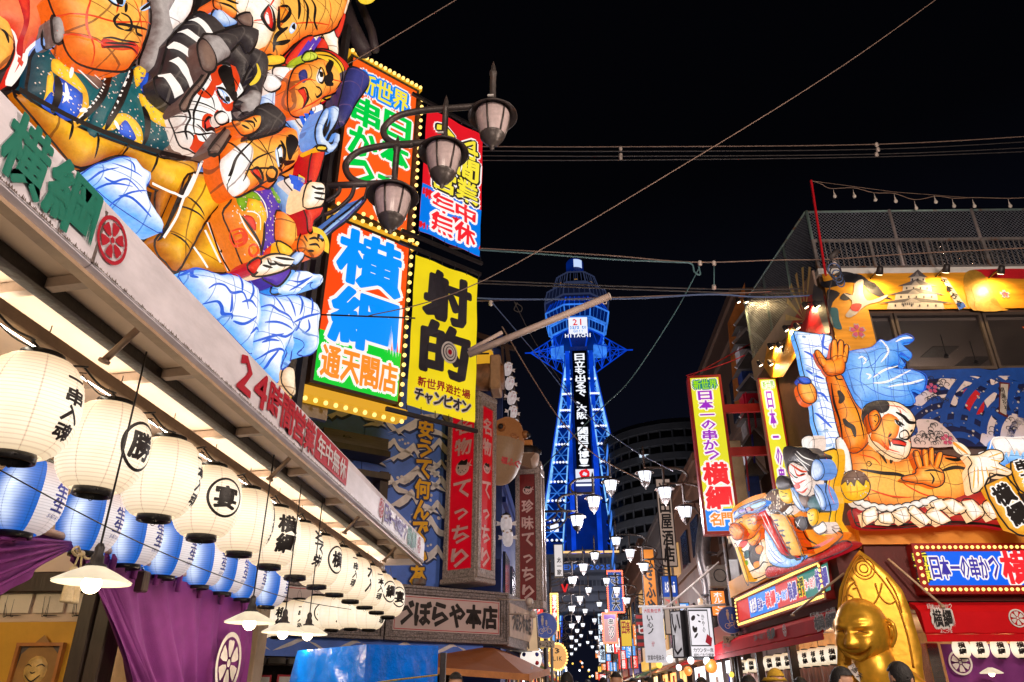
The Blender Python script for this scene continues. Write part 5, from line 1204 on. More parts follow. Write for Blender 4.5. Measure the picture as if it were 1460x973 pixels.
for i in range(1,len(Z)-1):
 for sx in(-1,1):
  b0,b1=HW[i],HW[i+1];g=G();y0=-1
  g.bar((sx*b0,-b0,Z[i]),(sx*b1*.52,-b1,Z[i+1]),.22);g.bar((sx*b0*.52,-b0,Z[i]),(sx*b1,-b1,Z[i+1]),.22)
  zm=(Z[i]+Z[i+1])/2;bm2=(b0+b1)/2;g.bar((sx*bm2,-bm2,zm),(sx*bm2*.52,-bm2,zm),.16)
  obj('brace',g,t_lite,tw)
  g=G();g.bar((sx*b0,b0*.5,Z[i]),(sx*b1,-b1,Z[i+1]),.2);g.bar((sx*b0,-b0,Z[i]),(sx*b1,b1*.5,Z[i+1]),.2);g.bar((sx*b0,b0,Z[i]),(sx*b1*.4,b1,Z[i+1]),.25);g.bar((sx*b0*.4,b0,Z[i]),(sx*b1,b1,Z[i+1]),.25);obj('brace',g,t_blue,tw)
  g=G();g.box(min(sx*b0,sx*b0*.5),-b0-.4,Z[i]-.35,max(sx*b0,sx*b0*.5),b0,Z[i]-.1);obj('platform',g,t_deep,tw)
  g=G()
  for q in range(5):g.ball((sx*b0*(.5+.5*(q+.5)/5),-b0-.5,Z[i]+.35),.28,6,4)
  obj('floodlight',g,t_wht,tw)
  g=G()
  for q in range(9):
   zz=Z[i]+(Z[i+1]-Z[i])*q/9;bb=b0+(b1-b0)*q/9;g.box(sx*bb+(0 if sx>0 else-.55),-bb,zz,sx*bb+(.55 if sx>0 else 0),-bb+.3,zz+.35)
  obj('ladder_step',g,t_blue,tw)
zt0,zt1=tz(690),tz(522)
g=G();g.box(-2.2,-4.5,tz(800),2.2,1,tz(505));obj('lift_shaft',g,t_deep,tw)
for s in(-1,1):g=G();g.box(s*2.9-.5,-5,tz(800),s*2.9+.5,-1,tz(512));obj('shaft_rail',g,t_blue,tw)
g=G();g.box(-1.75,-8.4,tz(685),1.75,-8,tz(520));obj('sign_board',g,t_dark,tw)
o=obj('lettering',letters('日立も出るで、大阪・関西万博！',(-1.25,tz(680),1.25,tz(524)),.06,vertical=True,h=8.45),em('tower_letters',(.9,.93,1),1.15),tw)
zc0,zc1=tz(702),tz(685);g=G();g.box(-2.0,-9.3,zc0,2.0,-9,zc1);obj('poster',g,em('poster_white',(.85,.88,1),.95),tw)
g=G();zc=(zc0+zc1)/2+.3
for k in range(11):a=2*math.pi*k/11;flat(g,disc(.85*math.cos(a),zc+.75*math.sin(a),.30+.07*(k%3),None,10),9.35+k*.004)
obj('red_ring_emblem',g,red_em,tw);g=G();g.box(-2.0,-9.3,zc0-.9,2.0,-9,zc0-.5);obj('light_bar',g,t_wht,tw)
g=G();g.box(-HW[1]*.45,-3,tz(790),HW[1]*.45,2,tz(722));obj('lower_body',g,t_deep,tw)
for s in(-1,1):g=G();g.box(s*7.0-.9,-9.6,tz(770),s*7.0+.9,-9,tz(758));obj('lit_cabin',g,t_wht,tw)
def octa(r,z,rot=22.5):return[(r*math.cos(R(rot+45*k)),r*math.sin(R(rot+45*k)),z)for k in range(8)]
def octprism(name,r0,p0,r1,p1,mat,edges=None):
 z0,z1=on_y(827,p0,TY-r0*.92)[2],on_y(827,p1,TY-r1*.92)[2];g=G();a,b_=octa(r0,z0),octa(r1,z1);g.add(a+b_,[(k,(k+1)%8,8+(k+1)%8,8+k)for k in range(8)]+[tuple(range(8))[::-1],tuple(range(8,16))]);o=obj(name,g,mat,tw)
 if edges:
  g=G()
  for k in range(8):g.bar(a[k],a[(k+1)%8],.35);g.bar(b_[k],b_[(k+1)%8],.35);g.bar(a[k],b_[k],.3)
  for k in range(8):
   for q in range(1,5):
    A2=Vector(a[k]).lerp(Vector(a[(k+1)%8]),q/5);B2=Vector(b_[k]).lerp(Vector(b_[(k+1)%8]),q/5);g.bar(A2*1.004,B2*1.004,.12)
  obj('deck_edge',g,edges,tw)
W_=.176;tf=lambda py,r:on_y(827,py,TY-r)[2]
octprism('neck',24*W_,(531),23*W_,(500),t_deep,t_lite)
octprism('funnel',23*W_,(500),38*W_,(470),t_deep,t_blue)
octprism('lower_deck',40*W_,(468),42*W_,(455),t_deep,t_lite)
octprism('observation_deck',45*W_,(452),49*W_,(434),t_deep,t_lite)
octprism('deck_roof',49*W_,(433.9),38*W_,(420),t_deep,t_blue)
octprism('upper_deck',50*W_,(419),46*W_,(404),em('deck_dark',(.004,.006,.02),1),em('tower_rib',(.03,.04,.09),.8))  # weak light on the dark steel put into its own glow
octprism('crown',36*W_,(401.9),30*W_,(388),t_dark,em('tower_rib',(.03,.04,.09),.8))
g=G();g.tube([(30*W_*math.cos(a),30*W_*math.sin(a),tf(399,30*W_))for a in np.linspace(R(190),R(350),30)],.34,6);obj('gold_light_ring',g,em('gold_ring',(1,.5,.05),1.4),tw)
g=G()
for k in range(24):a=2*math.pi*k/24;g.bar((33*W_*math.cos(a),33*W_*math.sin(a),tf(402,33*W_)),(31*W_*math.cos(a),31*W_*math.sin(a),tf(390,31*W_)),.12)
obj('cage_bar',g,em('tower_rib',(.03,.04,.09),.8),tw)
g=G();g.lathe([(13*W_,tz(396)),(13*W_,tz(376)),(11*W_,tz(373.5))],20);obj('weather_drum',g,t_deep,tw)
g=G();sector(g,[(13.4*W_,tz(387)),(13.4*W_,tz(376))],262,322,8);obj('weather_lamp',g,em('weather_white',(.55,.7,1),1.0),tw)
g=G();g.tube([(0,0,tz(374)),(0,0,tz(348))],[.12,.03],5);obj('mast',g,t_dark,tw)
for s in(-1,1):
 g=G();tip=(s*68*W_,-3,tz(508.5));
 roots=[(s*20*W_,-6,tz(487)),(s*21*W_,-6,tz(531)),(s*20*W_,3,tz(490)),(s*21*W_,3,tz(528)),(s*21*W_,-7,tz(508))]
 for r_ in roots:g.bar(r_,tip,.2)
 for q in(.25,.5,.75):
  ring_=[Vector(r_).lerp(Vector(tip),q)for r_ in roots[:4]]
  for a,b_ in((0,1),(1,3),(3,2),(2,0),(0,3)):g.bar(ring_[a],ring_[b_],.13)
 for q in range(4):
  for a in range(4):g.bar(Vector(roots[a]).lerp(Vector(tip),q*.25),Vector(roots[(a+1)%4]).lerp(Vector(tip),q*.25+.25),.12)
 g.bar(tip,(tip[0]+s*8*W_,tip[1],tip[2]),.25);obj('wing',g,t_blue,tw)
 g=G();g.box(s*30*W_-1.6,-4,tz(514),s*30*W_+1.6,-1,tz(502));obj('wing_cabin',g,t_lite,tw)
fh=40*W_
a0,a1=tf(476,fh),tf(453,fh)
g=G();g.box(-2.3,-fh-.3,a0,2.3,-fh,a1);obj('countdown_panel',g,em('panel_white',(.9,.92,1),1),tw)
obj('lettering',letters('21',(-1.4,a0+(a1-a0)*.48,1.4,a1-.3),.03,h=fh+.32),em('panel_red',(.85,.01,.03),.9),tw)
obj('lettering',letters('Days to',(-2.0,a0+(a1-a0)*.24,2.0,a0+(a1-a0)*.46),.02,h=fh+.32),em('panel_blue',(.0,.25,.85),.9),tw);obj('lettering',letters('GO!!',(-1.3,a0+.15,1.3,a0+(a1-a0)*.22),.02,h=fh+.32),em('panel_blue',(.0,.25,.85),.9),tw)
obj('lettering',letters('HITACHI',(-3.3,tf(482.5,fh),3.3,tf(477,fh)),.05,h=fh+.5),em('tower_letters',(.9,.93,1),1.15),tw)
# building at the tower's foot, across the street
y_=150;bf=thing('foot_building','wide dark building under the tower with gold light line and EXPO 2025 lettering','building',Frame(0,y_,0,0))
def fz(py,y=y_):return on_y(830,py,y)[2]
def fx(px,y=y_):return on_y(px,830,y)[0]
light('far_fill','POINT',(4,136,9),3500,(.8,.85,1),.5);light('far_fill','POINT',(9,122,16),5000,(.8,.85,1),.5)  # added lights that brighten the foot building and round block
conc=pm('dark_concrete',(.16,.16,.19),.7,scale=.3)
g=G();g.box(fx(760),0,fz(872),fx(960),8,fz(790));obj('body',g,conc,bf)
for k,(a,c)in enumerate(((803,832),(836,862),(864,893))):
 g=G();g.box(fx(a),-.6,fz(789),fx(c),-.1,fz(786.5));obj('gold_light_line',g,em('gold_line',(1,.62,.25),1.6 if k==1 else 1.1),bf)
for r_ in range(2):
 for k in range(16):
  a=806+k*5.6;g=G();g.box(fx(a),-.15,fz(804+32*r_),fx(a+4.2),.05,fz(796+32*r_));obj('window',g,pm('window_dark_%d'%(k%3),(.03+.03*(k%3),.03+.03*(k%3),.05+.03*(k%3)),.3),bf)
obj('lettering',letters('EXPO 2025',(fx(803),fz(813),fx(872),fz(805)),.02,h=.2),em('expo_blue',(.04,.14,.6),1),bf)
for py in(822,848,862):g=G();g.box(fx(770),-.5,fz(py),fx(950),-.05,fz(py-2));obj('ledge',g,pm('ledge_grey',(.10,.10,.12),.6),bf)
g=G();g.bar((fx(801),-1,fz(834)),(fx(805),-1,fz(845)),.35);g.bar((fx(805),-1,fz(845)),(fx(809),-1,fz(834)),.35);obj('red_v_light',g,em('red_v',(.8,.02,.02),.9),bf)
# round tower block
cyl=thing('round_tower_block','dark round apartment block with curved balconies and a blue light strip','building',loc=(on_y(985,700,140)[0],152,0))
RR=15.2;top=on_y(985,604,138)[2]
g=G();g.lathe([(RR-1.4,0),(RR-1.4,top-1)],60);obj('core',g,pm('block_core',(.04,.035,.035),.7,scale=.5),cyl)
bal=pm('balcony_concrete',(.13,.125,.13),.7,scale=.4)
zz=top;k=0;pr=None
while zz>6:
 if pr is None:g=G();g.lathe([(RR-1.4,0),(RR,0),(RR,1.25),(RR-.2,1.25),(RR-.2,.2),(RR-1.4,.2)],64,capb=False,smooth=False);pr=obj('balcony',g,bal,cyl);pr.location.z=zz-1.3
 else:inst(pr,cyl,(0,0,zz-1.3),'balcony')
 zz-=2.9
g=G();g.lathe([(RR+.2,top-.1),(RR+.2,top+.7),(RR-1,top+1.2)],64);obj('roof_rim',g,bal,cyl)
for k in range(10):
 a=R(180+14);z0=top-3-k*3.4;g=G();g.add([((RR+.3)*math.cos(a+q),(RR+.3)*math.sin(a+q),z)for q,z in((0,z0-2.2),(.09,z0+.6),(.09,z0+2.2),(0,z0-.6))],[(0,1,2,3)]);g.add([(x*1.01,y*1.01,z)for x,y,z in g.v],[(3,2,1,0)]);obj('blue_light_strip',g,em('block_blue',(.06,.25,.9),.9,False,.4,.4),cyl)
for k in range(14):
 a=R(205+9*k);g=G();g.box(-.15,-.15,0,.15,.15,top-1);o=obj('fin',g,bal,cyl);o.location=((RR-.3)*math.cos(a),(RR-.3)*math.sin(a),0)
g=G();g.box(-9.2,-12.9,top-6.2,-7.4,-12.6,top-5.7);obj('stair_light',g,em('cool_light',(.7,.85,1),1),cyl)
# rows of buildings down the street
def block(name,label,x0,x1,y0,y1,z,mat,nw,side,wmat=None,cat='building',floors=None):
 t=thing(name,label,cat,loc=(0,0,0));g=G();g.box(x0,y0,0,x1,y1,z);obj('wall',g,mat,t)
 xf=x1 if side<0 else x0;fl_=floors or max(1,int((z-3.4)/3));s=1 if side<0 else-1
 pr={}
 for f in range(fl_):
  for k in range(nw):
   yy=y0+(y1-y0)*(k+.2)/nw;w=(y1-y0)/nw*.6;lit=rnd.random()<.12;key=lit
   if key not in pr:
    g=G();g.box(-.05,0,0,.05,w,1.4);pr[key]=o=obj('window',g,em('window_lit_warm',(1,.55,.2),.5)if lit else pm('window_dark_x',(.03,.03,.04),.15),t);o.location=(xf+s*.02,yy,3.6+f*3)
   else:inst(pr[key],t,(xf+s*.02,yy,3.6+f*3),'window')
 for f in range(fl_+1):g=G();g.box(xf-.12,y0+.01,3.2+f*3,xf+.12,y1-.01,3.35+f*3);obj('ledge',g,mat,t)
 g=G();g.box(x0-.1,y0-.1,z,x1+.1,y1+.1,z+.3);obj('parapet',g,mat,t)
 return t
brn=pm('brown_tile_wall',(.20,.09,.05),.6,scale=2);gry=pm('grey_render',(.16,.14,.14),.7,scale=1);tanw=pm('tan_render',(.3,.2,.14),.7,scale=1)
block('side_building','tall brown building directly behind the corner restaurant on the right',5.7,12,21.6,28.8,13.3,pm('brown_tile_dark',(.10,.05,.03),.6,scale=2),3,1)
block('side_building','tan building with a fat ventilation pipe on its street side',5.2,12,29,38,10.0,brn,3,1)
block('side_building','grey building right of the street behind the liquor shop sign',5.2,13,38.2,52,10.5,gry,4,1)
block('side_building','far brown building right of the street, fourth from the corner',5.0,13,52.2,70,11,brn,5,1)
block('side_building','far grey building right of the street, fifth from the corner',5.0,13,70.2,95,12,gry,6,1)
block('side_building','farthest tan building right of the street before the tower',5.0,13,95.2,146,10,tanw,8,1)
block('side_building','narrow building left of the street behind the fish restaurant',-9,-1.7,19.5,27,6.6,deep_blue,3,-1)
block('side_building','low cream building left of the street with lit canopy',-9,-2.0,27.2,40,6.4,tanw,4,-1)
block('side_building','grey building left of the street, third behind the fish restaurant',-9,-2.0,40.2,58,7.5,gry,5,-1)
block('side_building','brown building left of the street, fourth behind the fish restaurant',-9,-2.0,58.2,82,8,brn,6,-1)
block('side_building','farthest building on the left side of the street',-9,-2.0,82.2,146,8,gry,9,-1)
pp=thing('vent_pipe','bulky galvanised ventilation pipe climbing the tan building','pipe')
a=on_y(1030,715,27.5);b_=on_y(1008,725,27.5);c_=on_y(1012,880,27.5)
g=G();g.tube(crom([(a[0]+.4,27.5,a[2]-.2),(a[0],27.5,a[2]),(b_[0]+.1,27.5,b_[2]),(c_[0],27.5,c_[2]+2.2),(c_[0]+.12,27.5,c_[2]+1),(c_[0],27.5,c_[2]-.5),(c_[0],27.5,2.5)],6,False),.26,14);obj('duct',g,pm('galvanised_duct',(.42,.36,.34),.35,.7,.4,4),pp)
for py in(735,760,790,820,850):q=on_y(1011,py,27.5);g=G();g.lathe([(.29,-.03),(.29,.03)],14,(q[0],27.5,q[2]));obj('flange',g,steel_grey,pp)
ac=thing('air_conditioner','boxy air conditioner unit beside the ventilation pipe','air conditioner',loc=on_y(1025,822,26));g=G();g.box(-.35,-.2,-.35,.35,.2,.35,.03);obj('housing',g,pm('ac_cream',(.45,.36,.28),.5),ac);g=G();g.tube([(.2*math.cos(x),-.21,.2*math.sin(x))for x in np.linspace(0,6.28,17)[:-1]],.015,5,True);obj('fan_guard',g,steel_dark,ac)
ac=thing('meter_box','pale meter box on the wall beside the curled float edge','box',loc=on_y(1045,815,21));g=G();g.box(-.17,-.1,-.3,.17,.1,.3,.03);obj('housing',g,white_paint,ac)
# signs down the street
def ysign(x0,y0,x1,y1,y,face,label,text=None,mat=None,vertical=False,border=.03,depth=.2,cab=None,off=.04,outline=None,trect=None,name='shop_sign',deg=0,ow=.02,group=None):
 p=on_y(x0,y0,y);F_=Frame(p[0],y,0,deg);r=F_.rect(x0,y0,x1,y1)
 t,h=signbox(name,label,F_,r,depth,cab or steel_dark,face,border,-depth)
 if text:
  tr=trect or(.12,.04,.88,.96);w,hh=r[2]-r[0],r[3]-r[1]
  write(t,text,(r[0]+w*tr[0],r[1]+hh*tr[1],r[0]+w*tr[2],r[1]+hh*tr[3]),mat or ink,h,off,outline,ow,vertical=vertical)
 return t,h,F_,r
cream_face=em('cream_sign_face',(.42,.30,.24),.7)
ysign(934,683,967,808,30.5,cream_face,'tall pale liquor shop sign reading 半田屋酒店 in black','半田屋酒店',ink,True,off=.05)
ysign(913,783,942,905,29.0,em('orange_face',(.72,.22,.02),.75),'tall orange sign reading ぎふや in thick black brush letters','ぎふや',ink,True,off=.07,trect=(.15,.2,.9,.82))
t,h,F_,r=ysign(942,821,973,905,28.6,em('cream_face2',(.5,.38,.3),.6),'beer sign with blue top and white lettering beside the orange sign','小鯛',ink,True,trect=(.3,.1,.8,.55))
w=r[2]-r[0];z1=r[3];g=G();g.box(r[0]+.03,-h-.006,z1-.75,r[2]-.03,-h+.003,z1-.03);obj('blue_top',g,em('beer_blue',(.0,.06,.4),.8),t);obj('lettering',letters('Asahi',(r[0]+.1,z1-.62,r[2]-.1,z1-.2),.05,h=h+.012),w_em,t)
obj('lettering',letters('アサヒビール',(r[0]+.08,z1-1.0,r[2]-.08,z1-.82),.03,h=h+.008),red_em,t)
t,h,F_,r=ysign(915,866,951,945,22.5,em('banner_white',(.62,.58,.62),.85,False,.2,2),'white cloth banner with framed brush lettering hanging over the street','い心ノ',ink,True,border=0,depth=.03,trect=(.2,.5,.5,.85),name='banner')
obj('lettering',letters('大阪新世界',(r[0]+.05,r[3]-.16,r[2]-.05,r[3]-.04),.03,h=h+.006),redv,t);obj('lettering',letters('大阪産',(r[0]+.2,r[1]+.55*(r[3]-r[1])-.4,r[2]-.3,r[1]+.55*(r[3]-r[1])-.25),.03,h=h+.006),redv,t)
obj('lettering',letters('営業中昼飲み',(r[0]+.06,r[1]+.05,r[2]-.06,r[1]+.2),.02,h=h+.006),ink,t)
g=G();g.bar((r[0]-.1,0,r[3]+.02),(r[2]+.2,0,r[3]+.02),.05);obj('rail',g,white_paint,t)
t,h,F_,r=ysign(978,866,1022,938,21.0,em('box_white',(.80,.76,.80),.95),'white box sign with framed black brush strokes and red seal on the right',None,depth=1.4)
W2,H2=r[2]-r[0],r[3]-r[1]
def rel(a,b_):return(r[0]+a*W2,r[1]+b_*H2)
g=G()
for a,b_ in(((.06,.22),(.09,.95)),((.80,.22),(.83,.95)),((.06,.92),(.83,.95)),((.06,.22),(.83,.245))):flat(g,[rel(a[0],a[1]),rel(b_[0],a[1]),rel(b_[0],b_[1]),rel(a[0],b_[1])],h+.006)
for pts,w in(([(.18,.8),(.3,.76)],.15),([(.2,.62),(.26,.52),(.34,.6)],.09),([(.22,.38),(.36,.48)],.05),([(.4,.85),(.5,.82)],.04),([(.42,.72),(.52,.7)],.04)):ribbon([rel(*q)for q in pts],w,base=h,lift=.008,g=g)
obj('brush_marks',g,ink,t);obj('lettering',letters('かやの',(*rel(.56,.48),*rel(.68,.86)),.04,vertical=True,h=h+.007),ink,t)
obj('lettering',letters('カウンター席',(*rel(.12,.1),*rel(.9,.19)),.03,h=h+.007),ink,t);obj('lettering',letters('掘りごたつ個室',(*rel(.12,.015),*rel(.9,.085)),.02,h=h+.007),ink,t)
g=G();flat(g,[rel(.62,.3),rel(.72,.46),rel(.9,.38),rel(.84,.22)],h+.009);obj('red_seal',g,redv,t)
ysign(955,872,977,938,21.6,em('box_side',(.50,.46,.47),.8,False,.4,3),'dimmer side face of the white box sign','いし',ink,True,depth=.3,deg=-50)
g=G();A_=on_y(950,866,20.5);g.tube([A_,on_y(1025,802,20.5)],.03,6);g.tube([on_y(945,868,20.5),on_y(1035,862,20.5)],.035,6);g.tube([on_y(985,835,20.5),on_y(1012,865,20.5)],.025,6);tag(obj('bracket_frame',g,pm('bracket_white',(.55,.47,.42),.5)),'slanting white pole bracket above the white box sign','bracket')
p=on_y(979,540,17.0);YF=Frame(p[0],17.0,0,-3)
q0=YF.px(979,540);q1=YF.px(1026,538);q2=YF.px(1002,764);q3=YF.px(1045,752)
r=(q0[0],min(q2[1],q3[1]),q0[0]+(q1[0]-q0[0]+.0),(q0[1]+q1[1])/2)
yf=em('sign_yellow_face',(.80,.76,.02),.95,True,.06,2)
t,h=signbox('vertical_sign','tall yellow vertical sign with purple and red lettering over the street',YF,r,.3,red_paint,yf,.06,-.15)
W2,H2=r[2]-r[0],r[3]-r[1]
g=G();g.box(r[0]+.065,-h-.002,r[1]+.065,r[2]-.065,-h+.002,r[1]+H2*.145);obj('blue_field',g,blue_em,t)
pur_em=em('sign_purple',(.35,.02,.55),.95)
def part(a,b_,c_,d_):return(r[0]+a*W2,r[3]-d_*H2,r[0]+c_*W2,r[3]-b_*H2)
write(t,'新世界',part(.14,.03,.86,.095),em('sign_teal',(.3,.7,.0),.9),h,.05,em('teal_dark',(.0,.22,.2),.9),.03,w_em,.05)
write(t,'日本一の串かつ',part(.24,.105,.68,.56),pur_em,h,.06,w_em,.035,vertical=True)
write(t,'横綱',part(.12,.57,.88,.86),red_em,h,.07,w_em,.05,vertical=True)
write(t,'名門',part(.18,.875,.82,.955),orange_em,h,.05,w_em,.03)
for zz in(.22,.50):
 g=G();z=r[3]-zz*H2;g.box(r[2],-.05,z-.1,r[2]+1.6,.05,z+.1);obj('bracket',g,red_paint,t)
g=G();g.tube([(r[0],0,r[3]),(r[2]+1.0,.5,r[3]+1.1)],.015,5);obj('stay',g,red_paint,t)
p=on_y(1080,545,15.0);Y2=Frame(p[0],15.0,0,-3);r2=Y2.rect(1080,540,1134,700)
t,h=signbox('vertical_sign','second yellow vertical sign, half hidden behind the glowing float',Y2,r2,.2,red_paint,yf,.03,-.2)
W3=r2[2]-r2[0];H3=r2[3]-r2[1]
write(t,'日本一の串かつ',(r2[0]+.3*W3,r2[1]-H3*.3,r2[0]+.62*W3,r2[3]-.12*H3),pur_em,h,.06,w_em,.035,vertical=True);write(t,'新世界',(r2[0]+.2*W3,r2[3]-.1*H3,r2[0]+.8*W3,r2[3]-.03*H3),em('sign_teal',(.3,.7,.0),.9),h,.05,w_em,.03)
ysign(852,875,864,945,90,em('far_white',(.7,.85,1),1.1),'thin white vertical sign far down the middle of the street','新世界本通',ink_blue,True)
def bulb_board(x0,y0,x1,y1,y,face,label,text,tm,trect,n,bm=None,vertical=True):
 t,h,F_,r=ysign(x0,y0,x1,y1,y,face,label,text,tm,vertical,.06,.2,sign_red,.05,w_em,trect)
 bulb_row(t,[(u,v,h+.02)for u,v in along((r[0],r[3]-.03),(r[2],r[3]-.03),n[0])]+[(u,v,h+.02)for u,v in along((r[0],r[1]+.03),(r[2],r[1]+.03),n[0])]+[(r[0]+.03,v,h+.02)for u,v in along((0,r[1]),(0,r[3]),n[1])]+[(r[2]-.03,v,h+.02)for u,v in along((0,r[1]),(0,r[3]),n[1])],.05*y/40,bm or em('red_bulb',(1,.16,.08),2.5))
 return t,h,F_,r
bulb_board(864,814,891,874,47,em('far_blue',(.03,.12,.45),.8),'blue sign ringed by red bulbs above the skewer sign','さん天',ink,(.25,.05,.75,.95),(9,20))
t,h,F_,r=bulb_board(858,874,882,918,40,em('far_pink',(.55,.3,.3),.8),'skewer shop sign ringed by red bulbs reading 串カツ','串カツ',ink,(.4,.15,.75,.82),(9,16))
g=G();g.box(r[0]+.1,-h-.004,r[3]-.3,r[2]-.1,-h+.002,r[3]-.1);obj('purple_top',g,em('far_purple',(.2,.04,.4),.8),t)
F_=None
ysign(884,884,902,922,36,em('far_yellow',(.8,.5,.03),.9),'tilted yellow flag with red blocks beside the skewer sign','田楽',redv,False,border=.02,depth=.04,trect=(.1,.45,.9,.95),deg=-15,name='flag')
t,h,F_,r=ysign(905,875,935,924,33,pm('stripe_ground',(.03,.03,.03),.6),'red and black striped shop board with a large white letter',None)
for k in range(5):g=G();z=r[1]+(r[3]-r[1])*(k+.25)/5;g.box(r[0],-h-.01,z,r[2],-h+.002,z+(r[3]-r[1])*.1);obj('red_stripe',g,red_paint,t)
obj('lettering',letters('ビ',(r[0]+.1,r[1]+.4*(r[3]-r[1]),r[0]+.6*(r[2]-r[0]),r[1]+.7*(r[3]-r[1])),.05,h=h+.016),wv,t)
bulb_board(784,846,797,900,30,em('far_red',(.75,.03,.03),.9),'slim red sign edged by yellow bulbs left of the lamps','昔なつかしい',w_em,(.3,.03,.8,.97),(4,18),bulb_yel)
ysign(789,776,804,823,27,em('far_white2',(.75,.68,.66),.9),'white sign with a round black emblem above the left kerb pole','太一家',ink,True,trect=(.3,.05,.8,.6))
p=on_y(788,937,34);t=thing('round_sign','round orange sign ringed by yellow bulbs low on the left','sign',Frame(p[0],34,0,0))
g=G();g.prism(disc(.2,p[2],.42,.52,28),0,.2);obj('disc',g,em('round_orange',(.85,.42,.12),.8),t);bulb_row(t,[(.2+.42*math.cos(a),p[2]+.52*math.sin(a),.22)for a in np.linspace(0,6.28,27)[:-1]],.045,bulb_yel)
obj('lettering',letters('3',(.08,p[2]+.12,.32,p[2]+.36),.05,h=.21),ink,t);obj('lettering',letters('LIK',(0,p[2]-.16,.4,p[2]+.02),.04,h=.21),ink,t)
t=thing('lit_canopy','glowing cream canopy beside the left kerb below the further red column','canopy')
a,b_,c_,d_=on_y(727,872,18),on_y(765,872,18),on_y(768,926,16.8),on_y(727,926,16.8)
g=G();g.add([a,b_,c_,d_],[(0,3,2,1)]);g.add([tuple(Vector(q)+Vector((0,.05,-.03)))for q in(a,b_,c_,d_)],[(0,1,2,3)]);obj('sheet',g,em('canopy_glow',(.72,.48,.28),.75,False,.25,1),t)
for q in(0,.33,.66,1):g=G();A_=Vector(a).lerp(Vector(b_),q);D_=Vector(d_).lerp(Vector(c_),q);g.tube([A_+Vector((0,-.02,.02)),D_+Vector((0,-.02,.02))],.018,5);obj('rib',g,steel_grey,t)
p=on_y(757,940,17.5);t=thing('character_lantern','round white lantern with red and blue spots under the glowing canopy','lantern',loc=p);g=G();g.ball((0,0,0),.24,16,10,sz=1.05);obj('globe',g,em('white_globe',(.95,.85,.78),1),t)
for q in range(6):a=R(-90+60*q);g=G();g.ball((.16*math.cos(a),-.19,.17*math.sin(a)),.045,8,5,sy=.4);obj('spot',g,redv if q%2 else ink_blue,t)
# shop fronts: lit openings with goods, lanterns, banners
lits=[em('shop_warm',(1,.62,.3),2.4,True,.6,1.2),em('shop_white',(.9,.92,1),2.6,True,.6,1.5),em('shop_gold',(1,.45,.12),2.0,True,.6,1.3)]
def shop(side,y0,y1,k,label):
 x=4.75 if side>0 else-1.75;s=-side
 light('shop_light','POINT',(x-side*1.1,(y0+y1)/2,2.7),45,(1,.72,.42),.15)  # added light before each shop, warming the facades
 t=thing('street_shop',label,'shop',loc=(x,y0,0));L_=y1-y0
 g=G();g.box(min(0,-s*.05),0,.3,max(0,-s*.05)+.001,L_,2.5);obj('lit_interior',g,lits[(k+(side>0))%3],t)
 for q in range(4):g=G();yy=L_*q/3;g.box(-.1,yy-.07,0,.1,yy+.07,2.6);obj('post',g,wood_dark,t)
 g=G();g.add([(0,0,2.9),(s*.8,0,2.55),(s*.8,L_,2.55),(0,L_,2.9),(0,0,2.85),(s*.8,0,2.5),(s*.8,L_,2.5),(0,L_,2.85)],[(0,1,2,3),(7,6,5,4),(1,5,6,2),(0,4,5,1),(3,2,6,7)]);obj('awning',g,[cloth_red,brown_cloth,pm('awning_green',(.03,.16,.08),.7),pm('awning_striped',(.5,.45,.42),.7)][k%4],t)
 g=G();g.box(-.12,.2,2.95,.12,L_-.2,3.5,.02);fb=obj('fascia_board',g,[sign_red,em('fascia_white',(.75,.7,.65),.8),em('fascia_yellow',(.85,.5,.05),.8),ink_blue][k%4],t)
 rr=random.Random(k*3+side)
 for q in range(5):g=G();yy=.4+q*L_/5.2;g.box(s*.08,yy,1.0+rr.random()*.3,s*.12,yy+.35,1.9+rr.random()*.5);obj('poster',g,[redv,white_paint,yel_paint,ink_blue,pm('poster_pink',(.6,.2,.25),.6)][rr.randrange(5)],t)
names=['nearest','second','third','fourth','fifth','sixth','seventh','eighth','ninth','tenth']
for k in range(10):shop(1,22+k*11,31.5+k*11,k,names[k]+' lit shop front on the right side of the street')
for k in range(10):shop(-1,21+k*11,30.5+k*11,k+1,names[k]+' lit shop front on the left side of the street')
cols_=[em('c_or',(1,.25,.04),1.2),em('c_wh',(.9,.92,1),2.5),em('c_yl',(1,.65,.1),1.5),em('c_rd',(.9,.04,.03),1.1),em('c_bl',(.1,.4,1),1.0)]
spots=[(968,952,20.6,1,.07),(1008,943,20,1,.09),(981,957,20,0,.10),(1014,950,20,0,.15),(955,940,21,1,.08),(985,942,20.4,1,.08),(940,948,26,2,.10),(1043,962,19,2,.06)]
for k,(px,py,y,c,r_)in enumerate(spots):
 t=thing('shop_lantern','glowing %s globe %s of the lit shops on the right'%(['orange','white','yellow','red','blue'][c],['highest left','brightest centre','left','right','second left','second centre','outermost left','outermost right'][k]),'lantern',loc=on_y(px,py,y));g=G();g.ball((0,0,0),r_,14,9,sz=1.1);obj('globe',g,cols_[c],t);g=G();g.lathe([(r_*.4,r_),(r_*.4,r_*1.2)],10);obj('top_ring',g,black_paint,t)
light('shop_light','POINT',on_y(1005,948,19.5),60,(.9,.95,1),.2)
side_w=['left','right'];n=0
sg=random.Random(21);colw=['orange','white','yellow','red','blue'];used=set();ordn=['first','second','third','fourth','fifth','sixth','seventh','eighth','ninth','tenth','eleventh','twelfth','thirteenth','fourteenth','fifteenth']+['twenty-%d'%k if 0 else w for w in('sixteenth','seventeenth','eighteenth','nineteenth','twentieth','twenty-first','twenty-second','twenty-third','twenty-fourth','twenty-fifth','last')]
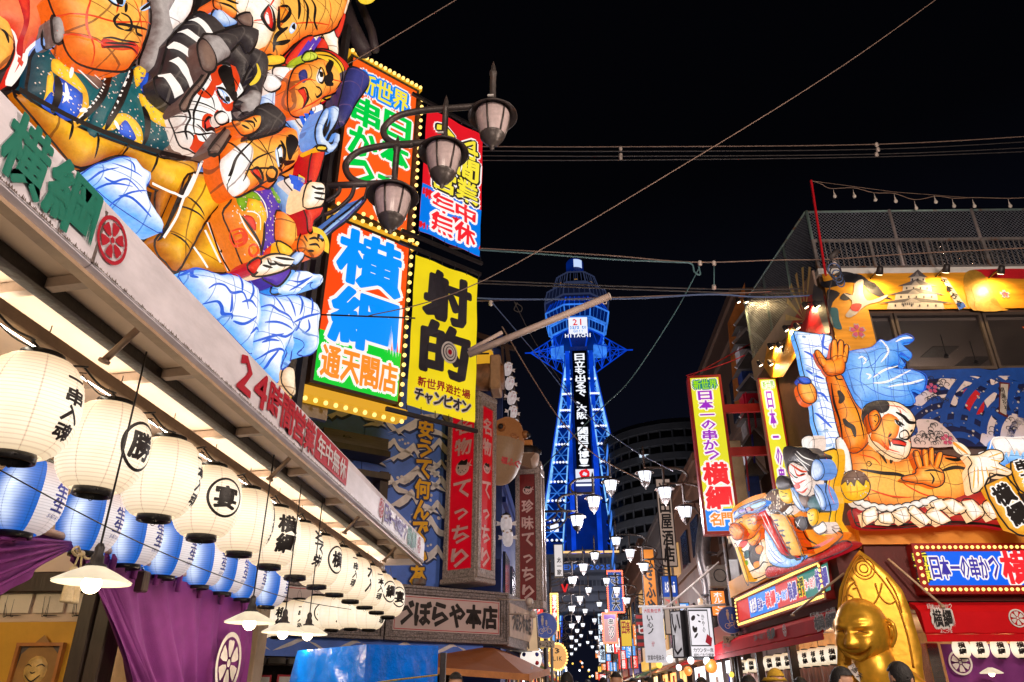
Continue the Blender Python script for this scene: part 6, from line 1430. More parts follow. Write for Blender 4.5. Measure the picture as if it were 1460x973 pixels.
for sd in(-1,1):
 for k in range(26):
  y=23+k*4.2+sg.random()*2;x=(-1.1 if sd<0 else 4.25)+sg.uniform(-.2,.2);z=sg.uniform(2.5,4.4+k*.12);c=sg.randrange(5);w,hh=sg.uniform(.4,.6+k*.02),sg.uniform(.6,1.5)
  t=thing('hanging_sign','small %s hanging sign, %s from the near end of the %s row of shops'%(colw[c],ordn[k],side_w[sd>0]),'sign',Frame(x,y,0,0),'small hanging signs of the %s shops'%side_w[sd>0])
  g=G();g.box(-w/2,0,z,w/2,.12,z+hh,.01);obj('cabinet',g,steel_dark,t);g=G();g.box(-w/2+.03,-.006,z+.03,w/2-.03,.01,z+hh-.03);obj('face',g,cols_[c],t)
  obj('lettering',letters(sg.choice(['酒場','寿司','串カツ','たこ焼','居酒屋','ホルモン']),(-w*.3,z+.06,w*.3,z+hh-.06),.04,vertical=True,h=.012),ink if c in(1,2)else w_em,t)
for k in range(12):
 px=806+(k*37%43)+sg.uniform(-3,3);py=966-26*sg.random()**1.5;t=thing('distant_lamp','tiny distant street light, point %s near the vanishing point of the street'%['one','two','three','four','five','six','seven','eight','nine','ten','eleven','twelve'][k],'lamp',loc=on_y(px,py,130),group='distant street lights');g=G();g.ball((0,0,0),.16,8,5);obj('glow',g,cols_[[1,2,1,0][k%4]],t)
# painted lantern-paper figures
CR=dict(A=(0,0,2.995),B=(230,0,5.407),C=(230,130,5.407),D=(230,250,5.407),E=(240,370,4.867),F=(365,0,2.995),P=(1095,440,3.742),Q=(1095,700,3.564),R=(1280,600,6.083),S=(1020,600,4.232),U=(1020,620,4.072),T=(1095,200,3.893),Z=(0,0,1))
brn_line=(.16,.03,.01)
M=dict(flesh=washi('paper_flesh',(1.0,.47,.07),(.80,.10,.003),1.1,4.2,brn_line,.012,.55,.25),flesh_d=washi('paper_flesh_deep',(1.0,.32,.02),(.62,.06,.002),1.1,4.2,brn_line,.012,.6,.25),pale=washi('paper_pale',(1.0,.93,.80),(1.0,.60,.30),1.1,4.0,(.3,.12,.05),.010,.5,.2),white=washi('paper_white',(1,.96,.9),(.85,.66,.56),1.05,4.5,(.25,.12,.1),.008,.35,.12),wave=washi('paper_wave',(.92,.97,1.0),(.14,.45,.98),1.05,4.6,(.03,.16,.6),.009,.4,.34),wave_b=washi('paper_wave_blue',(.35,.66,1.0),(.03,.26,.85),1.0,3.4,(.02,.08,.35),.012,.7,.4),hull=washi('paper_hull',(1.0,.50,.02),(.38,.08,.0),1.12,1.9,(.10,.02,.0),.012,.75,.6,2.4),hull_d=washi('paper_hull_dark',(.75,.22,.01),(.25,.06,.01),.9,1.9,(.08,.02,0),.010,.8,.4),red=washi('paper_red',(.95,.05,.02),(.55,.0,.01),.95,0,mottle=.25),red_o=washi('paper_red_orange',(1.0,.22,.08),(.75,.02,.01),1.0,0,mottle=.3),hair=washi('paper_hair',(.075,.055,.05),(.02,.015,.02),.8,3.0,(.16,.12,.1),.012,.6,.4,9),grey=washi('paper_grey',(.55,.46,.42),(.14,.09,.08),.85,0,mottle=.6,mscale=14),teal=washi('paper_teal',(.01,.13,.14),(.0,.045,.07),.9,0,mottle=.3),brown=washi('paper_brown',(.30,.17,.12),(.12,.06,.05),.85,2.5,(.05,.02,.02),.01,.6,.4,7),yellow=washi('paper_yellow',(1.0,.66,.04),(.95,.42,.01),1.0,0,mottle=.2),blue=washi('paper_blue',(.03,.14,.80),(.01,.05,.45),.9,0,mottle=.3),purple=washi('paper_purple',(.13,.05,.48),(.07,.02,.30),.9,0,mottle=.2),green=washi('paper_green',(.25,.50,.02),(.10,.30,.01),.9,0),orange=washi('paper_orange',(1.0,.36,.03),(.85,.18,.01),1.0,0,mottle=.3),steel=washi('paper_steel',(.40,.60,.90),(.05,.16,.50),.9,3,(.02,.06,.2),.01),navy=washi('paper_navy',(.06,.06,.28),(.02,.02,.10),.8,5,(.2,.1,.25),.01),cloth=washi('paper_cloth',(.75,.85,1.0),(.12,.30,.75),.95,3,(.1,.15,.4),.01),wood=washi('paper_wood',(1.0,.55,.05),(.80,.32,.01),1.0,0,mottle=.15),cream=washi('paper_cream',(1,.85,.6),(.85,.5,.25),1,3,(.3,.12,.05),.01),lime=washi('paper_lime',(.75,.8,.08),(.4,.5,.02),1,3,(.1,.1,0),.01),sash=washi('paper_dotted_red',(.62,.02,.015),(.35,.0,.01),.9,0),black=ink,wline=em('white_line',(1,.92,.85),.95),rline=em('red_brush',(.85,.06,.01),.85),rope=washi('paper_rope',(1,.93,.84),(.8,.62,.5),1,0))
def O(k,lift=None):
 return dict(on=(k,),lift=lift)if lift else dict(on=(k,))
def on_swell(frame,c,txt,on,lift=0.01):
 """points measured on the photograph, set down on the swollen surface itself"""
 ox,oy,k=CR[c];n=[float(q)for q in txt.split()];out=[]
 for i in range(0,len(n),2):
  h=max(r.base+r.puff*.6 for r in on)
  for _ in range(5):
   P=frame.px(ox+n[i]/k,oy+n[i+1]/k,h);A=np.array([P]);hh=max(float(r.height(A)[0])for r in on)
   h=(h+(hh if hh>-5 else max(r.base for r in on))+lift)/2 if hh>-5 else h
  out.append(P)
 return out
PUFF,LINE=.55,1.45
def figure(label,frame,items,name='lantern_figure',cat='lantern float',prop=None,group=None):
 """items: part, crop, outline, base, puff, material[, options]; outline begins with ~ for a brush stroke (width in mm first)"""
 t=thing(name,label,cat,frame,group);reg_={};last=[]
 for it in items:
  part,c,txt,base,puff,mat=it[:6];opt=it[6]if len(it)>6 else{}
  ox,oy,k=CR[c]
  if txt[0]=='~':
   w,rest=txt[1:].split(' ',1);on=[reg_[q]for q in opt.get('on',())]or None;hh=(base if base is not None else(max(r.base+r.puff*.6 for r in on)))
   g=G()
   for seg in rest.split('/'):
    P=on_swell(frame,c,seg,on)if on else frame.path(ox,oy,k,seg,hh)
    ribbon(P,float(w)*LINE/1000,on=on,base=hh,lift=opt.get('lift',.012)+.012,g=g,taper=opt.get('taper',True),closed=opt.get('closed',False))
   g.t=[1]*len(g.v)if mat not in('black','wline','rline')else None
   obj(part,g,M[mat],t);continue
  on=[reg_[q]for q in opt.get('on',())]
  hh=max(r.base+r.puff*.6 for r in on)if on else base+puff*.5
  puff*=PUFF;P=on_swell(frame,c,txt,on)if on else frame.path(ox,oy,k,txt,base+puff*.4)
  rl=Relief(P,base if not on else-9,puff,smooth=opt.get('smooth',True),n=opt.get('n',3),rim=opt.get('rim'))
  if on:g=rl.mesh(on=on,lift=opt.get('lift',.008)+.006,cells=opt.get('cells',90))
  else:
   g=rl.mesh(back=opt.get('back',max(0,base-.18)),cells=opt.get('cells',320));reg_[opt.get('key',part)]=rl
   if opt.get('line',1):
    gg=G();ribbon(rl.poly[::3]if len(rl.poly)>9 else rl.poly,opt.get('lw',.03),on=None,base=base,lift=.004,g=gg,taper=False,closed=True,n=3);obj('outline',gg,M[opt.get('lm','black')],t)
  obj(part,g,M[mat],t)
 return t,reg_
def dots(frame,parent,relief,n,r,mat,seed=1,lift=.016,name='dot_pattern',rows=True,avoid=()):
 rs=np.random.RandomState(seed);P=rs.uniform(relief.lo,relief.hi,(n*3,2));P=P[_inside(P,relief.poly)];P=P[_dist(P,relief.poly)>r*1.5][:n];g=G()
 if not len(P):return
 H=relief.height(P)
 for(u,v),h in zip(P,H):flat(g,disc(u,v,r,r,6),h+lift)
 o=obj(name,g,mat,parent);o['kind']='stuff'
FA=Frame(-2.45,5.0,0,65.2)
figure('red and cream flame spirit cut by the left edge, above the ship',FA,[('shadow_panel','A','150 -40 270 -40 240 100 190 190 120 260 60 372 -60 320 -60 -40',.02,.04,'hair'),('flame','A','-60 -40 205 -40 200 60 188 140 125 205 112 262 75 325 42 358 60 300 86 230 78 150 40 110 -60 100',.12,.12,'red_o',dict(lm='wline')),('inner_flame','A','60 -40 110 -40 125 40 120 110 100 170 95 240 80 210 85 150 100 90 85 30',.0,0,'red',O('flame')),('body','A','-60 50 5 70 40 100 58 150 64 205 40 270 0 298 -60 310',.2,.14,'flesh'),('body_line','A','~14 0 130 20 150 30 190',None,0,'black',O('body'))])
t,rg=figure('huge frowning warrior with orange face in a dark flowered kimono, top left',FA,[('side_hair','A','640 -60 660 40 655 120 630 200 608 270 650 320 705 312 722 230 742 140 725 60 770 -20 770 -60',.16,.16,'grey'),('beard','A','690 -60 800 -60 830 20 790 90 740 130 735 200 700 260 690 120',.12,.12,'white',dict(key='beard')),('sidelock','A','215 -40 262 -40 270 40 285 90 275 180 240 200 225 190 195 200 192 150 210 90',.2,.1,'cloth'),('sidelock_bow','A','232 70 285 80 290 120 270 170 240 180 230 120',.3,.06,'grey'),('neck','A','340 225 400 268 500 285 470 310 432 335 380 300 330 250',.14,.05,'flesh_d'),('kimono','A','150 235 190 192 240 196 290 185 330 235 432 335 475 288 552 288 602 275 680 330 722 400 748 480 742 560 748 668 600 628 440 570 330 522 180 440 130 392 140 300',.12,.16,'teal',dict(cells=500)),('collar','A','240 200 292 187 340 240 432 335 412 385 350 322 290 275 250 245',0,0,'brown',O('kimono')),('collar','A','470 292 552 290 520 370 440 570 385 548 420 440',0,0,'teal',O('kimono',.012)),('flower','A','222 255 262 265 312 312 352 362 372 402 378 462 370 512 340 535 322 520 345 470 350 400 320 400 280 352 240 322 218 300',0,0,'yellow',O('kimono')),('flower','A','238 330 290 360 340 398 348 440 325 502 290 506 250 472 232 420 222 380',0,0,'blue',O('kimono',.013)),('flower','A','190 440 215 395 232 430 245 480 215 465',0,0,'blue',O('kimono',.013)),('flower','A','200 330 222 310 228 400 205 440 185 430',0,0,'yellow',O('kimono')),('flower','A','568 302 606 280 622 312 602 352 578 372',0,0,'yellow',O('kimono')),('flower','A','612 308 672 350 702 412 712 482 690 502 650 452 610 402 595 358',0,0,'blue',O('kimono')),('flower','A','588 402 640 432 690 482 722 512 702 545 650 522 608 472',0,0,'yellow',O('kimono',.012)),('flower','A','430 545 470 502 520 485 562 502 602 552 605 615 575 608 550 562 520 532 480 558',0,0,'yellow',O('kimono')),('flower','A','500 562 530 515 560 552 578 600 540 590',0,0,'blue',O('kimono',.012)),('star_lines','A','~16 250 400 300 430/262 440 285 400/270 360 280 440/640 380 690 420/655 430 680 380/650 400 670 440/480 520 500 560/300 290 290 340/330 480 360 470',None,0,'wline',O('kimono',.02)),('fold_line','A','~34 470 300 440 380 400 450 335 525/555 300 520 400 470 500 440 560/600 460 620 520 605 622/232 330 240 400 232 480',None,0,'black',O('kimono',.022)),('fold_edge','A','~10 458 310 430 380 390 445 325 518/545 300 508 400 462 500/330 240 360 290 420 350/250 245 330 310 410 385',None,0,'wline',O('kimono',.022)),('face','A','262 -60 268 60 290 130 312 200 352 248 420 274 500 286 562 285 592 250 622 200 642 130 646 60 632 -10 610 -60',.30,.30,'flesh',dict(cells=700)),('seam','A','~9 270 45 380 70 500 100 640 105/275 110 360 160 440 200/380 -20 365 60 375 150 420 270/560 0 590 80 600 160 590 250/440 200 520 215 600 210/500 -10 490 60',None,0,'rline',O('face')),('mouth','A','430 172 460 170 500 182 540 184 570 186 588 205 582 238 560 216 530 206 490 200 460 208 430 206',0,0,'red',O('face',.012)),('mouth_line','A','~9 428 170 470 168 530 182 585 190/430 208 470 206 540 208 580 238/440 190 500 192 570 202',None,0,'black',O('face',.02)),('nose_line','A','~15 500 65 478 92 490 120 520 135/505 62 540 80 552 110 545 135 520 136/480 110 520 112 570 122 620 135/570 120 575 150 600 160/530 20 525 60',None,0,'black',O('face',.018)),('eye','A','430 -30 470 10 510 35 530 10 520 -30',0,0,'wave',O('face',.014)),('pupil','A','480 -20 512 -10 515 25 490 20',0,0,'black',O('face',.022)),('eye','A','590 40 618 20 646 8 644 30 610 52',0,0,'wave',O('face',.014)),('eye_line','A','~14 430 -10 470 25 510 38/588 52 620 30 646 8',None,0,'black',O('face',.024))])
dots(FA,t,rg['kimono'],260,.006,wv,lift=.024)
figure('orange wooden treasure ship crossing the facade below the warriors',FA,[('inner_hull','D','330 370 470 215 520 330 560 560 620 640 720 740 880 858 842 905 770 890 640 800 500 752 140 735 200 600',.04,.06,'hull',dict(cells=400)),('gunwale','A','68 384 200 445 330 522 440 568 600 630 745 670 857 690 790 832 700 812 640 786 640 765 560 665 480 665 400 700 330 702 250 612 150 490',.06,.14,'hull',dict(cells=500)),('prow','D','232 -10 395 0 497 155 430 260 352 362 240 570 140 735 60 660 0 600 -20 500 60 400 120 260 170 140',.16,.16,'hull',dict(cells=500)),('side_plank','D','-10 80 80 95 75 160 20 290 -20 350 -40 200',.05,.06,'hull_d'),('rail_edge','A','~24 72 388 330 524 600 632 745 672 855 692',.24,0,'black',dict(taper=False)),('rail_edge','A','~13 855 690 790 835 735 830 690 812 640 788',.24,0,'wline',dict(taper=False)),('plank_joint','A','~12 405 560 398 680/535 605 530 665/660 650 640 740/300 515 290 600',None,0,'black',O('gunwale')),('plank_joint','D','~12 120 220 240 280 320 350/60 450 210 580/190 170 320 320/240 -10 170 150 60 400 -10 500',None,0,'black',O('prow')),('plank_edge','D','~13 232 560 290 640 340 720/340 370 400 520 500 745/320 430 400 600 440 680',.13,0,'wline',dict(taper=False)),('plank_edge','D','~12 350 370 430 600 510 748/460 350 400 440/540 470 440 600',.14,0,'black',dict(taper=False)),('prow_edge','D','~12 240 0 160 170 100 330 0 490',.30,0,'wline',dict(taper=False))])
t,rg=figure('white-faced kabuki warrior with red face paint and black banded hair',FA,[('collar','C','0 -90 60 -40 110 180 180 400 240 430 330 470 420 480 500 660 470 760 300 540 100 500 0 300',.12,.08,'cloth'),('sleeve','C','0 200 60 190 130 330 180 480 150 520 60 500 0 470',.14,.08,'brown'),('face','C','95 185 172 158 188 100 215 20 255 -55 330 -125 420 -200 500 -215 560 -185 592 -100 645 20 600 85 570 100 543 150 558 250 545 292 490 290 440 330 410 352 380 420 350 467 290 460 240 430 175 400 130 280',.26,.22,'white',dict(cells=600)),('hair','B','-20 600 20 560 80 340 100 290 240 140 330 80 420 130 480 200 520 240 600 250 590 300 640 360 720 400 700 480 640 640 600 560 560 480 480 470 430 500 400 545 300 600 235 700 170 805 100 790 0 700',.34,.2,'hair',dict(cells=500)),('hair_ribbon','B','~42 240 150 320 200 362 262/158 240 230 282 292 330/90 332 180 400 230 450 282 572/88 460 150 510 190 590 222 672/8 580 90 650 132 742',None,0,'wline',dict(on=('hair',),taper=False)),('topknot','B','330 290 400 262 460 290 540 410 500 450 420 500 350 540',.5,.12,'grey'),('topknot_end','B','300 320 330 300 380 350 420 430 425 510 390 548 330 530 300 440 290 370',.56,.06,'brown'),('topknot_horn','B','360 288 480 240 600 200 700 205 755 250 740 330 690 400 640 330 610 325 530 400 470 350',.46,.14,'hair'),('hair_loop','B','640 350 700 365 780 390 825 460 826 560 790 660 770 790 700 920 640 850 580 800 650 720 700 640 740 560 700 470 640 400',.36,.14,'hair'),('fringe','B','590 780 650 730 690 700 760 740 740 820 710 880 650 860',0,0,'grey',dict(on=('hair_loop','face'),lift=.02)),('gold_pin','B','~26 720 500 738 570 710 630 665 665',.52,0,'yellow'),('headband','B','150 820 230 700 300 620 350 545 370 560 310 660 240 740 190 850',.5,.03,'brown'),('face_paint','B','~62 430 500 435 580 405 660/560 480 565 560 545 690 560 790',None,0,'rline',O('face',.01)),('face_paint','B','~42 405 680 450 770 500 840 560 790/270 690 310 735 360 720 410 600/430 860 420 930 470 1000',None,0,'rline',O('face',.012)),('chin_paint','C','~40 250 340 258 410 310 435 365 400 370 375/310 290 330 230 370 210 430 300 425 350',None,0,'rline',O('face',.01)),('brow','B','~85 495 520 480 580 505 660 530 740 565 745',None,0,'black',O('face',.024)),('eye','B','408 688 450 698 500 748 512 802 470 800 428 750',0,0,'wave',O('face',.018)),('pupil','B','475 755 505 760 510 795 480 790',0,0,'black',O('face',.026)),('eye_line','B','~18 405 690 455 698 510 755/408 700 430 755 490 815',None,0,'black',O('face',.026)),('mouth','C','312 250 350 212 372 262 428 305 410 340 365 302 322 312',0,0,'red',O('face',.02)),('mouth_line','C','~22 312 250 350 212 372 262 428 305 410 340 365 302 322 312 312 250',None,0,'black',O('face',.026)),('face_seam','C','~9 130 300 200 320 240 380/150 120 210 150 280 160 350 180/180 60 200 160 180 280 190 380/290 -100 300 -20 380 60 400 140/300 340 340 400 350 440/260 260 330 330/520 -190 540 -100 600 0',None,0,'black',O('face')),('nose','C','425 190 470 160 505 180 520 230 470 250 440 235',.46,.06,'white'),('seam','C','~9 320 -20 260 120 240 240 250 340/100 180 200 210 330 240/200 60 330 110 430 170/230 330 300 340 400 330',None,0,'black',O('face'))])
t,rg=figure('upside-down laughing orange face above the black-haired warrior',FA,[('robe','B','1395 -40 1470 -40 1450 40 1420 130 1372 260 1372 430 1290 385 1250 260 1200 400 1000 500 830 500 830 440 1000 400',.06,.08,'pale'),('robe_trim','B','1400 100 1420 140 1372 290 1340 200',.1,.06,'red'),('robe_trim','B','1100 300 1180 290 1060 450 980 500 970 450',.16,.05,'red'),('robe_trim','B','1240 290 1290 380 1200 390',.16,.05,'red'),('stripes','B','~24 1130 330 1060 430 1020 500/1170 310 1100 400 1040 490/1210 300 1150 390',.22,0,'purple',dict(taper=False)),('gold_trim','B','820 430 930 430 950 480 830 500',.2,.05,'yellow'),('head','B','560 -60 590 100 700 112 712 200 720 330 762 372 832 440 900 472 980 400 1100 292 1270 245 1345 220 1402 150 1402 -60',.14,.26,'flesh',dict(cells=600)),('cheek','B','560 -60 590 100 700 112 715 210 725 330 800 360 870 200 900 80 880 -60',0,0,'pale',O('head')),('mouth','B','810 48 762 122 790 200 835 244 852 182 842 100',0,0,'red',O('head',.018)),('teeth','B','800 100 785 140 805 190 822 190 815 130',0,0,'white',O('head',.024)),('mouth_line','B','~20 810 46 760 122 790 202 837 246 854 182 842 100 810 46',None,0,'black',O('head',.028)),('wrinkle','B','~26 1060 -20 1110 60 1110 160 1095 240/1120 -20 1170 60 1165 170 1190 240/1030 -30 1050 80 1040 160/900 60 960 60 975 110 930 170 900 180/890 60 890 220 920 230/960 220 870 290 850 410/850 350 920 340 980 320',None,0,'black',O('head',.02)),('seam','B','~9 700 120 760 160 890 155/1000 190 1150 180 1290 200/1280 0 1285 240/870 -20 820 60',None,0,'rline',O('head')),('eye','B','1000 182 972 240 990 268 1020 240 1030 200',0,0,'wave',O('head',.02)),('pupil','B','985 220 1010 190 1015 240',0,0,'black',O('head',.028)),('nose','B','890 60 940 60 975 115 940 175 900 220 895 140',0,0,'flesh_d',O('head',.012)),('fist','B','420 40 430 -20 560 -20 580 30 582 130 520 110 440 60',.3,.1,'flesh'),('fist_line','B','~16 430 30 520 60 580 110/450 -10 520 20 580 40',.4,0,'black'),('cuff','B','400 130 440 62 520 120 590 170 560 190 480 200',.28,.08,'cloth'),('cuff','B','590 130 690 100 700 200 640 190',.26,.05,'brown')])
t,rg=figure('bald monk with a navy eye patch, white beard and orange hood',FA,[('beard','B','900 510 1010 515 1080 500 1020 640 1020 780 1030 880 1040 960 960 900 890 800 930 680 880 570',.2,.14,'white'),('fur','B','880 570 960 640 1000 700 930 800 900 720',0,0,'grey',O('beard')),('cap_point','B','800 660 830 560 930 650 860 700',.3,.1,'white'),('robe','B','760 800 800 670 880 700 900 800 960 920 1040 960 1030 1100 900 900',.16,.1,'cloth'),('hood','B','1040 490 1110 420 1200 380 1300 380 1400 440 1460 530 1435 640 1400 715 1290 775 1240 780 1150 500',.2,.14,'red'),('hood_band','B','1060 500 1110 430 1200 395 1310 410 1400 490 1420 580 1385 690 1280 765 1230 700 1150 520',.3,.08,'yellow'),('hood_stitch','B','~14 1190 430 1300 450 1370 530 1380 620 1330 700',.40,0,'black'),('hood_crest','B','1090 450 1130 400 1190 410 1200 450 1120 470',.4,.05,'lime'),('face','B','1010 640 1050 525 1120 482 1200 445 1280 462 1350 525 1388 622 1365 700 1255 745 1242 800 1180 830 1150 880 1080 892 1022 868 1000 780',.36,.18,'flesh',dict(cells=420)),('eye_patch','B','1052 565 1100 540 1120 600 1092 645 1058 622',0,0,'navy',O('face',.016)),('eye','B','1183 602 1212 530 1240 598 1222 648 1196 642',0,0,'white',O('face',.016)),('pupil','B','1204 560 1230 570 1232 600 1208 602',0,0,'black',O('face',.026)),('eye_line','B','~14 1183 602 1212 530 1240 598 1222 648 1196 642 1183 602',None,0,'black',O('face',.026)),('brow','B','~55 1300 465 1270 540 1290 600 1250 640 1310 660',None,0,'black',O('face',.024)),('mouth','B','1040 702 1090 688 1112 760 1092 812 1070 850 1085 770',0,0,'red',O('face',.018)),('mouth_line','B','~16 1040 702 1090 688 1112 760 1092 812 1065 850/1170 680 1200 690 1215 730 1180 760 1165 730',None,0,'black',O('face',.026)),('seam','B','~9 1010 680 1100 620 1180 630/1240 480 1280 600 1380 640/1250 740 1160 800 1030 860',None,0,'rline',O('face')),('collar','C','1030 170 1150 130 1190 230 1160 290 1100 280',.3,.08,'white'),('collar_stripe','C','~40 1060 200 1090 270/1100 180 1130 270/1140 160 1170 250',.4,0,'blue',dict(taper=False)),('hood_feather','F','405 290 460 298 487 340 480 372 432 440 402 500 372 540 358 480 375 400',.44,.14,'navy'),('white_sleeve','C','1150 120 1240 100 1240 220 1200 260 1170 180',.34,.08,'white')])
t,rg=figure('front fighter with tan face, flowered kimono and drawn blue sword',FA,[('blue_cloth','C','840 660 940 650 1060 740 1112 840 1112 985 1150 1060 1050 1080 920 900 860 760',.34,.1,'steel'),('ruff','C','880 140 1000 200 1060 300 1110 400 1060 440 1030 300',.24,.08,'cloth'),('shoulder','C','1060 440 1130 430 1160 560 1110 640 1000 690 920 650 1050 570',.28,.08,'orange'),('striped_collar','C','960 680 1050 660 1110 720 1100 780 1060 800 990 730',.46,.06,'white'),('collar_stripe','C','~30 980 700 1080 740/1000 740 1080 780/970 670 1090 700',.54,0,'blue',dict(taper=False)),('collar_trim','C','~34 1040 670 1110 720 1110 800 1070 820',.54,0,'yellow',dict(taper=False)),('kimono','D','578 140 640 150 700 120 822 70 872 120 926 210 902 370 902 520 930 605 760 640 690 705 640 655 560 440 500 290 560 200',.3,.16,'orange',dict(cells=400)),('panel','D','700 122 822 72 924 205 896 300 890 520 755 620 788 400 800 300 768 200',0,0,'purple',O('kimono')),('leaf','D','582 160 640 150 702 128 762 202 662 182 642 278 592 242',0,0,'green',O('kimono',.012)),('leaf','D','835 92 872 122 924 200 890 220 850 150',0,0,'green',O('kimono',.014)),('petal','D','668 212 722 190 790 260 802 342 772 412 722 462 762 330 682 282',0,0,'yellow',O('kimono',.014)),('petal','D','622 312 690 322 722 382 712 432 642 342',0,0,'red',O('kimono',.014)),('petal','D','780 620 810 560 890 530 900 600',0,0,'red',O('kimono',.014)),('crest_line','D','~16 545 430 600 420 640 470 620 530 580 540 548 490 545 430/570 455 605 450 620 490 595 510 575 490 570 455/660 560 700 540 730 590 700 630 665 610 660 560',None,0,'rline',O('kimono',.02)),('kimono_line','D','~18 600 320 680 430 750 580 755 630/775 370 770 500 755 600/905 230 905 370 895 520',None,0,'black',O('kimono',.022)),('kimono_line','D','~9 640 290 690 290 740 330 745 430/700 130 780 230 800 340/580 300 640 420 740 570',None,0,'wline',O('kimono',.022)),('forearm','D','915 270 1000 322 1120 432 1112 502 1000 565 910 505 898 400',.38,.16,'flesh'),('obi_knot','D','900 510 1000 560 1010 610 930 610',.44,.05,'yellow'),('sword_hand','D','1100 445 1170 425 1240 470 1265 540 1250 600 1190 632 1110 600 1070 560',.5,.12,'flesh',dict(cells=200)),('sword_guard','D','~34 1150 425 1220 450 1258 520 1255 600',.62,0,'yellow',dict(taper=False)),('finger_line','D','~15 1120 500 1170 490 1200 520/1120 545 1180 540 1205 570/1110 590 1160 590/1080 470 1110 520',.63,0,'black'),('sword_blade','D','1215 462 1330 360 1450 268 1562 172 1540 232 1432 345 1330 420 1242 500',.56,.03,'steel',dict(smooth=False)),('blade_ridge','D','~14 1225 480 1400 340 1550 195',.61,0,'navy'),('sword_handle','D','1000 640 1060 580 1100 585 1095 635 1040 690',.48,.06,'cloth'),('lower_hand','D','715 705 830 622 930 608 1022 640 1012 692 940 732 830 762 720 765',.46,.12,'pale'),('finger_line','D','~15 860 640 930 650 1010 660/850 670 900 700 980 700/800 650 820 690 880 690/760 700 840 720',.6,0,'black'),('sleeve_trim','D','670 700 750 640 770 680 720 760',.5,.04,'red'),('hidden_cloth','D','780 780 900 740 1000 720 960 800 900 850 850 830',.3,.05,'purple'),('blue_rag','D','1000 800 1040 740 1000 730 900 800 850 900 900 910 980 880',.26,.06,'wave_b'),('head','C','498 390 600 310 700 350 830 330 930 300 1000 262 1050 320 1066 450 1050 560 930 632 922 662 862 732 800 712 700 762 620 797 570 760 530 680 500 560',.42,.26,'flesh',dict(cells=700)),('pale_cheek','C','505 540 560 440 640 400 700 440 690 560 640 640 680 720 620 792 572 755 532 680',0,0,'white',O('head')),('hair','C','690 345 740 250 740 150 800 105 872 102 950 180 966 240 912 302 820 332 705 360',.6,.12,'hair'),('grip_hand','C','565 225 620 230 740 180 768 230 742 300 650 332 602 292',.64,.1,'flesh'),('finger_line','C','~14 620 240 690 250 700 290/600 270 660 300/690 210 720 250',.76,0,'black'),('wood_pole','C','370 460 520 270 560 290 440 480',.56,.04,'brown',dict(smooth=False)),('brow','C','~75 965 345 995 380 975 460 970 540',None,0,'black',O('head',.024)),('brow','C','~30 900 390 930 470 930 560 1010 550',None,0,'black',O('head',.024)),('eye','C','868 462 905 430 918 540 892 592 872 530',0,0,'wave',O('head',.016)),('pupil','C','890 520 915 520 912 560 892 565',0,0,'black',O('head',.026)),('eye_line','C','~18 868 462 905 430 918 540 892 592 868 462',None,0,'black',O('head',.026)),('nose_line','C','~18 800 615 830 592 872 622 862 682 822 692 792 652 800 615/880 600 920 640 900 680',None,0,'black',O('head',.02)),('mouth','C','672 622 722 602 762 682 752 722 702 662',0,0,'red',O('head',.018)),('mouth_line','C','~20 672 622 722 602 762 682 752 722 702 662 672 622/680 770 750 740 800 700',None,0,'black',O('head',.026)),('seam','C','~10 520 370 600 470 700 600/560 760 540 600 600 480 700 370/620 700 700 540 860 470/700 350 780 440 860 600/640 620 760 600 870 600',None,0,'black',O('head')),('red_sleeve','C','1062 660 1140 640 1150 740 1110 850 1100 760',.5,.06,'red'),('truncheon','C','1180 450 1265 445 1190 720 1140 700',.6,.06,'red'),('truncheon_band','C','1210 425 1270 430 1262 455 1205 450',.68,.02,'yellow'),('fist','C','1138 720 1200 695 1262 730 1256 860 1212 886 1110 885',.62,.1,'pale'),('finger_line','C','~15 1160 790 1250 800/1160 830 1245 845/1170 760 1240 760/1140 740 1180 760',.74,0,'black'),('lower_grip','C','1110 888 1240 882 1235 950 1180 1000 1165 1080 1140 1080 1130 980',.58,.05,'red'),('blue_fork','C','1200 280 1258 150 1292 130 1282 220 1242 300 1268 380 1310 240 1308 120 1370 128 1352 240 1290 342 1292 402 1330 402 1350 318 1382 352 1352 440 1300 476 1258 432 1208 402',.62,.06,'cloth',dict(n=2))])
dots(FA,t,rg['kimono'],90,.007,wv,lift=.024)
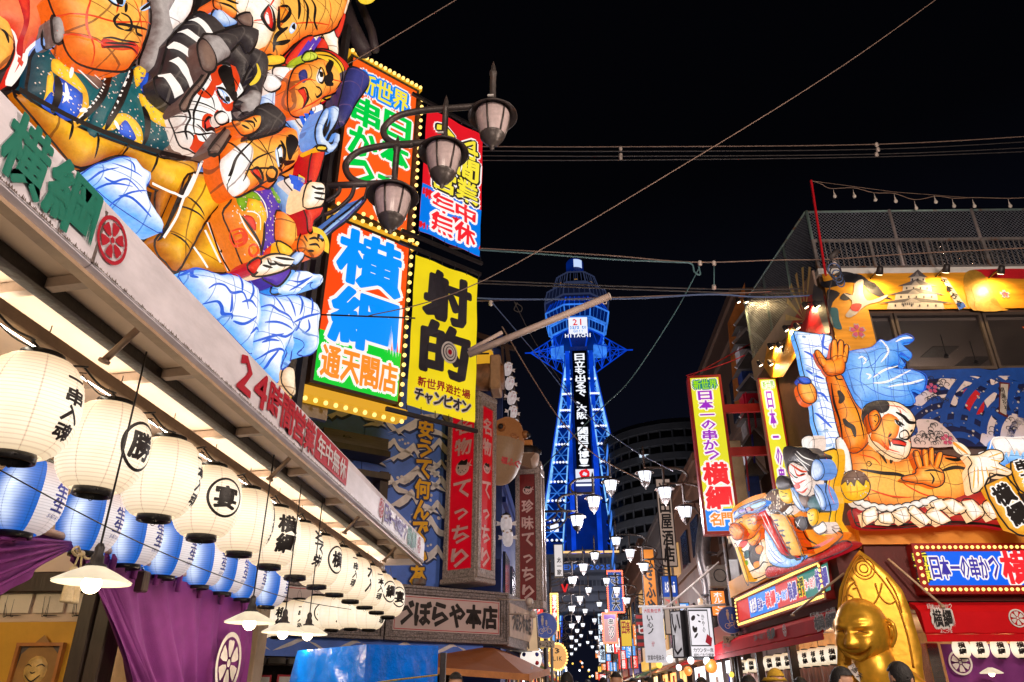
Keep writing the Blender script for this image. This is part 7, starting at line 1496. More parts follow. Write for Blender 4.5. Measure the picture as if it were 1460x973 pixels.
for lab,c,tx,b_,st_ in(('small curling wave between the ship and the white awning','A','345 762 420 700 470 685 530 665 580 670 610 710 645 730 652 770 632 800 642 850 672 900 702 950 690 985 500 862 420 795',.2,'~9 470 700 530 720 600 760/440 760 480 780 540 770 600 830/500 840 560 850 640 930/360 800 420 740 500 720/400 830 450 790 560 800/480 880 540 830 620 820/520 680 560 700 570 740'),('large pale breaking wave at the foot of the ship','E','98 106 190 65 280 65 350 90 400 100 460 95 560 140 620 180 642 222 652 320 660 392 640 470 620 520 600 600 590 645 430 475 250 292',.34,'~14 100 105 180 66 250 66/270 205 320 175 380 185 430 235 500 230 530 280 545 350/270 300 330 295 360 330 370 380 430 385 430 420/460 95 500 160 500 230/550 140 580 220 550 290/430 240 430 330 420 370/500 300 560 290 600 340/440 430 520 450 600 400/560 520 600 480 630 520/160 70 150 110 200 130'),('big wave with hooked crests beside the red and blue sign','E','640 230 700 240 800 250 900 240 1000 270 1050 330 1062 400 1050 470 1052 560 1042 630 980 662 920 650 968 602 958 560 900 535 872 532 884 600 872 700 830 752 808 742 850 640 822 620 785 760 772 855 600 668 580 600 640 400',.3,'~14 650 330 700 320 760 360 830 400 860 470/860 440 950 400 1040 380/600 570 700 540 790 520/630 690 700 640 780 630 800 700/700 240 760 300 800 370/800 250 850 320 870 400/880 240 920 310 900 390/980 270 990 330 980 390/660 440 760 440 850 490/700 520 800 540 860 500/640 580 700 560 760 570/760 620 700 700 690 760/900 430 890 480 870 500/960 420 970 480 940 510'),('small wave curl under the sword hand','E','720 215 830 130 870 80 950 75 1000 100 1040 95 1066 140 1060 180 1030 196 1008 172 1030 150 990 160 930 212 900 240 800 250',.22,'~12 820 150 900 160 970 130/830 220 900 180 990 120')):
 figure(lab,FA,[('wave_body',c,tx,b_,.2,'wave',dict(lm='blue',lw=.014,cells=420)),('wave_line',c,st_,None,0,'blue',O('wave_body'))],'lantern_wave')
figure('cream lantern cone hanging below the hooked wave',FA,[('shade','E','812 760 870 755 882 860 878 945 800 855',.1,.08,'cream')],'lantern_cone')
b2=thing('cream_block','plain cream wall panel between the two yellow signs','wall',Frame(on_y(1036,700,19.8)[0],19.8,0,0));x_=on_y(1066,700,19.8)[0]-on_y(1036,700,19.8)[0]
g=G();g.box(0,0,on_y(1040,770,19.8)[2],x_,.6,on_y(1040,628,19.8)[2],.02);obj('panel',g,pm('cream_panel',(.42,.33,.2),.7),b2)
sp=thing('float_support','dark steel posts and rails carrying the glowing warrior float','frame',FA)
for u in(-1.6,-.8,0,.7):g=G();g.box(u-.03,.05,3.5,u+.03,.12,8.2);obj('post',g,steel_dark,sp)
for v in(4.6,5.6,6.6):g=G();g.box(-2.2,.12,v,.85,.17,v+.06);obj('rail',g,steel_dark,sp)
q=[on_y(495,10,8.5),on_y(525,10,8.5),on_y(540,70,8.5),on_y(515,78,8.5)]
g=G();g.tube([on_y(490,5,8.5),on_y(500,35,8.5),on_y(520,75,8.5)],.13,8);g.tube([on_y(512,0,8.5),on_y(530,45,8.5),on_y(535,72,8.5)],.07,8);tag(obj('dark_bracket',g,pm('dark_purple_metal',(.07,.05,.06),.5)),'dark bent metal arm at the top above the orange kushikatsu sign','bracket')
p=on_y(523,-4,8.0);t=thing('gold_disc','yellow round ornament peeking in at the top edge','ornament',loc=p);g=G();g.ball((0,0,0),.15,14,8,sy=.4);g.t=[1]*len(g.v);obj('disc',g,M['yellow'],t);g=G();g.ball((0,-.07,-.02),.03,8,5);obj('stud',g,ink,t)
# corner signs of the left restaurant
B1=Frame(-3.80,10.0,0,43);rim_dk=pm('sign_rim_brown',(.05,.025,.015),.5)
a=B1.px(482,70);b_=B1.px(596,125);c=B1.px(470,330)
u0,u1=B1.px(487,200)[0]-.03,B1.px(592,200)[0];v1=(B1.px(490,72)[1]+B1.px(594,128)[1])/2;v0=B1.px(582,338)[1]+.0
t,h=signbox('corner_sign','tall orange sign with green kushikatsu lettering at the building corner',B1,(u0,v0,u1,v1),.25,rim_dk,em('face_vermilion',(.98,.115,.01),.95,True),.05,-.25)
W2,H2=u1-u0,v1-v0
def pr(a_,b_,c_,d_):return(u0+a_*W2,v1-d_*H2,u0+c_*W2,v1-b_*H2)
write(t,'新世界',pr(.14,.07,.86,.22),yel_em,h,.06,blue_em,.05,w_em,.09)
write(t,'日本一の',pr(.52,.25,.93,.99),green_em,h,.07,w_em,.045,vertical=True);write(t,'串かつ',pr(.09,.25,.49,.85),green_em,h,.07,w_em,.045,vertical=True)
u0b,u1b=B1.px(447,500)[0],B1.px(576,500)[0];v1b=(B1.px(482,315)[1]+B1.px(580,345)[1])/2;v0b=(B1.px(440,545)[1]+B1.px(567,578)[1])/2
t,h=signbox('corner_sign','big sign with blue 横綱 on red over a green field reading 通天閣店',B1,(u0b,v0b,u1b,v1b),.25,rim_dk,em('face_red_orange',(.97,.07,.005),.95,True),.05,-.25)
W2,H2=u1b-u0b,v1b-v0b
def pr(a_,b_,c_,d_):return(u0b+a_*W2,v1b-d_*H2,u0b+c_*W2,v1b-b_*H2)
g=G();g.box(u0b+.055,-h-.002,v0b+.055,u1b-.055,-h+.002,v1b-.70*H2);obj('green_field',g,em('face_green',(.0,.62,.03),.95),t)
write(t,'横綱',pr(.10,.03,.92,.76),em('blue_letter',(.0,.28,1.0),1.0),h,.065,w_em,.06,vertical=True)
write(t,'通天閣店',pr(.08,.77,.94,.955),orange_em,h,.07,w_em,.045)
bg=thing('bulb_gantry','yellow lit ledge and column of round bulbs around the two corner signs','lights',B1)
yb=em('gantry_yellow',(.85,.42,.02),.8)
g=G();g.box(u0b-.25,-.05,v0b-.22,u1b+.12,.3,v0b-.06,.01);obj('lower_ledge',g,yb,bg)
g=G();g.box(u0b-.1,.02,v1b+.04,u1b+.15,.25,v0-.05,.01);obj('middle_ledge',g,yb,bg)
g=G();g.box(u0-.1,-.02,v1+.02,u1+.06,.25,v1+.09);obj('top_ledge',g,yb,bg)
g=G();g.box(u1+.01,.0,v0b-.1,u1+.09,.14,v1-.1);obj('bulb_column',g,rim_dk,bg)
bulb_row(bg,[(u1+.06,v,.06)for v in np.linspace(v0b,v1-.25,38)]+[(u,v0b-.26,.0)for u in np.linspace(u0b-.2,u1b+.05,12)]+[(u,v,.03)for v in(v1b+.1,v1b+.25)for u in np.linspace(u0b+.1,u1b+.1,11)]+[(u,v1+.05,.06)for u in np.linspace(u0,u1,16)],.036,em('round_bulb',(1,.66,.18),1.9))
g=G();g.box(u0b-.3,.35,v0b-.4,u0b+.5,.45,v1b+.8);obj('metal_sheet',g,pm('zinc_sheet',(.22,.19,.18),.4,.5),bg)
def banner(px4,frame,field,label,h_=.0):
 (x0,y0),(x1,y1),(x2,y2),(x3,y3)=px4;q=[frame.px(*p_)for p_ in px4];uu0,uu1=(q[0][0]+q[3][0])/2,(q[1][0]+q[2][0])/2;vv1=(q[0][1]+q[1][1])/2;vv0=(q[2][1]+q[3][1])/2
 t=thing('banner',label,'banner',frame);N1,N2=26,34;vs=[]
 f_=lambda u,v:.015*math.sin((u-uu0)*9+v*1.3)+.008*math.sin(v*7+u*4)
 for j in range(N2+1):
  for i in range(N1+1):u=uu0+(uu1-uu0)*i/N1;v=vv0+(vv1-vv0)*j/N2;vs.append((u,-f_(u,v),v))
 g=G();g.add(vs,[(j*(N1+1)+i,j*(N1+1)+i+1,(j+1)*(N1+1)+i+1,(j+1)*(N1+1)+i)for j in range(N2)for i in range(N1)],True);obj('cloth',g,field,t)
 for v in(vv1+.12,vv0-.14):g=G();g.box(uu0-.35,-.03,v-.03,uu1+.06,.03,v+.03);obj('rail',g,steel_dark,t)
 for v,s in((vv1,1),(vv0,-1)):
  for k in range(6):g=G();u=uu0+(uu1-uu0)*k/5;g.tube([(u,-.02,v-s*.02),(u,-.035,v+s*.10)],.008,4);obj('tie',g,black_paint,t)
 return t,(uu0,vv0,uu1,vv1),f_
def drape_text(t,txt,rect,mat,f_,off,ow=0,vertical=False,lift=.02,name='lettering'):
 obj(name,letters(txt,rect,off,ow,vertical,lift,fmap=lambda u,v,hh:(u,-f_(u,v)-hh,v)),mat,t)
banner_y=em('banner_yellow',(.93,.72,.01),.85,True,.10,2);banner_r=em('banner_red',(.80,.01,.02),.9,False,.08,2)
dark_v=pm('banner_black',(.035,.03,.045),.6,bump=0)
B2=Frame(*[float(x)for x in on_y(592,470,10.9)[:2]],0,43)
t,r,f_=banner(((596,362),(685,402),(672,605),(576,574)),B2,banner_y,'yellow cloth banner with huge black characters 射的 and a target')
W2,H2=r[2]-r[0],r[3]-r[1]
def pr(a_,b_,c_,d_):return(r[0]+a_*W2,r[3]-d_*H2,r[0]+c_*W2,r[3]-b_*H2)
drape_text(t,'射的',pr(.13,.05,.90,.77),dark_v,f_,.09,vertical=True)
uc,vc=r[0]+.56*W2,r[3]-.60*H2
for k,(rr,m_)in enumerate(((.185,wv),(.15,dark_v),(.13,wv),(.095,dark_v),(.08,wv),(.045,redv))):g=G();flat(g,disc(uc,vc,rr*.9,rr*1.1,28),.045+.004*k);obj('target_ring',g,m_,t)
drape_text(t,'新世界遊技場',pr(.13,.80,.92,.865),redv,f_,.05);drape_text(t,'チャンピオン',pr(.10,.875,.93,.955),wv,f_,.05,.02,lift=.014,name='lettering_outline');drape_text(t,'チャンピオン',pr(.10,.875,.93,.955),dark_v,f_,.07)
B3=Frame(*[float(x)for x in on_y(605,260,11.0)[:2]],0,43)
t,r,f_=banner(((606,153),(689,192),(683,366),(600,330)),B3,banner_r,'red and blue cloth banner reading 24時間営業 年中無休')
W2,H2=r[2]-r[0],r[3]-r[1]
g=G();vs=[(r[0]+W2*i/20,-f_(r[0]+W2*i/20,v)-.004,v)for v in(r[1],r[1]+.12*H2,r[1]+.24*H2,r[1]+.36*H2)for i in range(21)];g.add(vs,[(j*21+i,j*21+i+1,(j+1)*21+i+1,(j+1)*21+i)for j in range(3)for i in range(20)],True);obj('blue_field',g,em('banner_blue',(.0,.20,.85),.9),t)
for tx,rc,vt in(('24',pr(.14,.08,.94,.27),False),('時間',pr(.14,.27,.94,.45),False),('営業',pr(.14,.45,.94,.635),False)):
 drape_text(t,tx,rc,w_em,f_,.06,.075,vt,.012,'lettering_border');drape_text(t,tx,rc,dark_v,f_,.06,.045,vt,.016,'lettering_outline');drape_text(t,tx,rc,yel_em,f_,.06,0,vt,.022)
for tx,rc in(('年中',pr(.16,.65,.92,.80)),('無休',pr(.16,.80,.92,.96))):drape_text(t,tx,rc,w_em,f_,.06,.05,False,.012,'lettering_outline');drape_text(t,tx,rc,red_em,f_,.06,0,False,.02)
# strong man float on the right-hand building
F1=Frame(*(RF.o+RF.n*.15)[:2],0,3)
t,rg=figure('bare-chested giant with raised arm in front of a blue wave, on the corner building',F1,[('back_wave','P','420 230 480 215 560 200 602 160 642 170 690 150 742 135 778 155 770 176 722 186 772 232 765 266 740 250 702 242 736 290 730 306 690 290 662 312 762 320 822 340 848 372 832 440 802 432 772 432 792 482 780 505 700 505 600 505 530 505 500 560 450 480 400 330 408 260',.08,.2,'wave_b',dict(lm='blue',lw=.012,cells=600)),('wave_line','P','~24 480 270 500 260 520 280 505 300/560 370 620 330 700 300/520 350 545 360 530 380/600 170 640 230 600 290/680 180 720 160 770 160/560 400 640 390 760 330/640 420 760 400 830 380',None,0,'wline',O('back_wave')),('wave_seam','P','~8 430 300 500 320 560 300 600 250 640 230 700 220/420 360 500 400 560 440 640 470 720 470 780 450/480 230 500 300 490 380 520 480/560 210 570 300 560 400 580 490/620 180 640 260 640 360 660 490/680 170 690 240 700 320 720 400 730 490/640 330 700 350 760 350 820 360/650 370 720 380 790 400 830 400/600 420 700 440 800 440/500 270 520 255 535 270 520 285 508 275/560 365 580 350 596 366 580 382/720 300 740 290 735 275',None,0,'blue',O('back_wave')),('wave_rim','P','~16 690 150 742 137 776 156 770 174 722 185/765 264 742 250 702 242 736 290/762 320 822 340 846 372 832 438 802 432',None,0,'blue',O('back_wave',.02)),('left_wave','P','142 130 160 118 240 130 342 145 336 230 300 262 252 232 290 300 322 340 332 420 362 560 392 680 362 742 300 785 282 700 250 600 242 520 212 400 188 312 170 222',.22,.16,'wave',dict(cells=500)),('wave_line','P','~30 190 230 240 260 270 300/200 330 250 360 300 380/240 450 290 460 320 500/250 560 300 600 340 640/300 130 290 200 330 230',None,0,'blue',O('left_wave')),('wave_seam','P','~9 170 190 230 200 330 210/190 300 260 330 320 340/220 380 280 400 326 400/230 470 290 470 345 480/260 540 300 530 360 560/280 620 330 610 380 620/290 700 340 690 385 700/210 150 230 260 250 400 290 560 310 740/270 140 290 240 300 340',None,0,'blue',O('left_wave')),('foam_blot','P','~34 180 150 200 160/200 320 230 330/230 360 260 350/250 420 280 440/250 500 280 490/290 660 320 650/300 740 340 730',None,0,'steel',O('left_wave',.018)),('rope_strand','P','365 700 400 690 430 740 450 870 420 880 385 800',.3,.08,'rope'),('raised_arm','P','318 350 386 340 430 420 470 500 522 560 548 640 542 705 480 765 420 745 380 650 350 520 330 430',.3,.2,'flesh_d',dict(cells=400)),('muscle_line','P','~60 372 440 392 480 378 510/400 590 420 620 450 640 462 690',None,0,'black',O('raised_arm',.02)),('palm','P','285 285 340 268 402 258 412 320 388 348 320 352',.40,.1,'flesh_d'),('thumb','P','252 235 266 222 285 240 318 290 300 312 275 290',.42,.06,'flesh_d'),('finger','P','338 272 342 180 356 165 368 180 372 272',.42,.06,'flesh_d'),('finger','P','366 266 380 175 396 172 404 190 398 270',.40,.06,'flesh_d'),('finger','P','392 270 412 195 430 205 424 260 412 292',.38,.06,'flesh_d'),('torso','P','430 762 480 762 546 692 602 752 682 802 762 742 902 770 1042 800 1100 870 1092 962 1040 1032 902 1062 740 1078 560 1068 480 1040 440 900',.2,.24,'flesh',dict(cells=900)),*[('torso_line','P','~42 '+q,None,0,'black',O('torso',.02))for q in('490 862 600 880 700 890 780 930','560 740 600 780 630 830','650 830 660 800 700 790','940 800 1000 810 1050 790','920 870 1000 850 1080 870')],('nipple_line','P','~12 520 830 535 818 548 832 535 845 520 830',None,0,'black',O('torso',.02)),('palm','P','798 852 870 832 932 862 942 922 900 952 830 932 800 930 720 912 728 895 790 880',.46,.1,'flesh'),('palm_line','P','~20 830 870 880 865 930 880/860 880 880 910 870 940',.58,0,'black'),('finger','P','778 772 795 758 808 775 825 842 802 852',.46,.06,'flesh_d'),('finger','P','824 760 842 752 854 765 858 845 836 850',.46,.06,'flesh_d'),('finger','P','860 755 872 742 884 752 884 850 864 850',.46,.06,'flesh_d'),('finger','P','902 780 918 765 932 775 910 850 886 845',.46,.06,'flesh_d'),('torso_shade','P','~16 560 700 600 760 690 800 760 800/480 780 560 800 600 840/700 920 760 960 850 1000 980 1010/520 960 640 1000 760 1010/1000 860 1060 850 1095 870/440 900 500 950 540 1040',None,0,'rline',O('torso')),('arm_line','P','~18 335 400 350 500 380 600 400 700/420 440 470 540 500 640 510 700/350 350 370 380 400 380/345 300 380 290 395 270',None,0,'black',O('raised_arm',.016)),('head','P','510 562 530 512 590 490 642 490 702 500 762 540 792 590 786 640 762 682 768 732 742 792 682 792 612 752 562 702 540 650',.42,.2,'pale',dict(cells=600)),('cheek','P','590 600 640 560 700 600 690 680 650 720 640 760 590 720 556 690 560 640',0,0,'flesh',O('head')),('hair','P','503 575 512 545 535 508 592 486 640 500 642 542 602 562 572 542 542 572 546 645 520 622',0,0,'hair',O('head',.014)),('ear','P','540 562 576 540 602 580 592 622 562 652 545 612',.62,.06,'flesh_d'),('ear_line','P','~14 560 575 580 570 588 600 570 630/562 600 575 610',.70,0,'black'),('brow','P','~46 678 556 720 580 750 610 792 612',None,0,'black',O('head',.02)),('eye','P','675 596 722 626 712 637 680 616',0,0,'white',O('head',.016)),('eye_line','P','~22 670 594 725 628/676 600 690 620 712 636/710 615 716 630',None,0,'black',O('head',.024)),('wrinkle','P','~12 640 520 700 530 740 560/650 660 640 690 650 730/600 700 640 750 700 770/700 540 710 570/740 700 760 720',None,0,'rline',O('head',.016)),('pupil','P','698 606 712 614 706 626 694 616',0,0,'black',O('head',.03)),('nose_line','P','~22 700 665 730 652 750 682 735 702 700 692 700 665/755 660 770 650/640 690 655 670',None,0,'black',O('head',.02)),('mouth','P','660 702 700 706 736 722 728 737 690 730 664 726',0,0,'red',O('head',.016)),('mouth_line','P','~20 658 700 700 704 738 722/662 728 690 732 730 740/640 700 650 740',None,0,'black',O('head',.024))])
figure('red dotted cloth with white rope and folded paper streamers under the giant',F1,[('red_cloth','Q','430 90 480 85 700 82 850 40 1100 0 1210 40 1240 182 1100 168 900 168 700 184 480 186 440 140',.25,.08,'sash'),('edge_line','Q','~24 440 160 600 180 800 165 1000 160 1230 185',None,0,'black',O('red_cloth'))]+[('rope_strand','Q','%d %d %d %d %d %d %d %d'%(x,y+12,x+34,y,x+62,y+22,x+26,y+36),.42,.06,'rope')for x,y in((432,36),(470,52),(510,62),(552,68),(595,70),(638,68),(682,60),(726,50),(770,38),(808,26))]+[('paper_streamer','Q',q,.5,.03,'pale',dict(smooth=False,lw=.016))for q in('480 110 545 80 560 140 500 175','562 118 625 110 640 165 572 160','627 112 702 82 726 140 690 166','712 106 742 74 830 150 802 176','802 122 852 82 932 150 882 172','822 62 882 40 912 82 862 102','884 52 942 40 1012 92 952 122','984 54 1042 44 1102 112 1042 152','1088 72 1142 40 1212 102 1142 147')],'lantern_rope')
def plaque(label,frame,txt,c,base,text,rect_px,mat='wood',deg=0):
 t,rg_=figure(label,frame,[('board',c,txt,base,.02,mat,dict(smooth=False,lw=.03,back=base-.14))],'lantern_plaque')
 p=frame.px(*rect_px[:2],base+.03);w,hh=rect_px[2]/93,rect_px[3]/93
 o=obj('lettering_outline',letters(text,(-w/2,-hh/2,w/2,hh/2),.07,.025,True,0),M['wline'],t);o2=obj('lettering',letters(text,(-w/2,-hh/2,w/2,hh/2),.08,0,True,.006),ink,t)
 for o_ in(o,o2):o_.location=(p[0],-(base+.03),p[1]);o_.rotation_euler=(0,R(deg),0)
plaque('big tilted yellow plaque reading 横綱 at the right edge of the float',F1,'755 565 940 480 1180 850 1180 1000 962 935','R',.62,'横綱',(1441,719,30,58),deg=-24)
plaque('second yellow plaque behind the big 横綱 plaque at the right edge',F1,'980 362 1200 372 1200 620 1056 600','R',.5,'串カツ',(1466,680,22,50),deg=-10)
figure('white crane with spread feathers flying over the giant\'s shoulder',F1,[('body','R','600 290 640 300 722 290 802 250 902 265 922 330 882 370 992 430 972 470 882 472 802 450 802 522 742 572 702 612 650 616 630 502 620 422 652 362',.56,.1,'pale',dict(cells=300)),('feather_line','R','~14 660 400 650 590/690 400 690 590/720 400 740 560/760 400 790 510/800 400 960 450/800 340 900 360/780 320 900 280',None,0,'flesh',O('body')),('neck','R','~120 480 200 540 250 620 300',.62,0,'cream'),('beak','R','~36 470 195 500 215 600 295',.65,0,'flesh_d')])
figure('glowing snow-capped blue mountain behind the crane',F1,[('slope','R','700 300 800 250 840 150 1000 148 1180 160 1180 380 980 380 890 400',.1,.1,'wave_b',dict(lm='wline')),('snow_cap','R','838 152 1000 148 1180 160 1180 330 1095 270 1060 310 1030 255 1010 300 985 250 960 320 940 270 900 330 830 235',0,0,'white',O('slope'))])
t,rg=figure('yellow dumpling ball with brown sauce beside the giant\'s waist',F1,[('ball','S','762 390 770 340 810 305 860 300 905 320 935 370 935 420 905 462 850 478 795 462',.5,.2,'yellow'),('sauce','S','764 385 772 340 812 306 862 300 906 322 934 365 920 372 905 360 895 395 875 380 850 360 838 400 815 370 795 395 785 370',0,0,'brown',O('ball',.012)),('seam','S','~10 770 430 850 430 930 410/850 380 850 470/810 380 815 460',None,0,'flesh_d',O('ball'))])
dots(F1,t,rg['ball'],12,.012,wv,4,lift=.03)
F2=Frame(*(RS.o+RS.n*.12)[:2],0,-87)
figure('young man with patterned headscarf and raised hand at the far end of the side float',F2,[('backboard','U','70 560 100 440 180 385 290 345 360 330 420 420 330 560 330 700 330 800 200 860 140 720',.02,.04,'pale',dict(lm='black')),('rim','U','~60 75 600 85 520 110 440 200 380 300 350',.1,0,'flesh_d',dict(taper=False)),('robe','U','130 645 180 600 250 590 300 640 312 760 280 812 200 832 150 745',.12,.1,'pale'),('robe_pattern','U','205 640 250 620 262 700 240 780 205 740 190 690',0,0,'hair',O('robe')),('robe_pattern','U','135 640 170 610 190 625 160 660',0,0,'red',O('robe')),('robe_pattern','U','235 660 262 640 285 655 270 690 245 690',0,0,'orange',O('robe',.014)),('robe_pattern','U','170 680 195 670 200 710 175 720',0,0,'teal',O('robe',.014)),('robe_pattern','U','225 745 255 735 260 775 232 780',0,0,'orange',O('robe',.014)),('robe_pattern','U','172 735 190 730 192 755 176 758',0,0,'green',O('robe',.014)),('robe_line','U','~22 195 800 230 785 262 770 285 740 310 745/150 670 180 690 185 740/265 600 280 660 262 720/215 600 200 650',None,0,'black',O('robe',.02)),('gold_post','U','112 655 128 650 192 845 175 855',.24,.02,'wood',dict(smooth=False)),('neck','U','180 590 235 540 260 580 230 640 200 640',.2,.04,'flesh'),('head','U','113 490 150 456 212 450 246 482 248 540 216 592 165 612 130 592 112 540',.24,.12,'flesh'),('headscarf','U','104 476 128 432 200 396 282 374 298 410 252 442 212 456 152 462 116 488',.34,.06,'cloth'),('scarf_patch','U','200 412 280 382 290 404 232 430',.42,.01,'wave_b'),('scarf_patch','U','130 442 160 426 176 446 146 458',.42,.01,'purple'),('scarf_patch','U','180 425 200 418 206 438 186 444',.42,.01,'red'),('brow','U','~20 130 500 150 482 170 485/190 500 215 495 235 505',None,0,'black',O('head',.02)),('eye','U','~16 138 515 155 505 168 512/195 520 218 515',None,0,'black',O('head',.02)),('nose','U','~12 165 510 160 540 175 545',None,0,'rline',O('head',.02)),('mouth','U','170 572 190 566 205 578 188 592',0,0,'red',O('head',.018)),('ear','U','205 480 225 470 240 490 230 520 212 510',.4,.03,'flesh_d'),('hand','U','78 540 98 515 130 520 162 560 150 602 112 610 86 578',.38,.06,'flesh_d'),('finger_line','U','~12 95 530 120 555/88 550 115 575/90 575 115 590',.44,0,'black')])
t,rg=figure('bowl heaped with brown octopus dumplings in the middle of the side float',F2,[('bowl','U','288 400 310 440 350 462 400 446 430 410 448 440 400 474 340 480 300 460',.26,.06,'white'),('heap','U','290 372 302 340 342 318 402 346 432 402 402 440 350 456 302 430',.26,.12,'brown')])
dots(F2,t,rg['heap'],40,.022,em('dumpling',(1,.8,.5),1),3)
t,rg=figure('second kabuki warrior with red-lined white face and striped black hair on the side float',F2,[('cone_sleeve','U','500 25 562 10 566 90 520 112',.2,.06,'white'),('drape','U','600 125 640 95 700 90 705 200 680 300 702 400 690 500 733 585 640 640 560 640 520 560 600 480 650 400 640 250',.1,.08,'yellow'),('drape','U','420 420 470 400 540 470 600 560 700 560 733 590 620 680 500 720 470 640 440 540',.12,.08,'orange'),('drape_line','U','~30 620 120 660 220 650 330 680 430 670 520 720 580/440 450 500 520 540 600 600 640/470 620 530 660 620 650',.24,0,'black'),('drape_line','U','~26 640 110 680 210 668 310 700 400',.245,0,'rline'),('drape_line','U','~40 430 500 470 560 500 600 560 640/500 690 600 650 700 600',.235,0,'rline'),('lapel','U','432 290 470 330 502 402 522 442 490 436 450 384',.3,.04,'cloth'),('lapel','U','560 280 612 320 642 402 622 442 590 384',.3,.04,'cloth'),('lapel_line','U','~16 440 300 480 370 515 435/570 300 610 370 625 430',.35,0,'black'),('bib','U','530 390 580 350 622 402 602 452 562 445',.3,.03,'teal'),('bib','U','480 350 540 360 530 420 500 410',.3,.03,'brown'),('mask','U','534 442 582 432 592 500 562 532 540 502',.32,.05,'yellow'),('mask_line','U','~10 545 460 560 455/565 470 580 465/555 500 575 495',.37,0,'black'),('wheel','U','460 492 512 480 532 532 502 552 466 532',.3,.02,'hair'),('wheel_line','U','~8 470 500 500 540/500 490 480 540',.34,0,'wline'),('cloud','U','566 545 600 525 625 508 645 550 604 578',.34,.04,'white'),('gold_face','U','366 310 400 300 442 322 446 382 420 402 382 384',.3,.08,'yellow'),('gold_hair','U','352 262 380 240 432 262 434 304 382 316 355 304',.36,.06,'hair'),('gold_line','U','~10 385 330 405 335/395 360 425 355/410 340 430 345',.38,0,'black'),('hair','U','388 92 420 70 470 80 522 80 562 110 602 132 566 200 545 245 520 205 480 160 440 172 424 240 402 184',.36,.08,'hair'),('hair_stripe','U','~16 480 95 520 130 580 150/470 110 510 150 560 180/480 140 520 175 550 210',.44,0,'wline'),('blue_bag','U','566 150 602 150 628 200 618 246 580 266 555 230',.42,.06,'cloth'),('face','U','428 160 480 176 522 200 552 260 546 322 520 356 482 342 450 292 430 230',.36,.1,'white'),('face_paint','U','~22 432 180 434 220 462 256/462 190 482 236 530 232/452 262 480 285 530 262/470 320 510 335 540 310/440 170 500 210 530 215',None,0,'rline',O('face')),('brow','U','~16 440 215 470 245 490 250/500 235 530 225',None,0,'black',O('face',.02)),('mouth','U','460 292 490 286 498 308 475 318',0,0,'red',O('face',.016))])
dots(F2,t,rg['drape'],40,.012,wv,5)
figure('wooden plaque with black writing, red fish and blue waves low on the side float',F2,[('wave_body','U','285 540 322 600 372 680 432 722 520 700 470 760 380 770 310 740 290 640',.16,.08,'wave'),('wave_line','U','~14 300 600 340 680 400 735/310 660 350 720 400 755',.25,0,'blue'),('red_fish','U','245 440 290 430 320 500 350 560 402 680 470 716 380 692 330 610 270 520',.24,.06,'red'),('fish_line','U','~14 270 460 320 560 380 660/290 450 330 540',.32,0,'wline'),('plaque','U','315 460 405 470 500 692 440 702',.36,.02,'wood',dict(smooth=False)),('plaque_side','U','406 470 430 488 512 690 502 694',.34,.02,'flesh_d',dict(smooth=False)),('plaque_text','U','~26 345 500 375 495/350 515 380 530/370 510 365 540/375 560 410 555/385 580 415 590/395 560 400 600/415 630 445 625/420 650 450 665/435 630 440 680',.39,0,'black')])
t,rg=figure('red dotted skirt cloth along the lower edge of the side float',F2,[('skirt','U','300 770 420 760 520 722 620 682 733 620 790 640 700 690 560 745 420 800 300 830',.14,.06,'sash')])
dots(F2,t,rg['skirt'],60,.01,wv,6)
figure('blue and orange dumpling figure clinging to the left wave of the giant',F1,[('body','P','165 400 210 385 250 420 260 480 230 505 190 490 165 440',.42,.1,'flesh'),('cap','P','160 370 210 368 230 395 190 400',.5,.05,'blue')])
# painted murals of the corner building
MR=Frame(*(RF.o)[:2],0,3)
orange_m=pm('mural_orange',(.80,.34,.02),.5,var=.35,scale=1.6,bump=0,stretch=(.5,1,5))
mu=thing('castle_mural','orange mural with castle, crane and pine under the roof floodlights','mural',MR)
g=G();g.box(.60,-.075,7.74,6.6,-.055,8.48);g.box(.60,-.075,6.2,1.28,-.055,7.739);obj('panel',g,orange_m,mu)
def mp(part,c,txt,mat,h=.08,smooth=True,n=3):
 P=MR.path(*CR[c],txt,h);P=crom(P,n)if smooth else P;g=G();flat(g,P,h);return obj(part,g,mat,mu_cur)
mu_cur=mu
m_red=pm('mural_red',(.55,.01,.02),.5);m_wh=pm('mural_white',(.52,.47,.42),.5);m_dk=pm('mural_ink',(.02,.02,.03),.5);m_gr=pm('mural_stone',(.30,.27,.26),.5,var=.3);m_dg=pm('mural_slate',(.10,.09,.10),.5);m_pk=pm('mural_pink',(.62,.10,.22),.5);m_gold=pm('mural_gold',(.45,.24,.03),.45,var=.4,scale=5)
for q in('290 790 340 780 400 760 470 740 520 750 560 780 600 800 580 830 520 800 430 790 380 810 320 820','380 740 430 730 500 750 480 780 400 780','330 830 400 850 360 900 340 973 315 973 330 900','540 800 600 800 650 860 690 885 620 870 560 840','420 850 470 860 440 890 400 880'):mp('pine','T',q,m_dk,.083)
for k,q in enumerate(('470 860 480 800 510 775 530 780 525 840 550 890 600 880 655 860 665 865 620 895 560 910 520 935 480 973 430 973 460 930 465 890 420 850',)):mp('crane','T',q,m_wh,.088)
mp('crane_wing','T','470 910 520 910 500 950 460 940',m_red,.092)
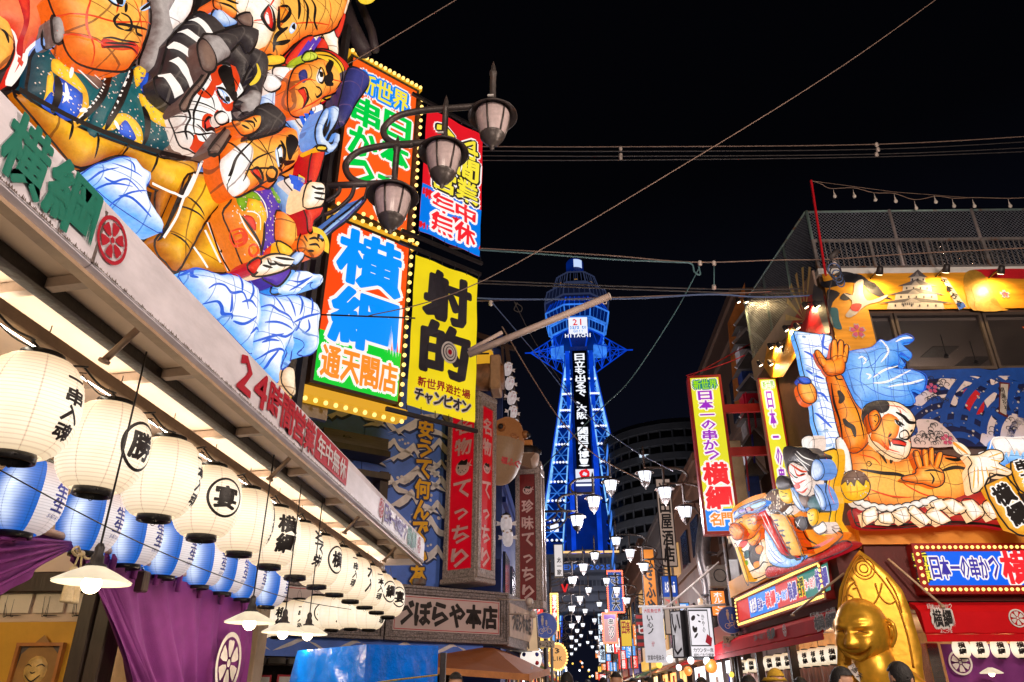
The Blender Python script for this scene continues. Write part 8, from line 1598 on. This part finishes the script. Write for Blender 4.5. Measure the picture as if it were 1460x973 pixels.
for k in range(4):
 y,w,cx=742+48*k,50+46*k,832-4*k
 mp('castle_wall','T','%d %d %d %d %d %d %d %d'%(cx-w*.8,y+14,cx+w*.8,y+14,cx+w*.85,y+52,cx-w*.85,y+52),m_wh,.0835+.002*k,False)
 mp('castle_roof','T','%d %d %d %d %d %d %d %d %d %d %d %d'%(cx-w*1.15,y+22,cx-w*.6,y+2,cx,y-24+4*k,cx+w*.6,y+2,cx+w*1.15,y+22,cx,y+12),m_dg,.0845+.002*k,False)
 mp('castle_gable','T','%d %d %d %d %d %d'%(cx-w*.35,y+16,cx-w*.1,y-12,cx+w*.18,y+16),m_gr,.0905+.001*k,False)
 for q in range(3+k):x=cx-w*.6+q*w*1.2/(2+k);mp('castle_window','T','%d %d %d %d %d %d %d %d'%(x-4,y+26,x+4,y+26,x+4,y+38,x-4,y+38),m_dk,.0950,False)
for x in range(742,805,10):mp('castle_window','T','%d 905 %d 900 %d 915 %d 917'%(x,x+5,x+5,x),m_dk,.094,False)
mp('name_board','T','960 760 990 765 1100 925 1060 942',m_wh,.09,False);mp('name_board_foot','T','1045 905 1085 900 1100 925 1062 942',pm('mural_blue',(.01,.10,.5),.5),.093,False)
q=MR.px(1360,417,.09);
for k,ch in enumerate('千客万来'):o=obj('lettering',letters(ch,(-.06,-.06,.06,.06),.05,h=.0),ink,mu);P_=MR.px(1095+(978+k*27)/3.893,200+(785+k*40)/3.893,.1);o.location=(P_[0],-.1,P_[1]);o.rotation_euler=(0,R(28),0)
mp('gold_arch','T','1085 790 1095 740 1140 720 1200 750 1240 830 1290 920 1330 945 1140 945 1100 860',m_gold,.085);mp('gold_figure','T','1130 820 1160 800 1200 810 1230 850 1240 900 1300 945 1160 945 1150 880',pm('mural_gold_light',(.6,.36,.07),.4,var=.4,scale=6),.09);mp('gold_face','T','1140 840 1170 812 1210 822 1225 850 1200 870 1160 865',pm('mural_gold_face',(.62,.4,.1),.4),.094)
mp('red_field','T','1150 718 1700 718 1700 770 1260 765 1180 740',m_red,.082)
def sakura(c,x,y,r,mat,h=.1):
 k=CR[c][2];g=G();cx,cy=MR.px(CR[c][0]+x/k,CR[c][1]+y/k,h);rr=r/k/90
 for q in range(5):a=R(90+72*q);P=[(cx+rr*(d*math.cos(a)-w*math.sin(a)),cy+rr*(d*math.sin(a)+w*math.cos(a)))for d,w in((.15,0),(.5,.3),(.9,.22),(.82,0),(.9,-.22),(.5,-.3))];flat(g,P,h)
 obj('blossom',g,mat,mu_cur)
sakura('T',1315,855,34,m_wh,.088);sakura('T',1315,855,24,m_pk,.092)
for x,y,r_ in((478,120,56),(415,210,30)):sakura('P',x,y,r_,m_wh,.082);sakura('P',x,y,r_*.85,m_pk,.087)
mp('phoenix_tail','P','320 0 370 0 380 60 395 110 350 100 325 40',pm('mural_teal',(.02,.12,.16),.5),.083);mp('crane_legs','P','415 40 460 20 500 -10 480 20 440 48',m_wh,.085)
mw=thing('wave_mural','blue and white wave mural with a red disc below the upper window','mural',MR);mu_cur=mw
u0w=MR.px(1300,580,.06)[0]-.3;zt_,zb_=6.54,5.20
navy_m=pm('mural_navy',(.003,.008,.07),.5);blue_m=pm('mural_bright_blue',(.005,.06,.34),.5);foam=pm('mural_foam',(.72,.62,.62),.55,var=.12)
g=G();g.box(1.29,-.075,zb_,6.6,-.055,zt_);obj('panel',g,navy_m,mw)
for cx,cy in((2.25,5.05),(3.6,5.15),(4.7,5.3)):
 for k in range(7):
  r_=.35+k*.21;A_=[(u,v)for u,v in arc(cx,cy,r_,20,170,26)if zb_+.01<v<zt_-.01 and u>1.3];B_=[(u,v)for u,v in arc(cx,cy,r_+.10,20,170,26)if zb_+.01<v<zt_-.01 and u>1.3]
  if len(A_)>3 and len(B_)>3:g=G();ribbon(A_[1:-1],.11,base=.078+.0008*k,lift=.0+.002*cx,taper=False,n=2,g=g);obj('water_band',g,blue_m,mw)
for q in('790 600 840 590 900 600 950 640 990 680 1000 736 720 736 760 690 800 660','770 500 830 440 880 450 930 480 960 500 1000 520 1010 480 960 430 900 400 960 350 1060 350 1160 380 1100 400 1050 420 1000 450 880 470 820 520','1190 350 1300 350 1250 400 1220 460 1190 560 1230 600 1300 560 1500 620 1500 736 1160 736 1150 640 1180 560 1150 480 1190 430'):mp('foam','P',q,foam,.086,n=3)
cg=random.Random(5)
for k in range(110):
 x,y=cg.choice([(cg.uniform(780,980),cg.uniform(620,725)),(cg.uniform(830,1000),cg.uniform(370,500)),(cg.uniform(1180,1460),cg.uniform(370,725))]);g=G();c_=MR.px(1095+x/3.742,440+y/3.742,.09);s_=cg.choice((-1,1));ribbon([(c_[0]+s_*.05*math.cos(a)*(1-a/9),c_[1]+.045*math.sin(a)*(1-a/9))for a in np.linspace(-.5,4.6,9)],.012,base=.089,lift=.002,n=2,g=g);obj('wave_curl',g,m_dk,mw)
g=G()
for k in range(170):
 u,v=cg.uniform(1.6,4.6),cg.uniform(5.25,6.5);flat(g,disc(u,v,cg.choice((.010,.016,.022)),None,7),.0885+.0)
obj('spray_dots',g,m_wh,mw)['kind']='stuff'
c_=MR.px(1388,572,.09);g=G();flat(g,disc(c_[0],c_[1],.17,.24,36),.0872);obj('red_sun',g,m_red,mw)
sakura('P',875,425,36,m_pk,.093);sakura('P',955,700,36,m_pk,.093)
mp('name_board','P','1235 392 1290 398 1280 585 1230 560',pm('mural_dark_red',(.12,.01,.01),.5),.092,False);mp('name_board_face','P','1242 402 1282 405 1272 570 1238 552',m_wh,.096,False)
P_=MR.px(1095+1260/3.742,440+480/3.742,.1);o=obj('lettering',letters('開運招福',(P_[0]-.05,P_[1]-.22,P_[0]+.05,P_[1]+.2),.04,vertical=True,h=.1),ink,mw)
ms=thing('side_painting','red and white sunburst painting with orange pillars on the street side wall','mural',RS)
def rsp(part,txt,mat,h):P=RS.path(1000,400,4.055,txt,h);g=G();flat(g,P,h);obj(part,g,mat,ms)
for k,q in enumerate(('590 80 715 90 740 200 745 310 600 300 520 330 500 280 560 180',)):rsp('sunburst_field',q,m_red,-.4)
for k in range(7):a=k*.35-.4;c0=RS.px(1000+600/4.055,400+230/4.055,-.39);g=G();flat(g,[(c0[0],c0[1]),(c0[0]+1.0*math.cos(a+1.2),c0[1]+1.0*math.sin(a+1.2)),(c0[0]+1.0*math.cos(a+1.32),c0[1]+1.0*math.sin(a+1.32))],-.385+.002*k);obj('sun_ray',g,pm('ray_cream',(.8,.55,.2),.5),ms)
rsp('pillar','380 380 450 370 480 440 460 560 400 560 360 500',orange_m,-.38);rsp('dark_pillar','650 20 700 60 745 300 720 310 680 200 640 100',m_dg,-.37);rsp('orange_panel','500 300 560 270 560 420 470 560 430 540 470 440',orange_m,-.36)
ro=thing('roof_ornament','cluster of grey tiled gables with red and blue banners on the brown building','roof')
for k,(x0,y0,x1,y1)in enumerate(((1052,450,1072,470),(1050,475,1078,495),(1054,505,1080,530),(1056,540,1082,562),(1060,575,1084,600),(1062,615,1086,640),(1062,655,1080,680))):
 a=on_y(x0,y1,20.8);b_=on_y(x1,y0,20.8);w=b_[0]-a[0];g=G();hh=b_[2]-a[2]
 g.add([(a[0]-.1,20.6,a[2]),(b_[0]+.1,20.6,a[2]),((a[0]+b_[0])/2,20.6,b_[2]),(a[0]-.1,21.4,a[2]),(b_[0]+.1,21.4,a[2]),((a[0]+b_[0])/2,21.4,b_[2])],[(0,1,2),(5,4,3),(0,2,5,3),(1,4,5,2),(0,3,4,1)]);obj('gable',g,tile,ro)
 g=G();g.box(a[0]+.05,20.75,a[2]-.7,b_[0]-.05,21.4,a[2]-.01);obj('gable_wall',g,[pm('orn_grey',(.25,.21,.2),.6,var=.5),wave_white,deep_blue,redv][k%4],ro)
 g=G();g.bar((a[0]-.15,20.55,a[2]+.02),((a[0]+b_[0])/2,20.55,b_[2]+.05),.07);g.bar((b_[0]+.15,20.55,a[2]+.02),((a[0]+b_[0])/2,20.55,b_[2]+.05),.07);obj('verge',g,pm('orn_verge',(.3,.27,.26),.5),ro)
for nm,pts_,m in(('orange_wall',((1040,455),(1062,403),(1066,600),(1050,570)),pm('orn_orange',(.5,.16,.03),.6)),):
 P=[on_y(x,y,21.3)for x,y in pts_];g=G();g.add(P,[(0,1,2,3)]);g.add([(x,y+.3,z)for x,y,z in P],[(3,2,1,0)]);obj(nm,g,m,ro)
for(a,b_,m)in(((1063,560),(1070,620),redv),((1074,570),(1078,610),redv),((1062,640),(1068,700),redv),((1072,620),(1076,660),ink_blue)):g=G();g.bar(on_y(*a,20.4),on_y(*b_,20.4),.1,.03);obj('streamer',g,m,ro)
# overhead wires
wire_m=pm('wire_brown',(.30,.2,.16),.6);wire_g=pm('wire_teal',(.12,.25,.28),.5);wire_b=pm('wire_blue',(.10,.16,.35),.5);wire_k=pm('wire_dark',(.07,.06,.06),.6);porcelain=pm('porcelain',(.7,.6,.55),.25)
def wire(label,pts_,y,r_,mat,y1=None,name='overhead_wire'):
 n=len(pts_);P=[on_y(x,yy,y+((y1-y)*i/(n-1)if y1 else 0))for i,(x,yy)in enumerate(pts_)];g=G();g.tube(crom(P,6,False)if n>2 else P,r_,5);return tag(obj(name,g,mat),label,'wire')
for k,(ya,yb,yc)in enumerate(((209,206,194),(215,213,202),(222,220,211),(229,224,217))):wire(['topmost','second','third','lowest'][k]+' of the four parallel wires crossing above the tower',[(655,ya),(885,(ya+yb)/2+2),(1250,yb),(1520,yc-3)],13,.012,wire_k if k else wire_m)
wire('long pale wire rising to the upper right corner',[(520,452),(690,400),(1000,220),(1200,95),(1345,-8)],9,.008,wire_m)
wire('short pale wire at the top left running off the orange sign',[(478,100),(520,78),(660,-6)],8,.008,wire_m)
wire('wire along the dark roofline carrying the teal cable',[(640,352),(860,364),(985,374),(1110,371),(1180,370),(1300,362),(1500,352)],12,.012,wire_m)
wire('teal cable wound round the wire above the tower',[(640,354),(750,361),(870,370),(960,374),(985,376),(990,388),(998,392),(996,380)],11.9,.016,wire_g)
wire('upper wire of the pair passing the tower deck',[(600,398),(730,402),(900,409),(1080,413),(1240,408),(1460,398)],12.5,.014,wire_k);wire('lower wire of the pair passing the tower deck',[(600,402),(730,406),(900,413),(1080,418),(1260,415),(1500,402)],12.4,.014,wire_k)
wire('bluish cable dipping past the tower deck to the right',[(660,424),(730,427),(900,426),(1010,420),(1090,424),(1180,420),(1260,412),(1500,396)],12.2,.018,wire_b);wire('thin wire beside the bluish cable',[(660,430),(740,428),(890,424),(1100,416)],12.3,.010,wire_m)
wire('cable falling diagonally from the insulators across the tower',[(996,384),(960,450),(900,540),(860,580),(800,640),(775,665)],12,.012,wire_g,16);wire('blue cable falling from the left across the tower legs',[(702,432),(760,500),(830,585),(900,640),(960,672)],11,.010,wire_b,16)
wire('pale cable from the sign pole down across the tower',[(716,466),(760,540),(800,600),(850,650),(925,690)],11,.012,wire_m,16);wire('thin dark wire parallel to the pale cable',[(733,430),(770,500),(840,600)],11,.006,wire_k,14)
wire('small red wire running from the yellow sign to the roof',[(978,536),(1030,520),(1062,507)],17,.014,redv)
wire('looped dark cable by the left insulators',[(735,432),(744,438),(742,445),(733,442),(738,432)],11.5,.008,wire_k)
for k,(x,yy,y)in enumerate(((998,376,12),(1018,376,12),(1018,410,12.3),(885,213,13),(885,222,13),(1250,207,13),(1252,214,13),(1250,221,13),(700,433,11.4),(885,226,13),(1190,375,11.8))):
 p=on_y(x,yy,y);t=thing('insulator','white porcelain insulator %s'%['at the loop of the teal cable','at the top of the short teal tie','at the foot of the short teal tie','on the top wires above the tower, highest','on the top wires above the tower, middle','on the top right wires, highest','on the top right wires, middle','on the top right wires, lowest','left of the tower beside the sign pole','on the top wires above the tower, lowest','by the cable bundle at the roof corner'][k],'insulator',loc=p)
 g=G();g.lathe([(.012,.06),(.03,.05),(.04,.03),(.025,.02),(.045,0),(.028,-.012),(.04,-.03),(.012,-.05)],10);obj('bell',g,porcelain,t)
wire('short teal tie between two insulators',[(1018,378),(1018,408)],12.1,.012,wire_g)
pl=thing('white_pole','pale tubular pole slanting up from behind the yellow banner towards the tower','pole')
A_,B_=on_y(668,506,9.6),on_y(868,423,9.6);g=G();g.tube([A_,B_],.05,12);obj('tube',g,pm('cream_tube',(.62,.48,.42),.45),pl);g=G();g.tube([Vector(B_)-Vector((.0,.0,.0)),Vector(B_)+(Vector(B_)-Vector(A_)).normalized()*.02],.055,12);obj('end_cap',g,pm('cap_cream',(.8,.7,.65),.4),pl)
g=G();g.tube([on_y(668,500,9.7),on_y(716,474,9.7)],.03,8);obj('inner_tube',g,pm('cream_tube',(.62,.48,.42),.45),pl)
for x,yy in((862,428),(809,448),(762,466)):
 p=on_y(x,yy,9.6);g=G();g.tube([(p[0]+.03*math.cos(a),p[1],p[2]-.03+.04*math.sin(a))for a in np.linspace(0,6.28,10)[:-1]],.008,5,True);obj('eyelet',g,porcelain,pl)
wire('thin horizontal rod in front of the big red and blue sign',[(458,449),(592,454)],8.8,.012,steel_dark,name='rod')
cb=thing('cable_bundle','coil of dark and blue cables hanging at the roof corner','cables')
for k in range(6):g=G();c_=on_y(1188+k*2,382+k*4,11.4);g.tube([(c_[0]+(.12-.01*k)*math.cos(a),c_[1],c_[2]+(.16-.012*k)*math.sin(a))for a in np.linspace(0,6.28,14)[:-1]],.012,5,True);obj('coil',g,[wire_k,wire_b][k%2],cb)
g=G();g.tube(crom([on_y(1186,400,11.4),on_y(1180,430,11.4),on_y(1188,465,11.4)],4,False),.012,5);g.tube([on_y(1184,368,11.4),on_y(1194,358,11.4)],.05,8);obj('tail',g,wire_k,cb)
t=thing('flood_lamp','small grey flood lamp on top of the stone sign','lamp',loc=on_y(598,830,14.4));g=G();g.box(-.12,-.08,-.06,.12,.08,.06,.02);g.tube([(0,0,-.05),(0,0,-.2)],.02,6);obj('housing',g,steel_grey,t)
t=thing('flood_lamp','pair of pale floodlights on thin arms right of the stone sign','lamp',loc=on_y(755,858,14.2));g=G();g.ball((0,0,0),.07,10,6);g.ball((.06,0,-.22),.07,10,6);g.tube([(-.6,.2,.07),(-.02,0,.02)],.015,5);g.tube([(-.4,.2,-.2),(.04,0,-.2)],.015,5);obj('housing',g,porcelain,t)
# people
skin=pm('skin',(.55,.30,.19),.5,var=.1,bump=0);hair_m=pm('hair_black',(.012,.010,.010),.55,var=.4,scale=40,bump=.5,bscale=120)
def head_mesh():
 g=G();n,m=26,20;vs=[]
 def ga(x,y,cx,cy,a,b):return math.exp(-((x-cx)/a)**2-((y-cy)/b)**2)
 for j in range(m+1):
  th=math.pi*j/m
  for i in range(n):
   ph=2*math.pi*i/n-math.pi;x,y,z=math.sin(th)*math.sin(ph),-math.sin(th)*math.cos(ph),math.cos(th)
   X,Y=math.degrees(math.atan2(x,-y)),math.degrees(math.asin(max(-1,min(1,z))));r_=1
   if y<.3:r_+=.17*ga(X,Y,0,-12,9,14)-.06*ga(X,Y,-20,4,10,6)-.06*ga(X,Y,20,4,10,6)+.05*ga(X,Y,0,-38,18,5)+.06*ga(X,Y,0,-62,25,12)
   w=1-.25*max(0,-z)**1.5;vs.append((x*r_*.078*w,y*r_*.095*w,z*.118))
 g.add(vs,[(j*n+i,(j+1)*n+i,(j+1)*n+(i+1)%n,j*n+(i+1)%n)for j in range(m)for i in range(n)],True);return g
def person(px,py,y,label,coat,face=180,hat=None,tall=None):
 p=on_y(px,py,y);H_=p[2]+.0;t=thing('person',label,'person',loc=(p[0],y,0),rz=R(face),group='people in the street');H_=max(1.45,min(1.86,H_+.02))
 if True:
  me=bpy.data.meshes.new('body');s=H_/1.75
  V=[(0,0,.95),(0,0,1.15),(0,0,1.38),(0,0,1.47),(0,-.01,1.55),(-.1,0,.9),(-.11,-.02,.5),(-.11,.02,.09),(-.11,-.12,.04),(.1,0,.9),(.12,.03,.5),(.12,.06,.09),(.12,-.08,.04),(-.18,0,1.40),(-.24,.02,1.12),(-.24,-.08,.9),(-.24,-.11,.82),(.18,0,1.40),(.24,.02,1.12),(.24,-.08,.9),(.24,-.11,.82)]
  E=[(0,1),(1,2),(2,3),(3,4),(0,5),(5,6),(6,7),(7,8),(0,9),(9,10),(10,11),(11,12),(2,13),(13,14),(14,15),(15,16),(2,17),(17,18),(18,19),(19,20)]
  Rr=[.15,.15,.15,.07,.055,.10,.065,.05,.04,.10,.065,.05,.04,.075,.05,.04,.035,.075,.05,.04,.035]
  me.from_pydata([(a*s,b*s,c*s)for a,b,c in V],E,[]);o=bpy.data.objects.new('body',me);S.collection.objects.link(o);o.parent=t;me.materials.append(coat)
  md=o.modifiers.new('skin','SKIN');sv=me.skin_vertices[0].data
  for k,r_ in enumerate(Rr):sv[k].radius=(r_*s*1.15,r_*s*.85);sv[k].use_root=(k==0)
  o.modifiers.new('sub','SUBSURF').levels=1
 h_=obj('head',HEADG,skin,t);h_.location=(0,0,H_-.12)
 for s_ in(-1,1):g=G();g.ball((0,0,0),.028,8,6,sx=.35,sz=1.2);e=obj('ear',g,skin,h_);e.location=(s_*.078,.01,-.005)
 g=G();n,m=24,9;vs=[]
 for j in range(m+1):
  for i in range(n):
   ph=2*math.pi*i/n;fr_=-math.cos(ph);low=2.0 if fr_<.2 else 1.15;th=low*j/m;rr=.088+.003*math.sin(i*3+j*2);vs.append((rr*math.sin(th)*math.sin(ph),rr*1.2*math.sin(th)*-math.cos(ph)*-1*-1+.008,.128*math.cos(th)+.002))
 vs=[(x,-yy+.016,z)if False else(x,yy,z)for x,yy,z in vs]
 g.add(vs,[(j*n+i,(j+1)*n+i,(j+1)*n+(i+1)%n,j*n+(i+1)%n)for j in range(m)for i in range(n)],True);obj('hair' if not hat else 'cap',g,hat or hair_m,h_)
 if hat:g=G();g.lathe([(.10,-.0),(.125,-.02),(.10,.012)],20,capb=False);o=obj('cap_brim',g,hat,h_);o.location=(0,-.02,.03)
 for k in range(2):g=G();s_=(-1,1)[k];g.ball((s_*.03,-.088,.008),.010,8,5,sy=.5);obj('eye',g,ink,h_)
 g=G();g.tube([(-.022,-.088,-.052),(0,-.095,-.055),(.022,-.088,-.052)],.005,5);obj('mouth',g,pm('lips',(.4,.12,.1),.5),h_)
 return t
HEADG=head_mesh();coats=[pm('coat_%d'%k,c_,.7)for k,c_ in enumerate(((.03,.03,.04),(.12,.1,.09),(.05,.07,.13),(.2,.18,.16),(.14,.03,.03)))]
cap_y=pm('yellow_knit',(.65,.38,.03),.9,scale=40)
ppl=[(1104,957,8.3,'person in an ochre knitted cap left of the golden statue',0,200,cap_y),(1197,955,7.2,'person with dark hair standing just left of the golden statue, facing left',1,230,None),(1281,948,6.6,'person with short dark hair in front of the golden statue, turned away',0,30,None),(1066,966,9,'person with dark hair under the awning by the road sign pole',2,180,None),(650,962,9.0,'person whose forehead shows below the brown awning',1,180,None),(808,961,11.0,'person with bare forehead in the middle of the street, nearest the left pole',3,0,None),(878,960,12,'person with dark hair right of the street centre',0,180,None),(902,966,16,'person in a dark coat right of the street centre, further back',1,180,None),(860,968,15,'short person in the street centre',2,0,None),(838,969,18,'person further up the street, just left of its centre',3,180,None),(925,967,15,'person by the lit shops below the white banner',4,90,None),(1000,968,13,'person in front of the white lit shop',0,120,None),(970,969,17,'person among the red flags of the lit shop',2,180,None),(822,970,20,'person walking away far up the street on the left',0,0,None),(1140,969,9.5,'person inside the red awning shop front',3,180,None),(945,970,20,'person in the crowd below the yellow flag',1,180,None)]
for px,py,y,lb,c_,fc,hat in ppl:person(px,py,y,lb,coats[c_],fc,hat)
